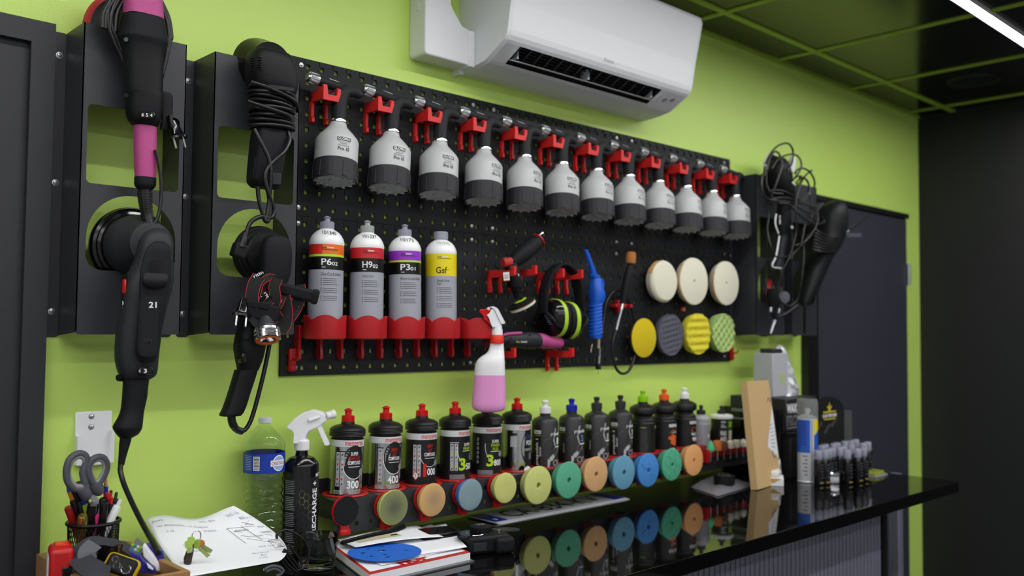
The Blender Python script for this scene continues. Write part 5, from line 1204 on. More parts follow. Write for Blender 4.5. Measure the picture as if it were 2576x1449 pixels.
# ---------------------------------------------------------------- foam pads on the panel
def zp(x, y): return (1560+x/4.83, 630+y/4.83)
CRM = foam('cream', (228, 224, 202), .03); CRS = CRM
def big_pad(z, rad, yf, th, label, mf, ms, hole=0, dome=False):
    c = at(*zp(*z), yf); r = thing('foam_pad', label, 'polishing pad', c, 'foam pads on the wall panel'); X = frame(V((0, 0, 0)), x=(1, 0, 0), z=(0, -1, 0))
    pf = [(0, -th), (rad*.86, -th), (rad*.9, -th+.004), (rad*.97, -th*.45), (rad, -th*.3)]; mis = [1]*4
    if dome: pf += [(rad*.995, -.014), (rad*.96, -.006), (rad*.88, -.001), (rad*.7, .001), (0, .002)]; mis += [1]+[0]*4
    else: pf += [(rad, -.005), (rad*.985, -.001), (rad*.95, 0)]; mis += [1, 1, 0]
    if hole and not dome: pf += [(hole+.002, 0), (hole, -.002), (hole, -.015), (0, -.015)]; mis += [0, 2, 2, 2]
    elif not dome: pf += [(0, .0005)]; mis += [0]
    MB().lathe(pf, 48, X, 0, mis=mis).build('foam', [mf, ms, mf], r)
    MB().lathe([(0, -th-.004), (rad*.82, -th-.004), (rad*.84, -th+.0003), (0, -th+.0003)], 36, X).build('velcro_back', PLB2, r)
    mm = MB().lathe([(0, -abs(yf)+abs(PY)+.0006), (.03, -abs(yf)+abs(PY)+.0006), (.03, -th-.004), (0, -th-.004)], 20, X); mm.build('mount', RED, r)
    return r
p1 = big_pad((560, 375), .068, -.062, .036, 'thick domed cream foam pad with a tan worn patch', CRM, CRS, 0, True)
p2 = big_pad((905, 375), .0785, -.064, .03, 'largest cream foam pad with a centre hole, between two others', CRM, CRS, .0052)
p3 = big_pad((1298, 398), .0765, -.058, .03, 'cream foam pad with a centre hole next to the bracket', CRM, CRS, .005)
STN = mat('tan stain', (206, 160, 104), .9); 
def stain(parent, rad, th, a0, a1, z0, z1):
    X = frame(V((0, 0, 0)), x=(1, 0, 0), z=(0, -1, 0)); MB().lathe([(rad+.0007, z0), (rad+.0007, z1)], 14, X, 0, a0, a1).build('stain', STN, parent)
stain(p1, .0672, .036, math.radians(105), math.radians(160), -.024, -.008)
stain(p2, .0785, .03, math.radians(135), math.radians(262), -.0095, -.003); stain(p3, .0765, .03, math.radians(150), math.radians(250), -.0095, -.003)
p4 = big_pad((295, 1062), .062, -.05, .018, 'flat mustard yellow foam pad with a dark rim', foam('mustard', (208, 184, 12), .03), mat('dark pad rim', (60, 56, 40), .7), 0)
def waffle(z, rad, yf, th, label, col, cside, lam, amp, ang):
    c = at(*zp(*z), yf); r = thing('foam_pad', label, 'polishing pad', c, 'foam pads on the wall panel')
    mb = MB(); n = 60; m = 30; rows = []
    def hgt(x, z_):
        u = (x*math.cos(ang)-z_*math.sin(ang))*2*PI/lam; v = (x*math.sin(ang)+z_*math.cos(ang))*2*PI/lam; return amp*math.cos(u)*math.cos(v)
    for j in range(m+1):
        rr = rad*j/m*(1 if j < m else 1)
        rows.append([V((rr*math.cos(2*PI*k/n), -hgt(rr*math.cos(2*PI*k/n), rr*math.sin(2*PI*k/n)), rr*math.sin(2*PI*k/n))) for k in range(n)])
    # outer wall wavy where the waffle meets the edge
    for yy, f in ((.008, 1.0), (th-.004, .93), (th, .88)): rows.append([V((rad*f*math.cos(2*PI*k/n), yy, rad*f*math.sin(2*PI*k/n))) for k in range(n)])
    mb.rings(rows[1:], 0, True, mis=[0]*(m-1)+[1]*4)
    mb.build('foam', [col, cside], r, smooth=60)
    X = frame(V((0, 0, 0)), x=(1, 0, 0), z=(0, -1, 0)); MB().lathe([(0, -th-.004), (rad*.82, -th-.004), (rad*.84, -th+.0003), (0, -th+.0003)], 36, X).build('velcro_back', PLB2, r)
    MB().lathe([(0, -abs(yf)+abs(PY)+.0006), (.03, -abs(yf)+abs(PY)+.0006), (.03, -th-.004), (0, -th-.004)], 20, X).build('mount', RED, r)
waffle((622, 1025), .067, -.05, .026, 'dark grey waffle foam pad beside the mustard yellow pad', foam('slate', (84, 84, 96)), MATS['foam slate'], .024, .0026, .6)
waffle((960, 1013), .068, -.06, .034, 'yellow waffle foam pad between the grey and green ones', foam('lemon', (214, 202, 50)), MATS['foam lemon'], .036, .0045, .75)
waffle((1262, 1002), .0665, -.06, .034, 'pale green waffle foam pad at the end of the row', foam('pale green', (166, 192, 116)), MATS['foam pale green'], .031, .0045, .05)
# small red pieces
q = at(1717, 778, PY); r = thing('number_tag', 'small red tag with white marks between the cream and waffle pads', 'tag', q)
MB().rbox(-.013, .013, -.004, 0, -.0085, .0085, .001, 1).build('plate', RED, r); mb = MB(); text_flat(mb, '40', .013, .011, frame(V((.002, -.0046, 0)), x=(1, 0, 0), z=(0, -1, 0)), 0, .02); mb.build('number', INKW, r, smooth=0)
def small_hook(px, py, label, s=1):
    b = at(px, py, PY); r = thing('hook', label, 'hook', b, 'small red hooks at the panel edge')
    MB().rbox(-.009, .009, -.012, 0, -.027, .026, .004, 2).rbox(-.0065, .0065, -.0145, -.006, -.024, -.012, .001, 1).rbox(-.0065, .0065, -.0145, -.006, -.01, .001, .001, 1).build('hook_body', RED, r)
    MB().tube(smooth_path([V((0, -.008, .004)), V((0, -.022, .0)), V((0, -.03, .002)), V((0, -.034, .01))], 5), .0026, 8).build('peg', RED, r)
small_hook(731, 905, 'small red hook at the panel corner below the orange-banded bottle'); small_hook(1836, 888, 'small red hook at the panel corner under the green waffle pad')
# ---------------------------------------------------------------- mini polisher lying on two hooks
z7 = lambda x, y: (1180+x/5.173, 760+y/5.173)
y0 = -.08
T = thing('mini_polisher', 'slim grey and magenta mini polisher lying across two arm hooks', 'polisher', at(1340, 860, y0))
UPV = (0, 0, 1)
def seg(rows, name, m, k=1): return part(body(MB(), zst(z7, rows, y0, k), side=(0, 0, 1), n=22), name, m, T)
seg([(230, 505, 50), (300, 500, 56), (420, 498, 68), (470, 496, 82), (600, 500, 96), (700, 500, 106), (800, 500, 112), (880, 502, 100), (900, 505, 92)], 'housing', DGREY)
seg([(870, 500, 88), (900, 500, 98), (960, 505, 96), (1030, 525, 82), (1100, 530, 76), (1180, 532, 70), (1190, 532, 62)], 'grip', PINK)
seg([(1170, 530, 60), (1200, 526, 66), (1290, 525, 64), (1320, 526, 50)], 'battery', PLB)
for row in ([(440, 432), (520, 414), (680, 404)], ): part(MB().tube(pth([z7(a, b)+(y0-.012,) for a, b in row]), .0045, 8), 'accent', PINK, T)
seg([(215, 520, 30), (225, 520, 74), (262, 518, 78), (270, 518, 30)], 'pad', mat('dark red pad', (120, 30, 40), .8, bump=.3, bscale=400))
for x_, y_, w_ in ((545, 465, .006), (530, 505, .008), (530, 525, .008), (530, 545, .008), (795, 428, .005), (1025, 580, .005)): part(MB().rbox(-w_/1.6, w_/1.6, -.0012, .0012, -.0012, .0012, .0005, 1, 0, Matrix.Translation(at(*z7(x_, y_), y0-.021))), 'slot', PLB, T)
part(MB().lathe([(0, .004), (.0055, .004), (.006, -.004), (0, -.004)], 14, frame(at(*z7(880, 565), y0-.016), x=(1, 0, 0), z=(-.3, -.9, -.2))), 'switch', PLB, T)
mb = MB(); X = frame(at(*z7(690, 515), y0-.0225), x=(1, 0, .02), z=(0, -1, -.05)); text_flat(mb, 'Pro', .012, .006, X@Matrix.Translation((-.016, 0, .0015)), 0, .02); text_flat(mb, 'Scratch', .022, .0055, X@Matrix.Translation((.006, 0, .0015)), 1, .01); part(mb, 'lettering', [YEL, INKW], T, smooth=0)
# ---------------------------------------------------------------- pink spray bottle hanging on the last cup
y0 = -.118
T = thing('spray_bottle', 'translucent spray bottle half full of pink liquid, hung on the empty cup', 'spray bottle', at(1235, 900, y0))
FRO = mat('frosted plastic', (226, 227, 230), .35, sss=.3); PKL = mat('pink liquid in frosted plastic', (222, 150, 205), .3, sss=.3)
rows = sm_rows([(300, 425, 512), (278, 448, 530), (272, 450, 560), (262, 454, 600), (243, 457, 645), (200, 459, 695), (140, 461, 740), (100, 463, 775), (82, 465, 810), (72, 467, 870), (66, 469, 950)], 3)
rl = sm_rows([(66, 469, 950), (55, 473, 1080), (45, 476, 1200), (35, 478, 1310), (36, 477, 1345), (50, 468, 1378), (85, 440, 1396), (140, 390, 1404)], 3)
def zr(r_): return [(z7(a, 0)[0], z7(b, 0)[0], z7(0, c_)[1]) for a, b, c_ in r_]
VX = V((.72, -.69, 0))
part(pxbody(MB(), zr(rows), y0, .62, 2.6, 30, side=VX), 'bottle', FRO, T); part(pxbody(MB(), zr(rl), y0, .62, 2.6, 30, side=VX), 'liquid', PKL, T)
c = at(*z7(362, 515), y0); X = frame(c)
part(MB().lathe([(0, -.004), (.0175, -.004), (.018, -.002), (.0172, .015), (.016, .0175), (0, .0175)], 30, X), 'collar', mat('orange red collar', (226, 50, 30), .35, bump=.4, bscale=150), T)
part(MB().lathe([(.0145, .016), (.0142, .03), (.0125, .034), (.0125, .042), (0, .044)], 24, X), 'neck', WHITE, T)
def zpoly(pts, y, th, name, m, par=None, bev=.002):
    base = [at(*z7(a, b), y) for a, b in pts]; n_ = (_f*-1).normalized(); mb = MB(); k = len(base)
    mb.add([p+n_*th/2 for p in base]+[p-n_*th/2 for p in base], [tuple(range(k)), tuple(reversed(range(k, 2*k)))]+[(i, (i+1) % k, k+(i+1) % k, k+i) for i in range(k)])
    o = part(mb, name, m, T, smooth=0); md = o.modifiers.new('bevel', 'BEVEL'); md.width = bev; md.segments = 2; md.limit_method = 'ANGLE'; return o
zpoly([(306, 330), (412, 330), (418, 285), (400, 240), (370, 170), (345, 90), (290, 85), (262, 150), (232, 165), (262, 215), (285, 290)], y0, .018, 'pump_body', WHITE)
zpoly([(268, 62), (320, 56), (374, 84), (470, 268), (462, 282), (420, 284), (362, 160), (330, 92)], y0, .026, 'shroud', WHITE)
zpoly([(136, 112), (152, 90), (215, 95), (245, 62), (290, 62), (294, 140), (262, 160), (240, 150), (242, 215), (280, 262), (275, 300), (235, 250), (196, 232), (196, 185), (150, 140)], y0+.002, .014, 'trigger', REDD)
part(MB().lathe([(0, .003), (.0035, .003), (.004, 0)], 12, frame(at(*z7(254, 85), y0-.008), z=-_f)), 'pivot', WHITE, T)
# ================================================================ tools in the two far brackets
zA = lambda x, y: (1880+x/5.366, 350+y/5.366)
zB = lambda x, y: (1880+x/5.175, 580+y/5.175)
y0 = -.15
T = thing('cabled_polisher', 'black polisher with white trim buried in its tangled cable on the third bracket', 'polisher', at(1960, 560, y0))
def zrow(zf, rows): return [(zf(a, 0)[0], zf(b, 0)[0], zf(0, c)[1]) for a, b, c in rows]
part(pxbody(MB(), sm_rows(zrow(zA, [(300, 560, 300), (250, 600, 380), (240, 620, 480), (260, 640, 600), (300, 660, 700), (380, 650, 800), (400, 610, 900), (388, 595, 1000), (385, 580, 1100), (395, 565, 1200), (412, 545, 1300)])), y0, .8, 2.6), 'housing', PLB, T)
part(pxbody(MB(), sm_rows(zrow(zB, [(408, 535, 40), (400, 525, 120), (385, 505, 220), (372, 490, 320), (350, 470, 400), (330, 445, 470), (335, 430, 500)])), y0, .85, 2.6), 'handle', DGREY, T)
part(pxbody(MB(), sm_rows(zrow(zA, [(585, 630, 222), (560, 660, 250), (548, 668, 300), (540, 665, 380), (560, 650, 450)])), y0-.03, .5, 2.8), 'white_nose', WHITE, T)
part(MB().rbox(-.011, .011, -.002, .002, -.003, .003, .001, 1, 0, Matrix.Translation(at(*zA(628, 600), y0-.05))@Matrix.Rotation(.35, 4, 'Y')), 'white_mark', WHITE, T)
part(MB().tube(pth([zA(390, 1010)+(y0-.03,), zA(378, 1140)+(y0-.03,), zA(420, 1275)+(y0-.03,)], None, 5), .0028, 8), 'white_trim', WHITE, T)
part(MB().tube(pth([zB(418, 70)+(y0-.028,), zB(398, 200)+(y0-.028,), zB(372, 340)+(y0-.028,), zB(325, 465)+(y0-.028,), zB(440, 492)+(y0-.028,)], None, 5), .003, 8), 'white_trim', WHITE, T)
X = frame(at(*zA(440, 1090), y0-.042), x=V((-.02, .0, 1)), z=TOC)@Matrix.Rotation(PI, 4, 'Z'); mb = MB(); text_flat(mb, 'RUPES', .03, .0055, X, 0, .02); part(mb, 'lettering', INKW, T, smooth=0)
part(MB().lathe([(0, -.006), (.062, -.006), (.064, 0), (.062, .006), (0, .008)], 40, frame(at(*zA(330, 420), -.075), x=(1, 0, 0), z=(.1, -1, 0))), 'white_plate', WHITE, T)
part(MB().lathe([(0, .006), (.058, .006), (.05, .02), (.04, .05), (0, .06)], 36, frame(at(*zA(330, 420), -.075), x=(1, 0, 0), z=(.1, -1, 0))), 'backing_plate', PLB, T)
part(MB().lathe([(0, .004), (.006, .004), (.007, -.004), (0, -.004)], 14, frame(at(*zA(595, 1190), y0-.03), z=TOC)), 'chrome_button', CHROME, T)
# the tangle: each loop a cord of its own
loops = [[(240, 340), (300, 215), (400, 100), (520, 55), (590, 95), (618, 190), (600, 330), (540, 420)], [(260, 420), (300, 260), (370, 170), (425, 195), (450, 260), (470, 330)], [(330, 400), (400, 290), (500, 225), (620, 205), (700, 250), (730, 350), (700, 440), (640, 520)],
         [(640, 470), (680, 410), (750, 392), (840, 440), (900, 540), (905, 640), (850, 750), (740, 840), (650, 850)], [(700, 530), (760, 520), (820, 590), (830, 680), (780, 780), (700, 830)], [(870, 420), (800, 475), (740, 560), (690, 680), (660, 800), (650, 950), (655, 1150), (640, 1300), (600, 1449)],
         [(200, 480), (190, 620), (230, 760), (300, 820), (440, 830), (560, 850), (640, 880)], [(290, 700), (420, 690), (540, 720), (640, 780), (760, 860), (880, 930), (950, 1010), (940, 1140), (880, 1260), (780, 1380), (640, 1440)], [(280, 860), (290, 1040), (270, 1200), (285, 1350), (320, 1449)], [(420, 860), (560, 880), (680, 1000), (780, 1080), (900, 1140), (1000, 1140), (1040, 1100), (1010, 1040)],
         [(680, 1120), (690, 1240), (740, 1380), (800, 1449)], [(860, 700), (850, 860), (870, 1040), (780, 1160), (750, 1300), (720, 1449)], [(640, 860), (720, 940), (840, 1000), (960, 1020)], [(240, 360), (215, 520), (205, 700), (260, 830), (330, 880)], [(270, 380), (255, 520), (270, 640), (330, 720), (480, 740)], [(470, 350), (430, 480), (390, 600), (360, 680)], [(300, 830), (420, 790), (560, 800), (690, 860), (840, 880), (930, 930)], [(600, 560), (690, 500), (790, 540), (840, 640), (830, 760)]]
for i, lp in enumerate(loops): part(MB().tube(pth([zA(*q)+(y0-.055-.012*math.sin(i*2.1+j*.7),) for j, q in enumerate(lp)], None, 6), .0034, 7), 'cord', CORD, T, smooth=60)
lp2 = [[(260, 0), (300, 180), (360, 330), (480, 345), (590, 300), (700, 190), (800, 60), (880, -40)], [(245, 100), (250, 260), (290, 480), (340, 640), (400, 800), (430, 900), (500, 970), (560, 985)], [(250, 420), (250, 560), (252, 700), (270, 760)], [(650, -20), (710, 130), (735, 260), (725, 480), (700, 700), (670, 850), (620, 940), (540, 990)], [(640, 0), (600, 180), (540, 360), (460, 520), (420, 680), (415, 800)], [(720, -30), (700, 160), (640, 270), (540, 380)]]
for i, lp in enumerate(lp2): part(MB().tube(pth([zB(*q)+(y0-.045-.012*math.sin(i*1.7+j*.9),) for j, q in enumerate(lp)], None, 6), .0034, 7), 'cord', CORD, T, smooth=60)
part(MB().rbox(-.022, .022, -.006, .006, -.0075, .0075, .002, 1, 0, Matrix.Translation(at(*zA(700, 570), y0-.03))@Matrix.Rotation(-.6, 4, 'Y')), 'lime_tag', mat('lime tag', (150, 178, 40), .5), T)
part(MB().tube([at(*zB(380, 1140), y0-.03), at(*zB(480, 1100), y0-.03), at(*zB(660, 970), y0-.03)], [.006, .0065, .004], 10), 'cord_boot', CORD, T)
# ---------------------------------------------------------------- small red and black sander
y0 = -.13
T = thing('sander', 'small black sander with a red pad edge hanging below the tangled cable', 'sander', at(1945, 750, y0))
X = frame(at(*zB(240, 800), -.085), x=(1, 0, 0), z=V((.35, -.93, -.05)))
part(MB().lathe([(0, -.004), (.044, -.004), (.046, 0), (.046, .008), (.044, .01), (0, .01)], 36, X), 'pad', DGREY, T)
part(MB().lathe([(.044, .009), (.0455, .011), (.0455, .02), (.042, .022), (0, .022)], 36, X, 0, math.radians(110), math.radians(260)), 'red_edge', RED, T)
part(MB().lathe([(0, .012), (.04, .012), (.036, .026), (.026, .045), (.02, .062), (0, .066)], 30, X), 'shroud', PLB, T)
X2 = frame(at(*zB(480, 870), y0-.035), x=(1, 0, 0), z=TOC); part(MB().lathe([(0, -.02), (.02, -.02), (.0215, .0), (.02, .004), (0, .006)], 28, X2), 'round_cap', mat('grey cap', (84, 86, 96), .4), T)
part(body(MB(), zst(zB, [(330, 760, 70), (340, 860, 90), (350, 950, 80), (340, 1040, 40), (330, 1080, 30)], y0-.02, sc=5.175), n=18), 'body', PLB, T)
part(MB().tube([at(*zB(q, w), y0-.02) for q, w in ((360, 1160), (345, 1210), (325, 1260), (318, 1290), (300, 1340))], [.006, .0058, .0045, .005, .003], 10), 'air_fitting', STEEL, T)
part(MB().tube([at(*zB(q, w), y0-.02) for q, w in ((345, 1060), (350, 1110), (365, 1165))], [.007, .009, .007], 10), 'hose_end', PLB, T)
for q, w in ((305, 1030), (410, 1045)): part(MB().lathe([(0, -.008), (.005, -.008), (.005, .008), (0, .008)], 12, frame(at(*zB(q, w), y0-.03), z=V((.2, 0, 1)))), 'screw', STEEL, T)
# ---------------------------------------------------------------- second machine, tilted in the last bracket
y0 = -.165
T = thing('heat_gun', 'long black machine leaning out of the last bracket beside the dark door', 'tool', at(2060, 640, y0))
rows = [(2092, 2118, 505), (2070, 2130, 515), (2056, 2136, 535), (2050, 2136, 565), (2048, 2128, 595), (2036, 2112, 625), (2026, 2094, 655), (2020, 2078, 690), (2014, 2062, 725), (2012, 2046, 752), (2014, 2036, 770)]
part(pxbody(MB(), sm_rows(rows), y0, .8, 2.6), 'housing', PLB, T)
part(pxbody(MB(), sm_rows([(2108, 2122, 512), (2112, 2136, 530), (2114, 2138, 560), (2112, 2132, 580)]), y0-.03, .5), 'cheek', PLGL, T)
part(MB().tube(pth([(2126, 586), (2150, 568), (2178, 547), (2189, 540)], y0-.03), [.0055]*7+[.006]*6+[.005]*5+[.0015], 10) if False else MB().tube([at(2126, 586, y0-.03), at(2134, 580, y0-.03), at(2136, 578, y0-.03), at(2165, 556, y0-.03), at(2190, 539, y0-.03)], [.003, .0035, .006, .0055, .0012], 10), 'spike', PLB, T)
part(MB().tube([at(2124, 588, y0-.031), at(2136, 579, y0-.031)], .0032, 8), 'spike_collar', STEEL, T)
for d in (0, 5): part(MB().tube([at(2128, 590+d, y0-.03), at(2166, 589+d, y0-.03)], .0024, 8), 'plug_pin', mat('dull pin', (120, 120, 135), .35, .6), T)
for i in range(7):
    f_ = i/6; q = at(2045+26*f_, 592+24*f_, y0); part(MB().tube(pth([(2040-i*1.5, 560+i*9, y0-.015), (2058-i, 582+i*8, y0-.05), (2095-i*1.5, 598+i*6, y0-.055), (2130-i*3, 592+i*6, y0-.03)], None, 6), .0032, 7), 'cord', CORD, T, smooth=60)
part(MB().tube(pth([(2060, 512), (2048, 535), (2042, 570), (2050, 590)], y0-.02), .0032, 7), 'cord', CORD, T, smooth=60); part(MB().tube(pth([(2070, 510), (2056, 530), (2050, 560)], y0-.03), .0032, 7), 'cord', CORD, T, smooth=60)
X = frame(at(2060, 624, y0-.045), x=V((.35, -.1, .93)), z=TOC); mb = MB(); text_flat(mb, 'STEINEL', .022, .005, X, 0, .02) if False else text_flat(mb, 'MILW', .02, .0055, X, 0, .02); part(mb, 'lettering', mat('grey letter', (150, 150, 156), .5), T, smooth=0)
# ================================================================ things on the counter: far end
K = ZTOP
def onk(px, py, label, name, cat, group=None, dz=0): q = atz(px, py, K); return thing(name, label, cat, (q.x, q.y, K+dz), group)
BLKC = mat('black carton', (20, 20, 22), .5); 
ca1 = thing('storage_box', 'large black storage box standing under the WAX PRO carton', 'box', (1.765, -.245, K))
MB().rbox(0, .26, -.012, .235, 0, .152, .004, 2).build('box', BLKC, ca1)
MB().rbox(-.002, .262, -.014, .236, .14, .154, .002, 1).build('lid_edge', PLB, ca1)
ca2 = thing('carton', 'black carton printed WAX PRO in white outline letters', 'box', (1.7605, -.243, K+.1545))
MB().rbox(0, .21, 0, .22, 0, .112, .003, 1).build('carton', mat('charcoal carton', (34, 34, 38), .5), ca2)
mb = MB(); X = frame(V((.036, -.0006, .078)), x=(1, 0, 0), z=(0, -1, 0)); text_flat(mb, 'WAX', .066, .032, X, 0, .05); X = X@Matrix.Translation((0, -.04, 0))
text_flat(mb, 'PRO', .066, .034, X, 1, .04); text_flat(mb, 'PRO', .06, .027, X@Matrix.Translation((0, 0, .0004)), 2, .0); mb.box(.004, .068, -.0008, 0, .012, .0145, 1)
mb.build('print', [INKW, mat('silver outline', (160, 160, 164), .5), mat('charcoal carton', (34, 34, 38), .5)], ca2, smooth=0)
ca3 = thing('tool_case', 'glossy black case behind the small bottles at the rack end', 'case', (1.752, -.02, K)) if False else None
# grey 3D box with its black lid
gb = thing('product_box', 'tall pale grey box marked 3D with a small black box on top', 'box', (1.79, -.175, K+.2668))
GBX = mat('pale grey carton', (172, 174, 180), .5)
zt = at(1927, 890, -.175).z-(K+.2668)
MB().rbox(0, .1, 0, .075, 0, zt, .002, 1).build('carton', GBX, gb)
mb = MB(); text_flat(mb, '3D', .035, .03, frame(V((.062, -.0006, zt-.085)), x=(1, 0, 0), z=(0, -1, 0)), 0, .02); mb.tube([V((-.0004, .035+.02*math.cos(t*PI/12), zt-.1+.012*math.sin(t*PI/12))) for t in range(4, 14)], .0006, 4, 1); mb.build('print', [LIME, INKG], gb, smooth=0)
lb = thing('small_box', 'small flat black box lying on the tall pale grey box', 'box', (1.806, -.165, K+.2668+zt)); MB().rbox(0, .066, 0, .05, 0, .016, .002, 1).build('box', mat('dark grey carton', (44, 44, 46), .5), lb); MB().box(.001, .065, -.0006, .001, .007, .0085).build('lid_seam', mat('dark grey carton', (44, 44, 46), .5), lb, smooth=0)
# crinkled silver bag
sb = thing('plastic_bag', 'crinkled clear and silver plastic bag on the WAX PRO carton', 'bag', (1.93, -.13, K+.2668))
mb = MB(); n = 26; R = []; random.seed(11)
for j in range(15):
    f_ = j/14; z_ = .175*f_; a_ = .058*(1-f_)**.6+.008; b_ = .05*(1-f_)**.6+.006
    R.append([V((a_*math.cos(2*PI*k/n)*(1+random.uniform(-.16, .16))-.02*f_, b_*math.sin(2*PI*k/n)*(1+random.uniform(-.16, .16)), z_+random.uniform(-.004, .004)*(0 if j == 0 else 1))) for k in range(n)])
mb.rings(R).build('bag', mat('crinkled silver film', (196, 198, 202), .22, .35), sb, smooth=15)
# cardboard mailer leaning back
cb = thing('cardboard_mailer', 'flat brown cardboard mailer leaning in front of the cartons', 'box', (1.486, -.300, K))
CB = mat('kraft cardboard', (196, 164, 116), .8, bump=.1, bscale=300, var=.05, vscale=20)
mb = MB(); tl = .11; wv, hv = .205, .335; up = V((0, tl, 1)).normalized(); X = frame(V((0, 0, .003)), x=(1, .16, 0), z=up)
mb.prism([(0, 0), (wv, 0), (wv*.86, hv), (.0, hv)], 0, .022, X); mb.build('mailer', CB, cb, smooth=0)
def cbx(a, b, off=.0008): return X@V((a, -off, b))
mb = MB(); lab_ = [(wv*.95, .08), (wv*.885, .25), (wv*.8, .215), (wv*.58, .135), (wv*.56, .122)]; mb.add([cbx(a, b) for a, b in lab_], [(0, 1, 2, 3, 4)]); mb.add([cbx(a, b) for a, b in ((wv*.88, .01), (wv*1.0, .01), (wv*1.0, .078), (wv*.92, .07))], [(0, 1, 2, 3)])
for i in range(7): mb.add([cbx(a, b, .0014) for a, b in ((wv*.7, .12+i*.011), (wv*.86, .115+i*.013), (wv*.86, .117+i*.013), (wv*.7, .1222+i*.011))], [(0, 1, 2, 3)], 1)
mb.add([cbx(a, b, .0014) for a, b in ((wv*.93, .02), (wv*.98, .02), (wv*.98, .06), (wv*.94, .055))], [(0, 1, 2, 3)], 1)
mb.build('shipping_label', [PAPER, INKG], cb, smooth=0)
for P_ in ([cbx(a, b) for a, b in ((wv*.73, .108), (wv*.72, .095), (wv*.78, .083), (wv*.86, .092))], [cbx(wv*.78+.012*math.cos(t), .262+.016*math.sin(t)) for t in (0, .6, 1.2, 1.8, 2.4, 3)]): MB().tube(P_, .0014, 5).build('ink_mark', INKG, cb)
# black wide box behind the mini pads, at the rack's end
bb = thing('black_package', 'wide glossy black package with grey lettering behind the mini pads', 'package', (1.742, -.006, K))
zt2 = at(1838, 1020, -.02).z-K
MB().rbox(0, .016, -.225, 0, 0, zt2, .004, 2).build('package', PLGL, bb)
for i, (py, w_, h_) in enumerate(((1031, .06, .01), (1052, .08, .006), (1106, .03, .004))):
    q = atx(1855, py, 1.7415); MB().rbox(-.0012, .0004, q.y-.03, q.y-.03+w_, q.z-K-h_/2, q.z-K+h_/2, .0004, 1).build('lettering', mat('dull silver letter', (110, 110, 112), .5), bb, smooth=0)
# spray can
sc = onk(2046, 1214, 'tall aerosol can with blue and yellow label and clear cap', 'aerosol_can', 'spray can'); R = .034; H = .205
sc.location.y += .02; X = Matrix.Rotation(math.radians(-36), 4, 'Z')
MB().lathe([(0, 0), (R-.003, 0), (R, .002), (R, .004), (R-.002, .007), (R-.0015, .01), (R-.0015, H), (R-.004, H+.004), (R-.008, H+.008), (.012, H+.016), (0, H+.017)], 36).build('can', mat('white tin', (196, 198, 204), .3, .2), sc)
MB().lathe([(0, H+.016), (.005, H+.016), (.005, H+.022), (.008, H+.023), (.008, H+.034), (0, H+.035)], 16).build('nozzle', WHITE, sc)
MB().lathe([(R-.002, H+.003), (R-.0005, H+.004), (R-.0008, H+.06), (R-.004, H+.066), (R-.01, H+.067), (0, H+.068)], 36).build('cap', mat('clear frosted cap', (225, 228, 230), .25, trans=.85, ior=1.15), sc)
mb = MB(); BLc = mat('label blue', (30, 84, 176), .4); YEc = mat('label yellow', (228, 208, 24), .4); PBc = mat('label pale blue', (120, 150, 214), .4); NVc = mat('label navy', (30, 36, 140), .4)
patch_wrap(mb, R-.0015, -.06, -.006, .098, H, X, 0, .0004, 10); poly = lambda P_, m: poly_wrap(mb, P_, R-.0015, X, m, .0006)
for i in range(8):
    a0 = .008+.006*i; a1 = a0+.006
    poly([(a0, H), (a1, H), (a1, H-.05+.0045*i+.0045), (a0, H-.05+.0045*i)][::-1], 1); poly([(a0, H-.05+.0045*i), (a1, H-.0455+.0045*i), (a1, .1), (a0, .1-.0)], 0)
    poly([(a0, .1), (a1, .1), (a1, .085+.002*i), (a0, .085)], 3); poly([(a0, .085), (a1, .085+.002*i), (a1, .03), (a0, .03)], 2 if i % 3 else 4); poly([(a0, .03), (a1, .03), (a1, .014), (a0, .014)], 3 if 1 < i < 6 else 4); poly([(a0, .012), (a1, .012), (a1, .003), (a0, .003)], 1)
patch_wrap(mb, R-.0015, -.002, .0, .0, H, X, 5, .0006, 1)
for i in range(9): patch_wrap(mb, R-.0015, -.042, -.018, .195-i*.009, .199-i*.009, X, 3, .0008, 4)
for i in range(6): patch_wrap(mb, R-.0015, -.03+(i % 2)*.006, -.014, .085-i*.012, .089-i*.012, X, 5, .0008, 3)
mb.build('label', [BLc, YEc, PBc, NVc, mat('label white', (214, 216, 222), .4), INKG], sc, smooth=40)
# tin
tn = onk(2092, 1213, 'low round silver tin beside the aerosol can', 'round_tin', 'tin'); MB().lathe([(0, 0), (.034, 0), (.036, .003), (.036, .026), (.035, .028), (0, .028)], 36).build('tin', CHROME, tn); MB().lathe([(.0362, .022), (.0372, .024), (.0372, .034), (.035, .037), (0, .0375)], 36).build('lid', CHROME, tn)
# white box with soap bar
wb = onk(1953, 1219, 'small white carton with a gold triangle by the cardboard mailer', 'small_carton', 'box'); wb.rotation_euler.z = .55
MB().rbox(-.032, .04, -.022, .04, 0, .026, .001, 1).build('carton', WHITE, wb); mb = MB(); mb.add([V(q) for q in ((-.0326, .035, .024), (-.0326, -.015, .024), (-.0326, .01, .008))], [(0, 1, 2)]); mb.build('triangle', mat('gold print', (176, 146, 90), .5), wb, smooth=0)
so = thing('soap_bar', 'white rounded bar lying on the small white carton', 'bar', wb.location+V((.006, .008, .026))); so.rotation_euler.z = .4
MB().rbox(-.032, .032, -.016, .016, 0, .02, .007, 3).build('bar', mat('white clay', (214, 216, 214), .5), so)
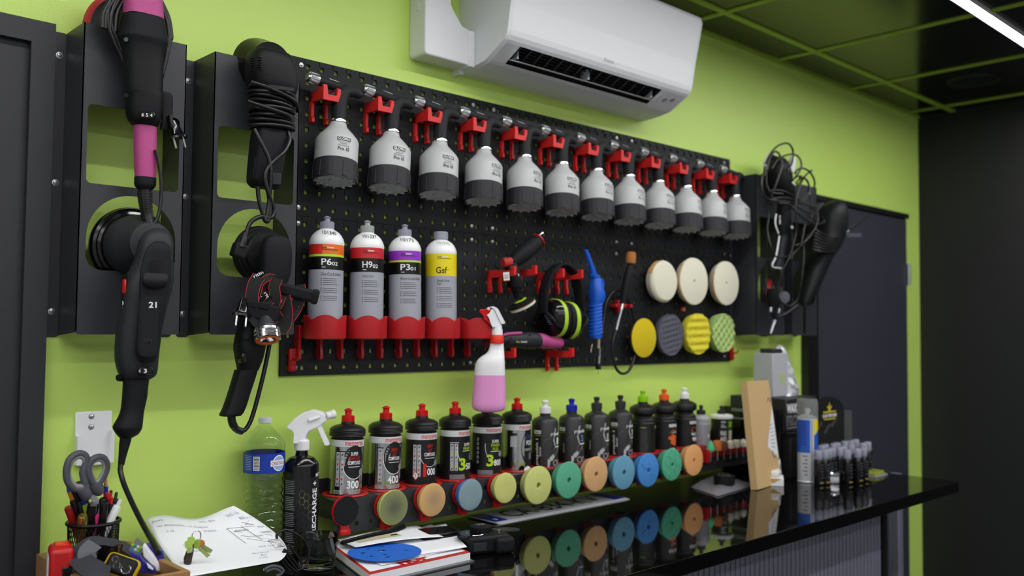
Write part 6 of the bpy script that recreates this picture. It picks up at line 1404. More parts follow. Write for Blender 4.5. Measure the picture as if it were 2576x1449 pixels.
# perfume display and small spray bottles
dp = thing('display_stand', 'black arched display card with a gold star emblem and the word PERFUME', 'display', (1.985, -.27, K))
DPB = mat('black display card', (26, 26, 27), .45); w2 = .122; zt = at(2095, 996, -.27).z-K
pol = [(-w2, 0), (w2, 0), (w2, zt-.06)]+[(w2*math.cos(t*PI/16), zt-.06+.06*math.sin(t*PI/16)) for t in range(1, 16)]+[(-w2, zt-.06)]
MB().prism(pol, -.004, 0).build('card', DPB, dp, smooth=0); MB().prism([(w2+.001, .0), (w2+.004, .0), (w2+.004, zt-.055), (w2+.001, zt-.055)], -.03, .02).build('side_wing', mat('grey wing', (92, 94, 94), .5), dp, smooth=0)
GO = mat('gold emblem', (190, 170, 40), .4); mb = MB(); c = (.012, zt-.045); st_ = [((.022 if t % 2 == 0 else .0085)*math.cos(PI/2+t*PI/5)+c[0], (.024 if t % 2 == 0 else .0085)*math.sin(PI/2+t*PI/5)+c[1]+.004) for t in range(10)]
mb.add([V((a, -.0048, b)) for a, b in st_], [tuple(range(10))]); mb.box(c[0]-.045, c[0]+.045, -.0052, -.0045, c[1]-.012, c[1]-.006); mb.box(c[0]-.04, c[0]+.04, -.0052, -.0045, c[1]-.036, c[1]-.031); text_flat(mb, 'CAR PERFUME', .1, .0115, frame(V((c[0], -.0055, c[1]-.0215)), x=(1, 0, 0), z=(0, -1, 0)), 1, .03)
for q in ((-.06, -.11), (.0, -.12), (.05, -.1)): mb.add([V((a+q[0], -.0046, zt+q[1]+b)) for a, b in ((-.03, 0), (.012, .028), (.022, .02), (-.018, -.012))], [(0, 1, 2, 3)], 2)
mb.build('print', [GO, INKW, mat('smoke print', (62, 62, 60), .5)], dp, smooth=0)
def zC(x, y): return (2000+x/5.575, 980+y/5.575)
row_b = [(345, 590), (395, 582), (440, 588), (525, 580), (592, 588), (712, 585), (770, 580), (852, 590)]; row_m = [(345, 662), (400, 645), (470, 650), (540, 645), (612, 655), (682, 640), (805, 640), (940, 640), (1020, 652)]; row_f = [(750, 712), (862, 730), (960, 722)]
pb = None; CAPC = mat('smoky clear cap', (176, 178, 196), .15, trans=.35, ior=1.3)
k = 0
for rw, yy, gname in ((row_b, -.315, 'back'), (row_m, -.375, 'middle'), (row_f, -.43, 'front')):
    for n2_, (x_, y_) in enumerate(sorted(rw)):
        q = at(*zC(x_, y_), yy); lab = 'small black spray bottle, %s from the aerosol can in the %s' % (rlab[n2_], {'back': 'row against the display card', 'middle': 'middle row', 'front': 'short row before the others'}[gname])
        r = thing('perfume_bottle', lab, 'spray bottle', (q.x, yy+.004*((k*7) % 3-1), K+.0002), 'small black spray bottles, '+gname+' row')
        if pb is None:
            pb = {}
            R = .0152
            o = MB().lathe([(0, 0), (R-.001, 0), (R, .002), (R, .076), (R-.002, .08), (.009, .084), (0, .084)], 20).build('bottle', PLGL, r); pb['bottle'] = o.data
            o = MB().lathe([(R-.004, .081), (R-.0035, .082), (R-.0035, .108), (R-.005, .111), (0, .111)], 18).build('cap', CAPC, r); pb['cap'] = o.data
            mb = MB(); patch_wrap(mb, R, -.012, .012, .006, .01, I4, 0, .0004, 5)
            for i in range(5): patch_wrap(mb, R, -.009+.002*(i % 2), .009, .022+i*.01, .026+i*.01, I4, 1, .0004, 4)
            ring_wrap(mb, R, 0, .058, .006, .008, .001, I4, 1, .0005, 12)
            o = mb.build('label', [mat('gold green line', (150, 130, 60), .5), mat('dim print', (66, 68, 78), .5)], r, smooth=0); pb['label'] = o.data
        else:
            for nm, me in pb.items(): link(nm, me, r)
        k += 1
cs = onk(2200, 1200, 'flat clear case with a lime and white card inside, by the spray bottles', 'card_case', 'case'); cs.location.y = -.4; cs.location.x = 2.06
MB().rbox(-.045, .045, -.03, .03, .0, .006, .001, 1).build('white_card', WHITE, cs); MB().rbox(-.04, .028, -.026, .026, .006, .013, .001, 1).build('lime_card', mat('lime card', (190, 200, 70), .5), cs); MB().rbox(-.052, .052, -.034, .034, -.0003, .02, .004, 2).build('clear_cover', CLEAR, cs)
# silver bag with black lid
fb = onk(1815, 1225, 'flat grey foil bag lying on the worktop under a black screw lid', 'foil_bag', 'bag')
mb = MB(); NX, NY = 14, 10; base = [atz(1735, 1226, K), atz(1806, 1249, K), atz(1896, 1222, K), atz(1800, 1196, K)]; vs = []; random.seed(5)
base = [b_-fb.location for b_ in base]
for lay in (0, 1):
    for j in range(NY+1):
        for i in range(NX+1):
            u_, v_ = i/NX, j/NY; p_ = base[0].lerp(base[1], v_).lerp(base[3].lerp(base[2], v_), u_); e_ = min(u_, 1-u_, v_, 1-v_)
            p_.z = .0008 if lay == 0 else .0012+.014*min(1, e_*6)**.5+random.uniform(-.003, .003)*min(1, e_*6); vs.append(p_)
W_ = NX+1; N_ = W_*(NY+1); fs = []
for j in range(NY):
    for i in range(NX): a_ = j*W_+i; fs.append((a_, a_+W_, a_+W_+1, a_+1)); a_ += N_; fs.append((a_, a_+1, a_+W_+1, a_+W_))
for i in range(NX): fs.append((i, i+1, N_+i+1, N_+i)); a_ = NY*W_+i; fs.append((a_+1, a_, N_+a_, N_+a_+1))
for j in range(NY): a_ = j*W_; fs.append((a_+W_, a_, N_+a_, N_+a_+W_)); a_ += NX; fs.append((a_, a_+W_, N_+a_+W_, N_+a_))
mb.add(vs, fs).build('foil', mat('grey foil', (150, 150, 158), .28, .55), fb, smooth=50)
q = at(1822, 1215, -.215); lc = thing('screw_lid', 'black ribbed screw lid resting on the grey foil bag', 'lid', (q.x, q.y, K+.0155))
MB().lathe([(0, 0), (.03, 0), (.032, .002), (.033, .028), (.031, .03), (.03, .0285), (.029, .012), (0, .011)], 36).build('lid', PLB, lc)
for i in range(8): a_ = i*.8; MB().rbox(-.006, .006, -.004, .004, 0, .008, .002, 1, 0, Matrix.Translation((.016*math.cos(a_), .016*math.sin(a_), .022))@Matrix.Rotation(a_*2, 4, 'Z')@Matrix.Rotation(.5, 4, 'X')).build('crumb', DGREY, lc)
# ================================================================ number plates
NPW, NPH = .52, .112
def nplate(x, y, z, rz, label, txt):
    r = thing('number_plate', label, 'number plate', (x, y, z), 'number plates stacked on the worktop'); r.rotation_euler.z = rz
    MB().prism([(a+NPW/2, b+NPH/2) for a, b in rrect(NPW, NPH, .008)], 0, .0014, Matrix.Rotation(PI/2, 4, 'X')@Matrix.Translation((0, -.0014, 0)) if False else Matrix(((1, 0, 0, 0), (0, 0, 1, 0), (0, 1, 0, 0), (0, 0, 0, 1)))).build('plate', mat('plate white', (196, 198, 204), .35), r, smooth=0)
    mb = MB()
    for a in (.004, NPW-.05): mb.rbox(a, a+.046, .006, NPH-.006, .0013, .0019, .0004, 1, 0)
    if txt:
        text_flat(mb, 'CA-834-KV', .36, .075, Matrix.Translation((NPW/2, NPH/2, .0024)), 1, .0)
        text_flat(mb, 'F', .012, .02, Matrix.Translation((.027, .026, .0024)), 2, .02)
        for t in range(12): mb.lathe([(0, 0), (.0018, 0)], 6, Matrix.Translation((.027+.011*math.cos(t*PI/6), .075+.011*math.sin(t*PI/6), .0024)), 3)
    mb.build('print', [mat('plate blue', (22, 42, 150), .4), INKK, INKW, YE], r, smooth=0)
    return r
nplate(.555, -.133, K+.0002, 0.0, 'lower number plate of the stack, mostly hidden', False)
nplate(.552, -.129, K+.0018, .003, 'middle number plate of the stack with a blue stripe showing', False)
nplate(.548, -.124, K+.0034, -.004, 'top number plate with black characters and blue end bands', True)
# ================================================================ things on the counter: near end
# water bottle ----------------------------------------------------
wx = at(664, 1200, -.055); wt = thing('water_bottle', 'clear ribbed plastic water bottle with a blue label', 'bottle', (wx.x, -.055, K+.0002))
mt = mpp(wx); R = 52*mt
def zz(py): return at(664, py, -.055).z-K
pf = [(0, .004), (R*.5, .003), (R*.9, .0), (R*.97, .006)]
z0_, z1_ = .012, zz(1186)
nr = 11
for i in range(nr):
    a = z0_+(z1_-z0_)*i/nr; h_ = (z1_-z0_)/nr
    wv = .95-.05*math.sin(PI*min(1, max(0, (i-5)/5))) 
    pf += [(R*(wv-.055), a+.05*h_), (R*(wv-.02), a+.2*h_), (R*(wv+.02), a+.45*h_), (R*(wv+.02), a+.6*h_), (R*(wv-.02), a+.85*h_)]
zl0, zl1 = zz(1186), zz(1135); zs = zz(1118); zn = zz(1066); ztp = zz(1050)
pf += [(R*.985, zl0), (R*.985, zl1), (R*.98, zs), (R*.9, zs+(zn-zs)*.25), (R*.72, zs+(zn-zs)*.5), (R*.48, zs+(zn-zs)*.75), (R*.3, zs+(zn-zs)*.95), (R*.27, zn), (R*.27, zn+.006)]
pi_ = [(max(r_-.0012, 0), z_+(.001 if i < 3 else 0)) for i, (r_, z_) in enumerate(pf)]
mb = MB(); mb.lathe(pf+list(reversed(pi_)), 40); mb.build('bottle', PET, wt, smooth=50)
MB().lathe([(R*.27, zn+.001), (R*.33, zn+.002), (R*.33, ztp-.001), (R*.3, ztp), (0, ztp)], 28).build('cap', mat('frosted white cap', (214, 220, 222), .35), wt)
mb = MB(); X = Matrix.Rotation(math.radians(-30), 4, 'Z'); mb.lathe([(R*.99, zl0+.001), (R*.99, zl1-.001)], 40)
patch_wrap(mb, R*.99, -.022, -.008, zl0+.008, zl1-.006, X, 1, .0005, 3)
for i in range(9): patch_wrap(mb, R*.99, -.0205, -.0095, zl0+.01+i*.003, zl0+.0112+i*.003, X, 2, .0008, 2)
for i in range(9): patch_wrap(mb, R*.99, -.044, -.026, zl0+.008+i*.0036, zl0+.0092+i*.0036, X, 3, .0006, 4)
hz = (zl0+zl1)/2; disc_wrap(mb, R*.99, .034, hz, .016, .017, X, 1, .0005, 20); disc_wrap(mb, R*.99, .034, hz, .014, .0145, X, 3, .0008, 20); patch_wrap(mb, R*.99, .014, .05, hz-.006, hz+.0065, X, 1, .0011, 8); text_wrap(mb, 'CRISTALINE', .04, .007, R*.99, .036, hz, X, 4, .0, .0014)
mb.build('label', [mat('water label blue', (24, 58, 166), .35), INKW, INKK, mat('pale label blue', (150, 170, 220), .5), mat('plum print', (120, 50, 40), .5)], wt, smooth=50)
# black spray bottle -----------------------------------------------
q = at(757, 1250, -.075); rb = thing('trigger_bottle', 'tall black spray bottle with white trigger head, marked RECHARGE', 'spray bottle', (q.x, -.075, K+.0002)); mt = mpp(q)
def zz(py): return at(757, py, -.075).z-K
R = 43*mt; z6 = zz(1170); zs_ = zz(1148); zn = zz(1130)
MB().lathe([(0, 0), (R-.004, 0), (R, .004), (R, z6), (R*.95, z6+.006), (R*.7, zs_-.002), (R*.38, zs_+.002), (R*.33, zn-.004), (R*.33, zn+.004), (0, zn+.004)], 36).build('bottle', PLGL, rb)
WS = mat('white trigger plastic', (232, 233, 235), .35)
zc = zz(1128)
mb = MB().lathe([(R*.36, zc-.004), (R*.42, zc-.003), (R*.42, zc+.016), (R*.36, zc+.019), (0, zc+.019)], 26)
for i in range(22): mb.box(R*.415, R*.435, -.0012, .0012, zc-.002, zc+.014, 0, Matrix.Rotation(i*2*PI/22, 4, 'Z'))
mb.build('collar', WS, rb)
def rpoly(pts, th, name, m, off=0, bev=.003):
    base = [at(80+a/3.22, 1000+b/3.22, -.075)-rb.location for a, b in pts]; n_ = (_f*-1).normalized(); mb = MB(); k = len(base); base = [p_+n_*off for p_ in base]
    mb.add([p_+n_*th/2 for p_ in base]+[p_-n_*th/2 for p_ in base], [tuple(range(k)), tuple(reversed(range(k, 2*k)))]+[(i, (i+1) % k, k+(i+1) % k, k+i) for i in range(k)])
    o = mb.build(name, m, rb, smooth=0); md = o.modifiers.new('bevel', 'BEVEL'); md.width = bev; md.segments = 3; md.limit_method = 'ANGLE'; return o
rpoly([(2125, 370), (2225, 370), (2222, 320), (2235, 295), (2250, 270), (2330, 235), (2385, 190), (2385, 135), (2340, 112), (2275, 95), (2200, 120), (2130, 170), (2078, 225), (2076, 245), (2110, 260), (2130, 285)], .024, 'spray_head', WS, 0, .004)
rpoly([(2300, 205), (2350, 170), (2390, 165), (2396, 185), (2360, 205), (2350, 240), (2375, 300), (2412, 375), (2408, 388), (2378, 386), (2345, 310), (2315, 240)], .016, 'trigger', WS, 0, .003)
na = at(80+2380/3.22, 1000+150/3.22, -.075)-rb.location; nb = at(80+2448/3.22, 1000+133/3.22, -.075)-rb.location; d_ = (nb-na)
MB().lathe([(0, 0), (.009, 0), (.0085, d_.length*.5), (.0095, d_.length*.55), (.0105, d_.length), (0, d_.length+.001)], 16, frame(na, z=d_)).build('nozzle', WS, rb)
MB().tube([at(80+a/3.22, 1000+b/3.22, -.075)-rb.location-_f*.014 for a, b in ((2250, 180), (2340, 150))], .004, 8).build('piston', WS, rb)
mb = MB(); X = Matrix.Rotation(math.radians(-18), 4, 'Z'); H = z6
patch_wrap(mb, R, -.062, .062, .01, H-.022, X, 0, .0003, 24)
for i in range(46):
    if i % 9 == 8: continue
    zt = H-.03-i*.0038
    if zt > .012: patch_wrap(mb, R, -.048, -.02-random.uniform(0, .004), zt, zt+.0017, X, 2, .0006, 4)
for i in range(12):
    for j in range(3):
        cx = -.006+j*.0095; cz = .03+i*.0155+(.0078 if j % 2 else 0)
        if cz < H-.03: ring_wrap(mb, R, cx, cz, .0066, .0082, .0006, X, 3 if 5 < i+j < 8 else 4, .0006, 6)
text_wrap(mb, 'RECHARGE +', .112, .0135, R, .024, .108, X, 1, .03, .0008, True); text_wrap(mb, 'MATT', .019, .008, R, .036, .176, X, 1, .01, .0008)
mb.build('label', [mat('satin black label', (19, 19, 22), .4), INKW, mat('grey microtext', (120, 120, 128), .5), mat('lime hexagon line', (122, 126, 60), .5), mat('dim hexagon line', (44, 44, 48), .5)], rb, smooth=40)
# drinking glass --------------------------------------------------
gq = atz(797, 1427, K); gl = thing('drinking_glass', 'short clear drinking glass standing on the black worktop', 'glass', (gq.x, gq.y, K+.0002)); mt = mpp(gl.location+V((0, 0, .04)))
Rg = 52*mt; Hg = at(797, 1347, gl.location.y).z-K
MB().lathe([(0, 0), (Rg*.78, 0), (Rg*.84, .003), (Rg*.93, Hg*.5), (Rg, Hg), (Rg*.975, Hg+.0012), (Rg*.955, Hg), (Rg*.89, Hg*.5), (Rg*.79, .017), (Rg*.6, .0125), (0, .0115)], 44).build('glass', GLASS, gl, smooth=50)
# magazine stack --------------------------------------------------
C0, C1, C2 = atz(843, 1380, K+.018), atz(930, 1446, K+.018), atz(1183, 1390, K+.018)
ux = (C2-C1); uy = (C0-C1); 
def quad_slab(name, label, cat, p0, vx, vy, z0, z1, m, mtop=None, group=None):
    r = thing(name, label, cat, (p0.x, p0.y, z0), group); a = [V((0, 0, 0)), vx.copy(), vx+vy, vy.copy()]
    for q_ in a: q_.z = 0
    mb = MB(); mb.add(a+[q_+V((0, 0, z1-z0)) for q_ in a], [(3, 2, 1, 0), (0, 1, 5, 4), (1, 2, 6, 5), (2, 3, 7, 6), (3, 0, 4, 7)], 0); mb.add([q_+V((0, 0, z1-z0)) for q_ in a], [(0, 1, 2, 3)], 1); mb.build('pages', [m, mtop or m], r, smooth=0); return r
VX, VY = ux, uy*1.25
MAGR = mat('red magazine cover', (176, 42, 34), .45)
m0 = quad_slab('clear_folder', 'thin clear folder under the magazine stack', 'folder', C1+V((-.004, -.012, 0)), VX*1.02, VY*1.0, K+.0002, K+.003, mat('grey folder', (90, 92, 96), .3), None)
m1 = quad_slab('magazine', 'thick white magazine with a red border at the bottom of the paper stack', 'magazine', C1, VX, VY, K+.0032, K+.018, PAPER, MAGR)
mb = MB(); a = [VX*.03+VY*.06, VX*.98+VY*.06, VX*.98+VY*.97, VX*.03+VY*.97]; mb.add([V((q_.x, q_.y, .0152)) for q_ in a], [(0, 1, 2, 3)]); mb.build('cover_page', PAPER, m1, smooth=0)
mb = MB(); text_flat(mb, 'HOF', .075, .03, frame(V(((VX*.45+VY*.11).x, (VX*.45+VY*.11).y, .0156)), x=VX, z=(0, 0, 1)), 0, .08); mb.build('print', INKR, m1, smooth=0)
sheets = [(.16, .12, .80, .85, .02, 'white printed sheet lying on the magazine under the blue disc'), (.22, .17, .78, .8, -.1, 'second white printed sheet under the blue sanding disc'), (.30, .20, .72, .78, -.2, 'third white sheet sticking out beside the blue sanding disc')]
zc_ = K+.0185
def sheet(p0, vx, vy, z, label, curl=0.0, lines=6, name='paper_sheet'):
    r = thing(name, label, 'paper', (p0.x, p0.y, z), 'loose sheets on the magazine'); mb = MB(); n = 8; vs = []
    for j in range(n+1):
        for i in range(n+1):
            q_ = vx*(i/n)+vy*(j/n); q_.z = .0006+curl*((i/n-.5)**2)*2+curl*(j/n)**2; vs.append(q_)
    mb.add(vs, [(j*(n+1)+i, j*(n+1)+i+1, (j+1)*(n+1)+i+1, (j+1)*(n+1)+i) for j in range(n) for i in range(n)]); o = mb.build('sheet', PAPER, r, smooth=60)
    md = o.modifiers.new('solid', 'SOLIDIFY'); md.thickness = .0003
    return r
for i, (a, b, c_, d_, rot, lab) in enumerate(sheets):
    rt = Matrix.Rotation(rot, 3, 'Z'); sheet(C1+VX*a+VY*b, rt@(VX*c_*.95), rt@(VY*d_), zc_+.002*i, lab, .003)
env = [atz(851, 1366, K+.034), atz(1120, 1354, K+.034), atz(1050, 1322, K+.034), atz(885, 1396, K+.032)]
r = thing('envelope', 'white envelope with a window lying over the blue sanding disc', 'envelope', (env[0].x, env[0].y, K+.028))
P0 = [atz(*q_, K+.03) for q_ in ((895, 1378), (1116, 1351), (1046, 1322), (848, 1358))]
mb = MB(); nn = 8; vs = []
for j in range(nn+1):
    for i in range(nn+1):
        q_ = P0[0].lerp(P0[1], i/nn).lerp(P0[3].lerp(P0[2], i/nn), j/nn)-r.location; q_.z = .003+.004*math.sin(i/nn*PI); vs.append(q_)
mb.add(vs, [(j*(nn+1)+i, j*(nn+1)+i+1, (j+1)*(nn+1)+i+1, (j+1)*(nn+1)+i) for j in range(nn) for i in range(nn)]); o = mb.build('paper', PAPER, r, smooth=60); md = o.modifiers.new('solid', 'SOLIDIFY'); md.thickness = .0004
def onenv(u_, v_, dz=.0006): q_ = P0[0].lerp(P0[1], u_).lerp(P0[3].lerp(P0[2], u_), v_)-r.location; q_.z = .003+.004*math.sin(u_*PI)+dz; return q_
mb = MB(); mb.add([onenv(.1+.5*t_, .3, .0008) for t_ in (0, .5, 1)]+[onenv(.1+.5*t_, .72, .0008) for t_ in (1, .5, 0)], [tuple(range(6))], 0); mb.add([onenv(*q_, .0014) for q_ in ((.5, .4), (.58, .4), (.58, .46), (.5, .46))], [(0, 1, 2, 3)], 1); mb.build('address_panel', [mat('tan window', (196, 190, 158), .4), INKK], r, smooth=0)
# blue sanding disc with holes
dc = atz(968, 1387, K+.027); r = thing('sanding_disc', 'blue round sanding disc with holes lying on the papers', 'sanding disc', (dc.x, dc.y, K+.0255))
RD_ = .0765; hs = [(0, .012, .0085)]+[(.045*math.cos(t*PI/4+.3), .045*math.sin(t*PI/4+.3), .0052) for t in range(8)]+[(.02*math.cos(t*PI/2+.8), -.02+.02*math.sin(t*PI/2), .0052) for t in (2, 3)]
outer = [(RD_*math.cos(t*PI/24), RD_*math.sin(t*PI/24)) for t in range(48)]
mb = MB(); plate_holes(mb, outer, [[(a+c_*math.cos(t*PI/6), b+c_*math.sin(t*PI/6)) for t in range(12)] for a, b, c_ in hs], Matrix(((1, 0, 0, 0), (0, 0, 1, 0), (0, 1, 0, 0), (0, 0, 0, 1))), 0, .0012); mb.build('disc', mat('blue abrasive', (28, 98, 196), .6, bump=.2, bscale=900), r, smooth=0)
bt = thing('black_strap', 'black folded strap lying behind the envelope below the rack', 'strap', (0, 0, 0)); 
pp = [atz(860, 1368, K+.03), atz(930, 1350, K+.035), atz(985, 1338, K+.036), atz(1015, 1325, K+.038)]; ribbon(MB(), smooth_path(pp, 6), .014, V((0, 0, 1)), .004).build('strap', PLB2, bt)
for s_ in (-1,): MB().tube(smooth_path([p_+V((0, 0, .004)) for p_ in pp], 6), .0035, 8).build('fold', PLB2, bt)
# camera and phone-like battery grip --------------------------------
kq = atz(1140, 1385, K); r = thing('camera_grip', 'flat black camera lying on the worktop behind the paper stack', 'camera', (kq.x+.02, kq.y+.06, K)); r.rotation_euler.z = -.25
MB().rbox(-.07, .055, -.045, .05, .0, .026, .006, 2).build('body', PLB, r); MB().rbox(-.05, .03, -.03, .04, .024, .033, .004, 2).build('back_screen', PLGL, r)
MB().rbox(-.045, .0, -.0465, -.04, .006, .02, .001, 1).build('port_cover', DGREY, r); MB().rbox(.01, .045, -.0465, -.04, .006, .02, .001, 1).build('port_cover', DGREY, r)
kq = atz(1245, 1392, K); r = thing('camera', 'black camera with a lens ring lying on its back near the number plates', 'camera', (kq.x, kq.y+.035, K)); r.rotation_euler.z = -.35
MB().rbox(-.052, .05, -.035, .04, 0, .04, .008, 3).build('body', PLB, r); MB().rbox(.01, .055, -.05, -.0, 0, .036, .009, 3).build('grip', PLB2, r)
MB().lathe([(0, .038), (.022, .038), (.024, .042), (.024, .052), (.02, .054), (0, .055)], 28, Matrix.Translation((-.005, .012, 0))).build('dial', PLB2, r); MB().lathe([(0, .036), (.03, .036), (.03, .041), (0, .041)], 30, Matrix.Translation((-.03, .0, 0))).build('mode_ring', PLGL, r)
MB().tube([V((-.03+.0305*math.cos(t*PI/10), .0305*math.sin(t*PI/10), .0415)) for t in range(-6, 5)], .0009, 6).build('chrome_arc', CHROME, r)
mb = MB(); text_flat(mb, 'F 3.5', .012, .004, Matrix.Translation((-.042, 0, .0418))@Matrix.Rotation(1.2, 4, 'Z'), 0, 0); text_flat(mb, 'AUTO', .02, .004, Matrix.Translation((-.005, .016, .0555)), 0, .0); text_flat(mb, 'M P S', .018, .003, Matrix.Translation((-.005, .008, .0555)), 0, 0); mb.build('markings', INKW, r, smooth=0)
MB().rbox(-.04, -.008, -.0365, -.033, .008, .026, .001, 1).build('port_cover', DGREY, r)
MB().rings([sring(V((.06+.0*i, .02, .036+.003*i)), (.9, .3, -.1), (-.3, .9, 0), .042*(1-.04*i), .02*(1-.04*i), 24, 2.2) for i in range(2)]).build('eye_cup', DGREY, r)
MB().lathe([(0, 0), (.003, 0), (.003, .006), (0, .006)], 10, Matrix.Translation((.03, -.012, .04))).build('strap_lug', CHROME, r)
# wall bracket for a remote ------------------------------------------
a = at(188, 1036, 0); b = at(277, 1160, 0); r = thing('remote_holder', 'white plastic remote control holder screwed to the green wall', 'holder', (a.x, 0, 0))
w_ = b.x-a.x; z1, z0 = a.z, b.z
MB().rbox(0, w_, -.006, 0, z0, z1, .003, 2).build('back_plate', WHITE, r); MB().prism([(0, z0), (w_, z0), (w_, z0+(z1-z0)*.62), (w_-.005, z0+(z1-z0)*.62), (w_*.86, z0+.006), (w_*.3, z0+.006), (.006, z0+(z1-z0)*.55), (0, z0+(z1-z0)*.55)], -.02, -.004).build('cradle', WHITE, r, smooth=0)
MB().rbox(.006, w_-.006, -.0205, -.004, z0-.003, z0+.01, .003, 2).build('lip', WHITE, r)
for py in (1047, 1073): screw_head(r, V((w_*.42, -.006, at(226, py, 0).z)), .0036)
# wooden tray -----------------------------------------------------------
TX0, TX1, TY0, TY1, TZ = -.502, -.345, -.34, -.05, .084
tr_ = thing('wooden_tray', 'small open wooden tray full of odds and ends below the remote holder', 'tray', (0, 0, K+.0002))
WOOD = mat('pale wood', (150, 112, 72), .6, bump=.3, bscale=90, var=.25, vscale=25)
t_ = .011
for nm, bx in (('side_board', (TX0, TX0+t_, TY0, TY1, 0, TZ)), ('side_board', (TX1-t_, TX1, TY0, TY1, 0, TZ)), ('end_board', (TX0+t_, TX1-t_, TY0, TY0+t_, 0, TZ)), ('end_board', (TX0+t_, TX1-t_, TY1-t_, TY1, 0, TZ)), ('base_board', (TX0+t_, TX1-t_, TY0+t_, TY1-t_, 0, .006))): MB().rbox(*bx, .0012, 1).build(nm, WOOD, tr_)
KT = K+.0064
# mesh pen cup ---------------------------------------------------------
q = at(236, 1312, -.125); pc = thing('pen_cup', 'black wire mesh pen cup full of pens and scissors', 'pen cup', (q.x, -.125, KT)); mt = mpp(q); Rc = 61*mt; Hc = q.z-KT
MESHM = mat('black wire', (16, 16, 17), .4, .3)
mb = MB(); nS = 44
for s_ in (-1, 1):
    for k in range(nS):
        a0 = 2*PI*k/nS; mb.tube([V((Rc*(.88+.1*f_/8)*math.cos(a0+s_*f_*.13), Rc*(.88+.1*f_/8)*math.sin(a0+s_*f_*.13), Hc*f_/8)) for f_ in range(9)], .0006, 4)
o = mb.build('mesh', MESHM, pc, smooth=0); o['kind'] = 'stuff'
MB().tube([V((Rc*math.cos(t*PI/20), Rc*math.sin(t*PI/20), Hc)) for t in range(40)], .0034, 8, closed=True).build('rim', MESHM, pc, smooth=60); MB().lathe([(0, 0), (Rc*.88, 0), (Rc*.89, .004), (Rc*.87, .004), (0, .003)], 32).build('base', MESHM, pc)
zP = lambda x, y: (80+x/4.405, 1120+y/4.405)
def pen(tip, base, label, r0, parts, name='pen', cat='pen', yy=-.125, grp='pens in the mesh cup'):
    # top (photo) and a lower point on its axis; goes down into the cup
    A = at(*zP(*tip), yy); B = at(*zP(*base), yy+.006); d = (B-A).normalized(); L = (A.z-(KT+.012))/max(.2, -d.z); r = thing(name, label, cat, A+d*L, grp); X = frame(V((0, 0, 0)), z=-d)
    for nm, prof_, m in parts(L, r0): MB().lathe(prof_, 14, X).build(nm, m, r)
    return r
def capped(mb_, mc, clip=None):
    def f(L, r): return [('barrel', [(0, 0), (r*.4, .004), (r*.85, .012), (r*.85, L-.05), (0, L-.05)], mb_), ('cap', [(r*.95, L-.052), (r, L-.05), (r, L-.003), (r*.8, L), (0, L)], mc)]
    return f
def clicky(mb_, mt_, mg=None):
    def f(L, r): return [('barrel', [(0, 0), (r*.3, .004), (r*.9, .02), (r, .04), (r, L-.016), (r*.8, L-.012), (0, L-.012)], mb_), ('button', [(r*.45, L-.0125), (r*.5, L-.004), (r*.4, L), (0, L)], mt_)] + ([('grip', [(r*1.06, .02), (r*1.06, L*.4)], mg)] if mg else [])
    return f
def pencil(mb_, wood):
    def f(L, r): return [('shaft', [(0, 0), (r, 0), (r, L-.02), (0, L-.02)], mb_), ('wood_tip', [(r, L-.02), (r*.35, L-.003), (0, L)], wood)]
    return f
PR_ = mat('dark red pen', (140, 20, 24), .3); PNB = mat('pen black', (16, 16, 18), .25); PNG = mat('smoke pen barrel', (44, 46, 50), .2); PNLB = mat('pen blue', (30, 60, 200), .3); LIMG = mat('lime highlighter', (160, 190, 40), .35)
pen((398, 685), (460, 860), 'dark red pen at the edge of the mesh cup', .0065, capped(PR_, PR_)); pen((450, 480), (520, 640), 'glossy black pen leaning against the scissors', .0055, capped(PNG, PNB)); pen((500, 560), (560, 760), 'smoky clear pen with a long grey barrel', .0052, clicky(PNG, PNB)); pen((455, 610), (520, 830), 'black felt pen behind the gold-capped one', .006, capped(PNB, PNB))
pen((562, 590), (610, 760), 'lime highlighter with a blue end', .0062, clicky(LIMG, PNLB)); pen((685, 640), (650, 850), 'thick black marker in the middle of the cup', .0095, capped(PNB, PNB), yy=-.15); pen((565, 775), (560, 860), 'gold metal capped pen standing low in the cup', .0085, capped(PNB, mat('gold cap', (196, 170, 90), .2, .9)), yy=-.155); pen((712, 755), (690, 860), 'pink marker standing low in the cup', .0065, capped(mat('pink pen', (190, 50, 110), .35), mat('pink pen', (190, 50, 110), .35)), yy=-.15)
pen((800, 585), (765, 780), 'black pen with a red ring', .0075, capped(PNB, PNB), yy=-.14); pen((845, 530), (820, 700), 'bright red ball pen', .0068, capped(mat('red pen', (200, 30, 34), .3), mat('red pen', (200, 30, 34), .3)), yy=-.13); pen((880, 500), (850, 700), 'second dark red pen behind the bright red one', .006, clicky(PR_, PR_)); pen((885, 575), (850, 760), 'small red-topped pen in front of the bright red one', .006, clicky(PNB, mat('red pen', (200, 30, 34), .3)), yy=-.145)
pen((940, 520), (905, 720), 'clear pen with a green end', .006, clicky(PNG, mat('dark green end', (20, 90, 60), .3))); pen((985, 600), (870, 830), 'white four-colour ball pen with a red slider', .0072, clicky(WHITE, WHITE), yy=-.15); pen((825, 335), (820, 560), 'sharpened blue pencil beside the scissors handle', .0042, pencil(mat('blue pencil', (24, 56, 180), .4), mat('pencil wood', (196, 150, 104), .6)))
pen((385, 395), (455, 580), 'flat orange and blue pencil behind the scissors', .0058, pencil(mat('orange pencil', (206, 140, 40), .4), mat('blue tip', (40, 70, 170), .4))); pen((520, 415), (560, 560), 'dark green felt pen behind the scissors', .008, capped(mat('dark green pen', (36, 52, 30), .4), mat('dark green pen', (36, 52, 30), .4))); pen((810, 640), (790, 860), 'black fine liner beside the white ball pen', .0058, capped(PNB, PNB), yy=-.155)
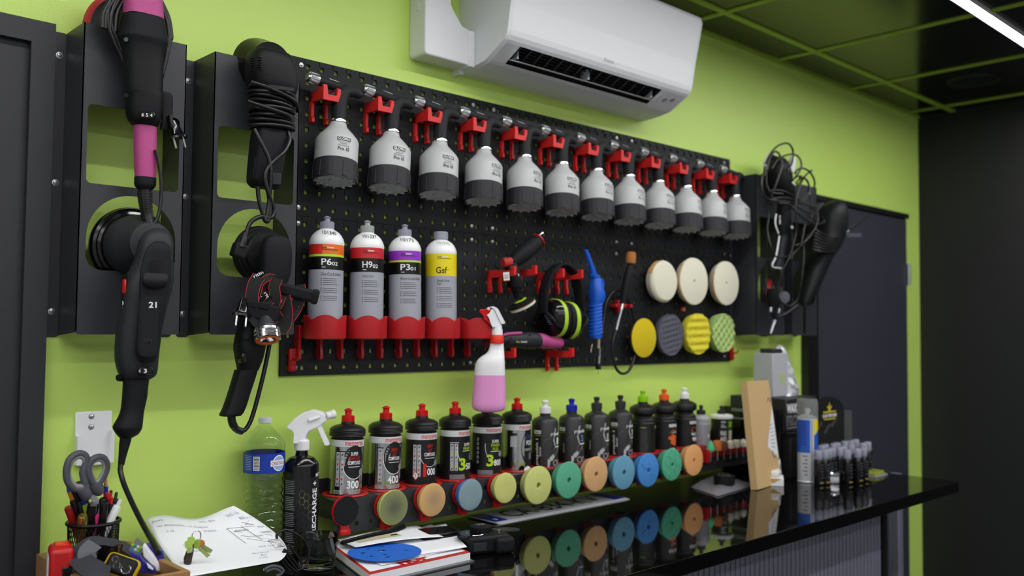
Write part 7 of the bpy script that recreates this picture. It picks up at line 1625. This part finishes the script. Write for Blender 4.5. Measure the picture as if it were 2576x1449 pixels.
# scissors -------------------------------------------------------------
yS = -.15
sc_ = thing('scissors', 'scissors with grey and charcoal loop handles standing in the pen cup', 'scissors', at(*zP(640, 700), yS))
HG = mat('charcoal handle', (78, 78, 88), .5); HL = mat('grey handle lining', (140, 140, 138), .55)
for loop, tail in (([(505, 95), (420, 160), (385, 280), (400, 400), (470, 480), (540, 490), (590, 470), (585, 400), (565, 300), (600, 200), (600, 130), (560, 97)], [(560, 480), (610, 560), (640, 590)]), ([(740, 130), (660, 170), (625, 250), (640, 340), (680, 420), (715, 430), (760, 400), (815, 300), (830, 220), (800, 150)], [(700, 425), (735, 500), (750, 555)])):
    P_ = smooth_path([at(*zP(*q_), yS) for q_ in loop], 4, True); part(MB().tube(P_, .0062, 10, closed=True), 'handle_loop', HG, sc_, smooth=60)
    cen = sum(P_, V((0, 0, 0)))/len(P_); part(MB().tube([cen+(p_-cen)*.84 for p_ in P_], .0048, 8, closed=True), 'loop_lining', HL, sc_, smooth=60)
    part(MB().tube(smooth_path([at(*zP(*q_), yS) for q_ in tail], 4), [.011, .0112, .0112, .011, .0105, .01, .009, .007, .004][:len(smooth_path([at(*zP(*q_), yS) for q_ in tail], 4))], 10), 'handle_shank', HG, sc_, smooth=60)
for pts in ([(640, 540), (665, 510), (735, 590), (750, 660), (745, 760), (720, 860), (690, 860), (715, 740), (700, 660), (645, 590)],):
    base = [at(*zP(*q_), yS+.004) for q_ in pts]; k = len(base); mb = MB(); mb.add([p_+V((0, -.0012, 0)) for p_ in base]+[p_+V((0, .0012, 0)) for p_ in base], [tuple(range(k)), tuple(reversed(range(k, 2*k)))]+[(i, (i+1) % k, k+(i+1) % k, k+i) for i in range(k)]); part(mb, 'blade', STEEL, sc_, smooth=0)
# in the tray: tape, strap lamp, dispenser -------------------------------
def tray_obj(px, py, y): return at(px, py, y)
q = at(150, 1405, -.2); r = thing('stapler', 'red plastic stapler standing on end in the wooden tray', 'stapler', (q.x, q.y, KT)); r.rotation_euler.z = -.25
zt = at(150, 1372, -.2).z-KT
MB().rbox(-.017, .02, -.028, .03, 0, zt, .008, 3).build('body', RED, r); MB().rbox(-.0195, -.014, -.02, .012, .02, zt-.012, .002, 1).build('label', mat('silver sticker', (180, 182, 184), .35), r); MB().rbox(.002, .021, -.0295, -.02, .0, zt-.03, .002, 1).build('slot', PLGL, r); MB().rbox(-.008, .014, -.01, .02, zt-.002, zt+.003, .001, 1).build('top_ridge', REDD, r)
# yellow and black head torch
q = at(305, 1425, -.27); r = thing('head_torch', 'yellow and black head torch with a dark strap in the wooden tray', 'head lamp', q)
Xh = frame(V((0, 0, 0)), x=V((.75, -.35, -.42)), z=V((-.35, -.8, .5)))
YEH = mat('yellow torch shell', (206, 176, 24), .4)
MB().rbox(-.028, .028, -.019, .019, -.02, .006, .009, 3, 0, Xh).build('shell', YEH, r); MB().rbox(-.025, .025, -.0165, .0165, -.012, .0085, .007, 3, 0, Xh).build('face', PLB, r)
for a_, b_, s_ in ((-.013, .006, .0055), (-.006, -.003, .0062), (.01, -.004, .0082)): MB().lathe([(s_, .0088), (s_*.9, .0095), (s_*.6, .0075), (0, .007)], 18, Xh@Matrix.Translation((a_, b_, 0))).build('lens', CHROME if s_ > .006 else STEEL, r)
GRS = mat('dark grey webbing', (52, 53, 60), .85, bump=.4, bscale=700)
for pts, w_ in (([(300, 1110+120), (260, 1110+130)], 0),): pass
P_ = [at(*zP(x_, y_), yy) for x_, y_, yy in ((470, 1200, -.2), (560, 1130, -.2), (660, 1070, -.2), (760, 1060, -.19), (900, 1080, -.18), (1020, 1090, -.19), (1060, 1130, -.2), (1050, 1200, -.22))]
part(ribbon(MB(), smooth_path(P_, 6), .02, V((.5, -.5, .7)).normalized(), .0015), 'strap', GRS, r)
P_ = [at(*zP(x_, y_), yy) for x_, y_, yy in ((480, 1190, -.21), (540, 1260, -.24), (620, 1340, -.27), (740, 1400, -.29), (860, 1440, -.29))]
part(ribbon(MB(), smooth_path(P_, 6), .034, V((-.4, -.6, .7)).normalized(), .0016), 'strap', GRS, r)
P_ = [at(*zP(x_, y_), yy) for x_, y_, yy in ((700, 1090, -.22), (640, 1140, -.23), (600, 1200, -.24), (640, 1290, -.25))]
part(ribbon(MB(), smooth_path(P_, 6), .026, V((-.5, -.8, .3)).normalized(), .0016), 'strap', mat('light grey webbing', (92, 93, 100), .85, bump=.4, bscale=700), r)
# clear plastic cup lying in the tray
q = at(280, 1400, -.16); r = thing('plastic_cup', 'clear plastic cup with scraps inside the wooden tray', 'cup', (q.x, q.y, KT)); zt = at(280, 1372, -.16).z-KT
MB().lathe([(0, 0), (.022, 0), (.034, zt-.003), (.036, zt), (.0335, zt-.002), (.021, .002), (0, .002)], 32).build('cup', CLEAR, r, smooth=50)
for i in range(7): MB().rbox(-.006, .006, -.003, .003, 0, .004, .001, 1, 0, Matrix.Translation((.012*math.cos(i*1.3), .012*math.sin(i*1.3), .01+.007*i))@Matrix.Rotation(i*1.1, 4, 'Z')).build('scrap', [mat('tan scrap', (120, 96, 50), .7), mat('olive scrap', (80, 84, 40), .7)][i % 2], r)
# blue and white tape dispenser
q = at(395, 1400, -.24); r = thing('tape_dispenser', 'dark blue and white hand tape dispenser in the wooden tray', 'tape dispenser', q)
DB = mat('dark blue plastic', (38, 38, 120), .35)
def slabz(pts, yc, th, name, m, bev=.003):
    base = [at(*zP(*p_), yc) for p_ in pts]; n_ = V((-.45, -.89, 0)).normalized(); k = len(base); mb = MB(); mb.add([p_+n_*th/2 for p_ in base]+[p_-n_*th/2 for p_ in base], [tuple(range(k)), tuple(reversed(range(k, 2*k)))]+[(i, (i+1) % k, k+(i+1) % k, k+i) for i in range(k)])
    o = part(mb, name, m, r, smooth=0); md = o.modifiers.new('bevel', 'BEVEL'); md.width = bev; md.segments = 2; md.limit_method = 'ANGLE'; return o
slabz([(1075, 1150), (1110, 1170), (1200, 1210), (1240, 1270), (1290, 1310), (1360, 1350), (1385, 1400), (1330, 1412), (1210, 1400), (1140, 1330), (1120, 1240)], -.25, .018, 'near_shell', DB)
slabz([(1255, 1090), (1330, 1080), (1400, 1120), (1460, 1180), (1480, 1260), (1500, 1380), (1430, 1400), (1415, 1300), (1360, 1240), (1300, 1170)], -.225, .018, 'far_shell', DB)
slabz([(1225, 1110), (1255, 1082), (1300, 1150), (1340, 1200), (1380, 1260), (1420, 1330), (1425, 1395), (1380, 1390), (1300, 1290), (1240, 1230)], -.238, .014, 'white_core', WHITE)
slabz([(1270, 1300), (1310, 1330), (1350, 1370), (1340, 1385), (1290, 1360)], -.261, .004, 'white_spot', WHITE, .001)
q = at(345, 1375, -.2); r = thing('pill_card', 'small printed card with lime and blue dots in the wooden tray', 'card', q)
slabz([(1080, 1140), (1170, 1020), (1240, 1080), (1225, 1190), (1150, 1200)], -.2, .0012, 'card', mat('grey card', (120, 124, 112), .5), .0003)
for i in range(8): a_ = at(*zP(1120+(i % 4)*28, 1100+(i//4)*45+(i % 4)*12), -.203); part(MB().lathe([(0, .001), (.0026, .001), (.0028, 0)], 10, frame(a_, z=V((-.45, -.89, 0)))), 'dot', [LIME, mat('cyan dot', (60, 150, 180), .5), INKW][i % 3], r)
# big handwritten sheet -------------------------------------------------
cor = {(0, 0): (470, 1452, -.33), (1, 0): (702, 1412, -.27), (0, 1): (366, 1312, -.05), (1, 1): (588, 1282, -.1)}
r = thing('handwritten_sheet', 'large white sheet with handwriting curling up against the green wall', 'paper', at(550, 1380, -.2))
N1 = 20
def shp(u_, v_):
    p00, p10, p01, p11 = [at(*cor[k_]) for k_ in ((0, 0), (1, 0), (0, 1), (1, 1))]
    q_ = p00.lerp(p10, u_).lerp(p01.lerp(p11, u_), v_)
    bulge = at(727, 1367, -.19); q_ += (bulge-p10.lerp(p11, .4))*(4*v_*(1-v_))*u_**2*.9
    q_.z += .008*math.sin(u_*PI*2.2+.6)*v_**2-.01*math.sin(v_*PI)*(1-u_*.5); q_.z -= .0*v_
    q_.y = min(q_.y, -.004); return q_
mb = MB(); vs = [shp(i/N1, j/N1)-r.location for j in range(N1+1) for i in range(N1+1)]; mb.add(vs, [(j*(N1+1)+i, j*(N1+1)+i+1, (j+1)*(N1+1)+i+1, (j+1)*(N1+1)+i) for j in range(N1) for i in range(N1)]); o = mb.build('sheet', PAPER, r, smooth=80); md = o.modifiers.new('solid', 'SOLIDIFY'); md.thickness = .0004
def onsh(u_, v_):
    p_ = shp(u_, v_); n_ = (shp(u_+.01, v_)-p_).cross(shp(u_, v_+.01)-p_).normalized(); n_ = n_ if n_.z > 0 else -n_; return p_+n_*.0012-r.location
mb = MB()
def hand(s, u0, v0, w_, h_, mi, rot=0):
    vs_, fs_, tw, th = text_mesh(s, -.004)
    mb.add([onsh(u0+(a.x*w_/tw)*math.cos(rot)-(a.y*h_/th)*math.sin(rot), v0+(a.y*h_/th)*math.cos(rot)+(a.x*w_/tw)*math.sin(rot)) for a in vs_], fs_, mi)
def stroke(P_, mi=0, rr=.0004): mb.tube([onsh(*p_) for p_ in P_], rr, 4, mi)
hand('Jours', .1, .93, .12, .035, 1); hand('les ensemble  -> Capot', .32, .85, .5, .035, 1, -.03); hand('traité.', .55, .78, .12, .03, 1); hand('-> 10', .16, .77, .08, .03, 0); hand('375  8m', .62, .93, .16, .03, 1); hand('365 m', .88, .93, .12, .03, 1)
hand('à  15,85', .3, .55, .2, .03, 1); hand('005 lot', .32, .44, .2, .03, 1); hand('Surface', .78, .28, .14, .03, 1); hand('80', .8, .22, .05, .03, 1); hand('voile', .79, .16, .1, .03, 1); hand('355 102 35', .88, .4, .18, .028, 1); hand('élément', .79, .72, .11, .03, 0, -.1); hand('rotule', .85, .6, .09, .03, 0, -.1); hand('6 km', .92, .48, .07, .03, 0, -.1); hand('dépi', .95, .72, .05, .03, 0, -.1); hand('contact', .94, .64, .08, .03, 0, -.1); hand('850 x c', .93, .86, .09, .03, 0, -.1)
for P_ in ([(.7, .78), (.92, .74)], [(.7, .78), (.72, .5)], [(.72, .72), (.96, .58)], [(.74, .64), (.97, .48)], [(.76, .58), (.97, .42)], [(.82, .77), (.86, .52)], [(.86, .82), (.92, .76), (.86, .78), (.93, .82)], [(.95, .34), (.97, .4), (.93, .36), (.98, .36), (.94, .4)], [(.9, .5), (.98, .5), (.99, .36), (.91, .34), (.9, .5)]): stroke(P_)
hw_ = mb.build('handwriting', [INKG, mat('blue grey ink', (130, 136, 160), .6)], r, smooth=0)
# keys lying on the sheet -----------------------------------------------
yk = -.262
kr = thing('key_ring', 'steel key ring with lime-capped keys and a brown leather fob on the sheet', 'keys', at(495, 1380, yk))
zK = lambda x, y: (80+x/3.22, 1000+y/3.22)
part(MB().tube(smooth_path([at(*zK(*q_), yk) for q_ in ((1300, 1150), (1300, 1110), (1320, 1085), (1350, 1082), (1368, 1105), (1362, 1150), (1335, 1170))], 5), .0011, 8), 'ring', CHROME, kr, smooth=60)
part(body(MB(), [(at(*zK(x_, y_), yk), a_/3.22*mpp(at(500, 1380, yk)), .003, 2.4) for x_, y_, a_ in ((1300, 1165, 12), (1293, 1200, 20), (1280, 1250, 30), (1265, 1300, 34), (1262, 1340, 30), (1262, 1352, 20))], side=(.8, -.6, 0)), 'leather_fob', mat('brown leather', (52, 42, 36), .6, bump=.3, bscale=300), kr)
LK = mat('lime key cap', (150, 180, 70), .5)
for cap_, tip in (((1290, 1160), (1285, 1230)), ((1330, 1190), (1420, 1275)), ((1345, 1180), (1440, 1240)), ((1270, 1190), (1275, 1240))):
    A = at(*zK(*cap_), yk-.002); B = at(*zK(*tip), yk-.006); d_ = (B-A).normalized(); L = (B-A).length; X = frame(A, z=d_, y=TOC)
    part(MB().rings([[X@V((a, -.0016, b)) for a, b in rrect(.0125, .0135, .004)], [X@V((a, .0016, b)) for a, b in rrect(.0125, .0135, .004)]]), 'key_cap', LK, kr)
    part(MB().box(-.0035, .0035, -.001, .001, .008, L+.004, 0, X), 'key_blade', mat('lime tinted blade', (150, 164, 96), .35, .6), kr)
part(MB().lathe([(0, .002), (.006, .002), (.0065, 0)], 12, frame(at(*zK(1372, 1180), yk-.004), z=TOC)), 'orange_tag', mat('orange tag', (190, 110, 60), .5), kr)
# cables by the glass ------------------------------------------------------
cbx_ = thing('cable_bundle', 'loose bundle of thin black cables beside the drinking glass', 'cable', atz(740, 1430, K))
zG = lambda x, y: (600+x/3.481, 1180+y/3.481)
for lp, dz in (([(335, 610), (340, 565), (400, 535), (470, 550), (560, 610), (605, 680), (615, 760), (600, 830), (560, 870), (520, 885)], .0), ([(440, 660), (480, 720), (530, 780), (552, 830), (540, 870)], 0), ([(400, 700), (450, 760), (500, 820), (540, 880)], 0), ([(390, 720), (440, 790), (480, 840), (520, 890)], 0), ([(380, 760), (420, 820), (470, 870), (510, 900)], 0), ([(370, 790), (400, 840), (450, 890)], 0)):
    part(MB().tube(pth([zG(*q_)+(-.225,) for q_ in lp], None, 6), .0026, 7), 'cord', CORD, cbx_, smooth=60)
for lp in ([(230, 880), (290, 850), (360, 860), (390, 890), (370, 920), (330, 936)], [(240, 900), (300, 875), (350, 885), (370, 910)]): part(MB().tube(pth([zG(*q_)+(-.3,) for q_ in lp], None, 6), .003, 7), 'strap_loop', mat('grey fabric cord', (70, 72, 78), .8), cbx_, smooth=60)
# ================================================================ print belongs to the piece it is printed on
hw_['kind'] = 'stuff'
for o in list(bpy.data.objects):
    if o.parent and o.parent.parent is None and o.parent.type == 'EMPTY' and o.name.split('.')[0] in ('label', 'handwriting', 'print'):
        for q in o.parent.children:
            if q.name.split('.')[0] in ('bottle', 'carton', 'can', 'card', 'plate', 'mailer') and q is not o and q.location.length < 1e-6 and o.location.length < 1e-6: o.parent = q; break
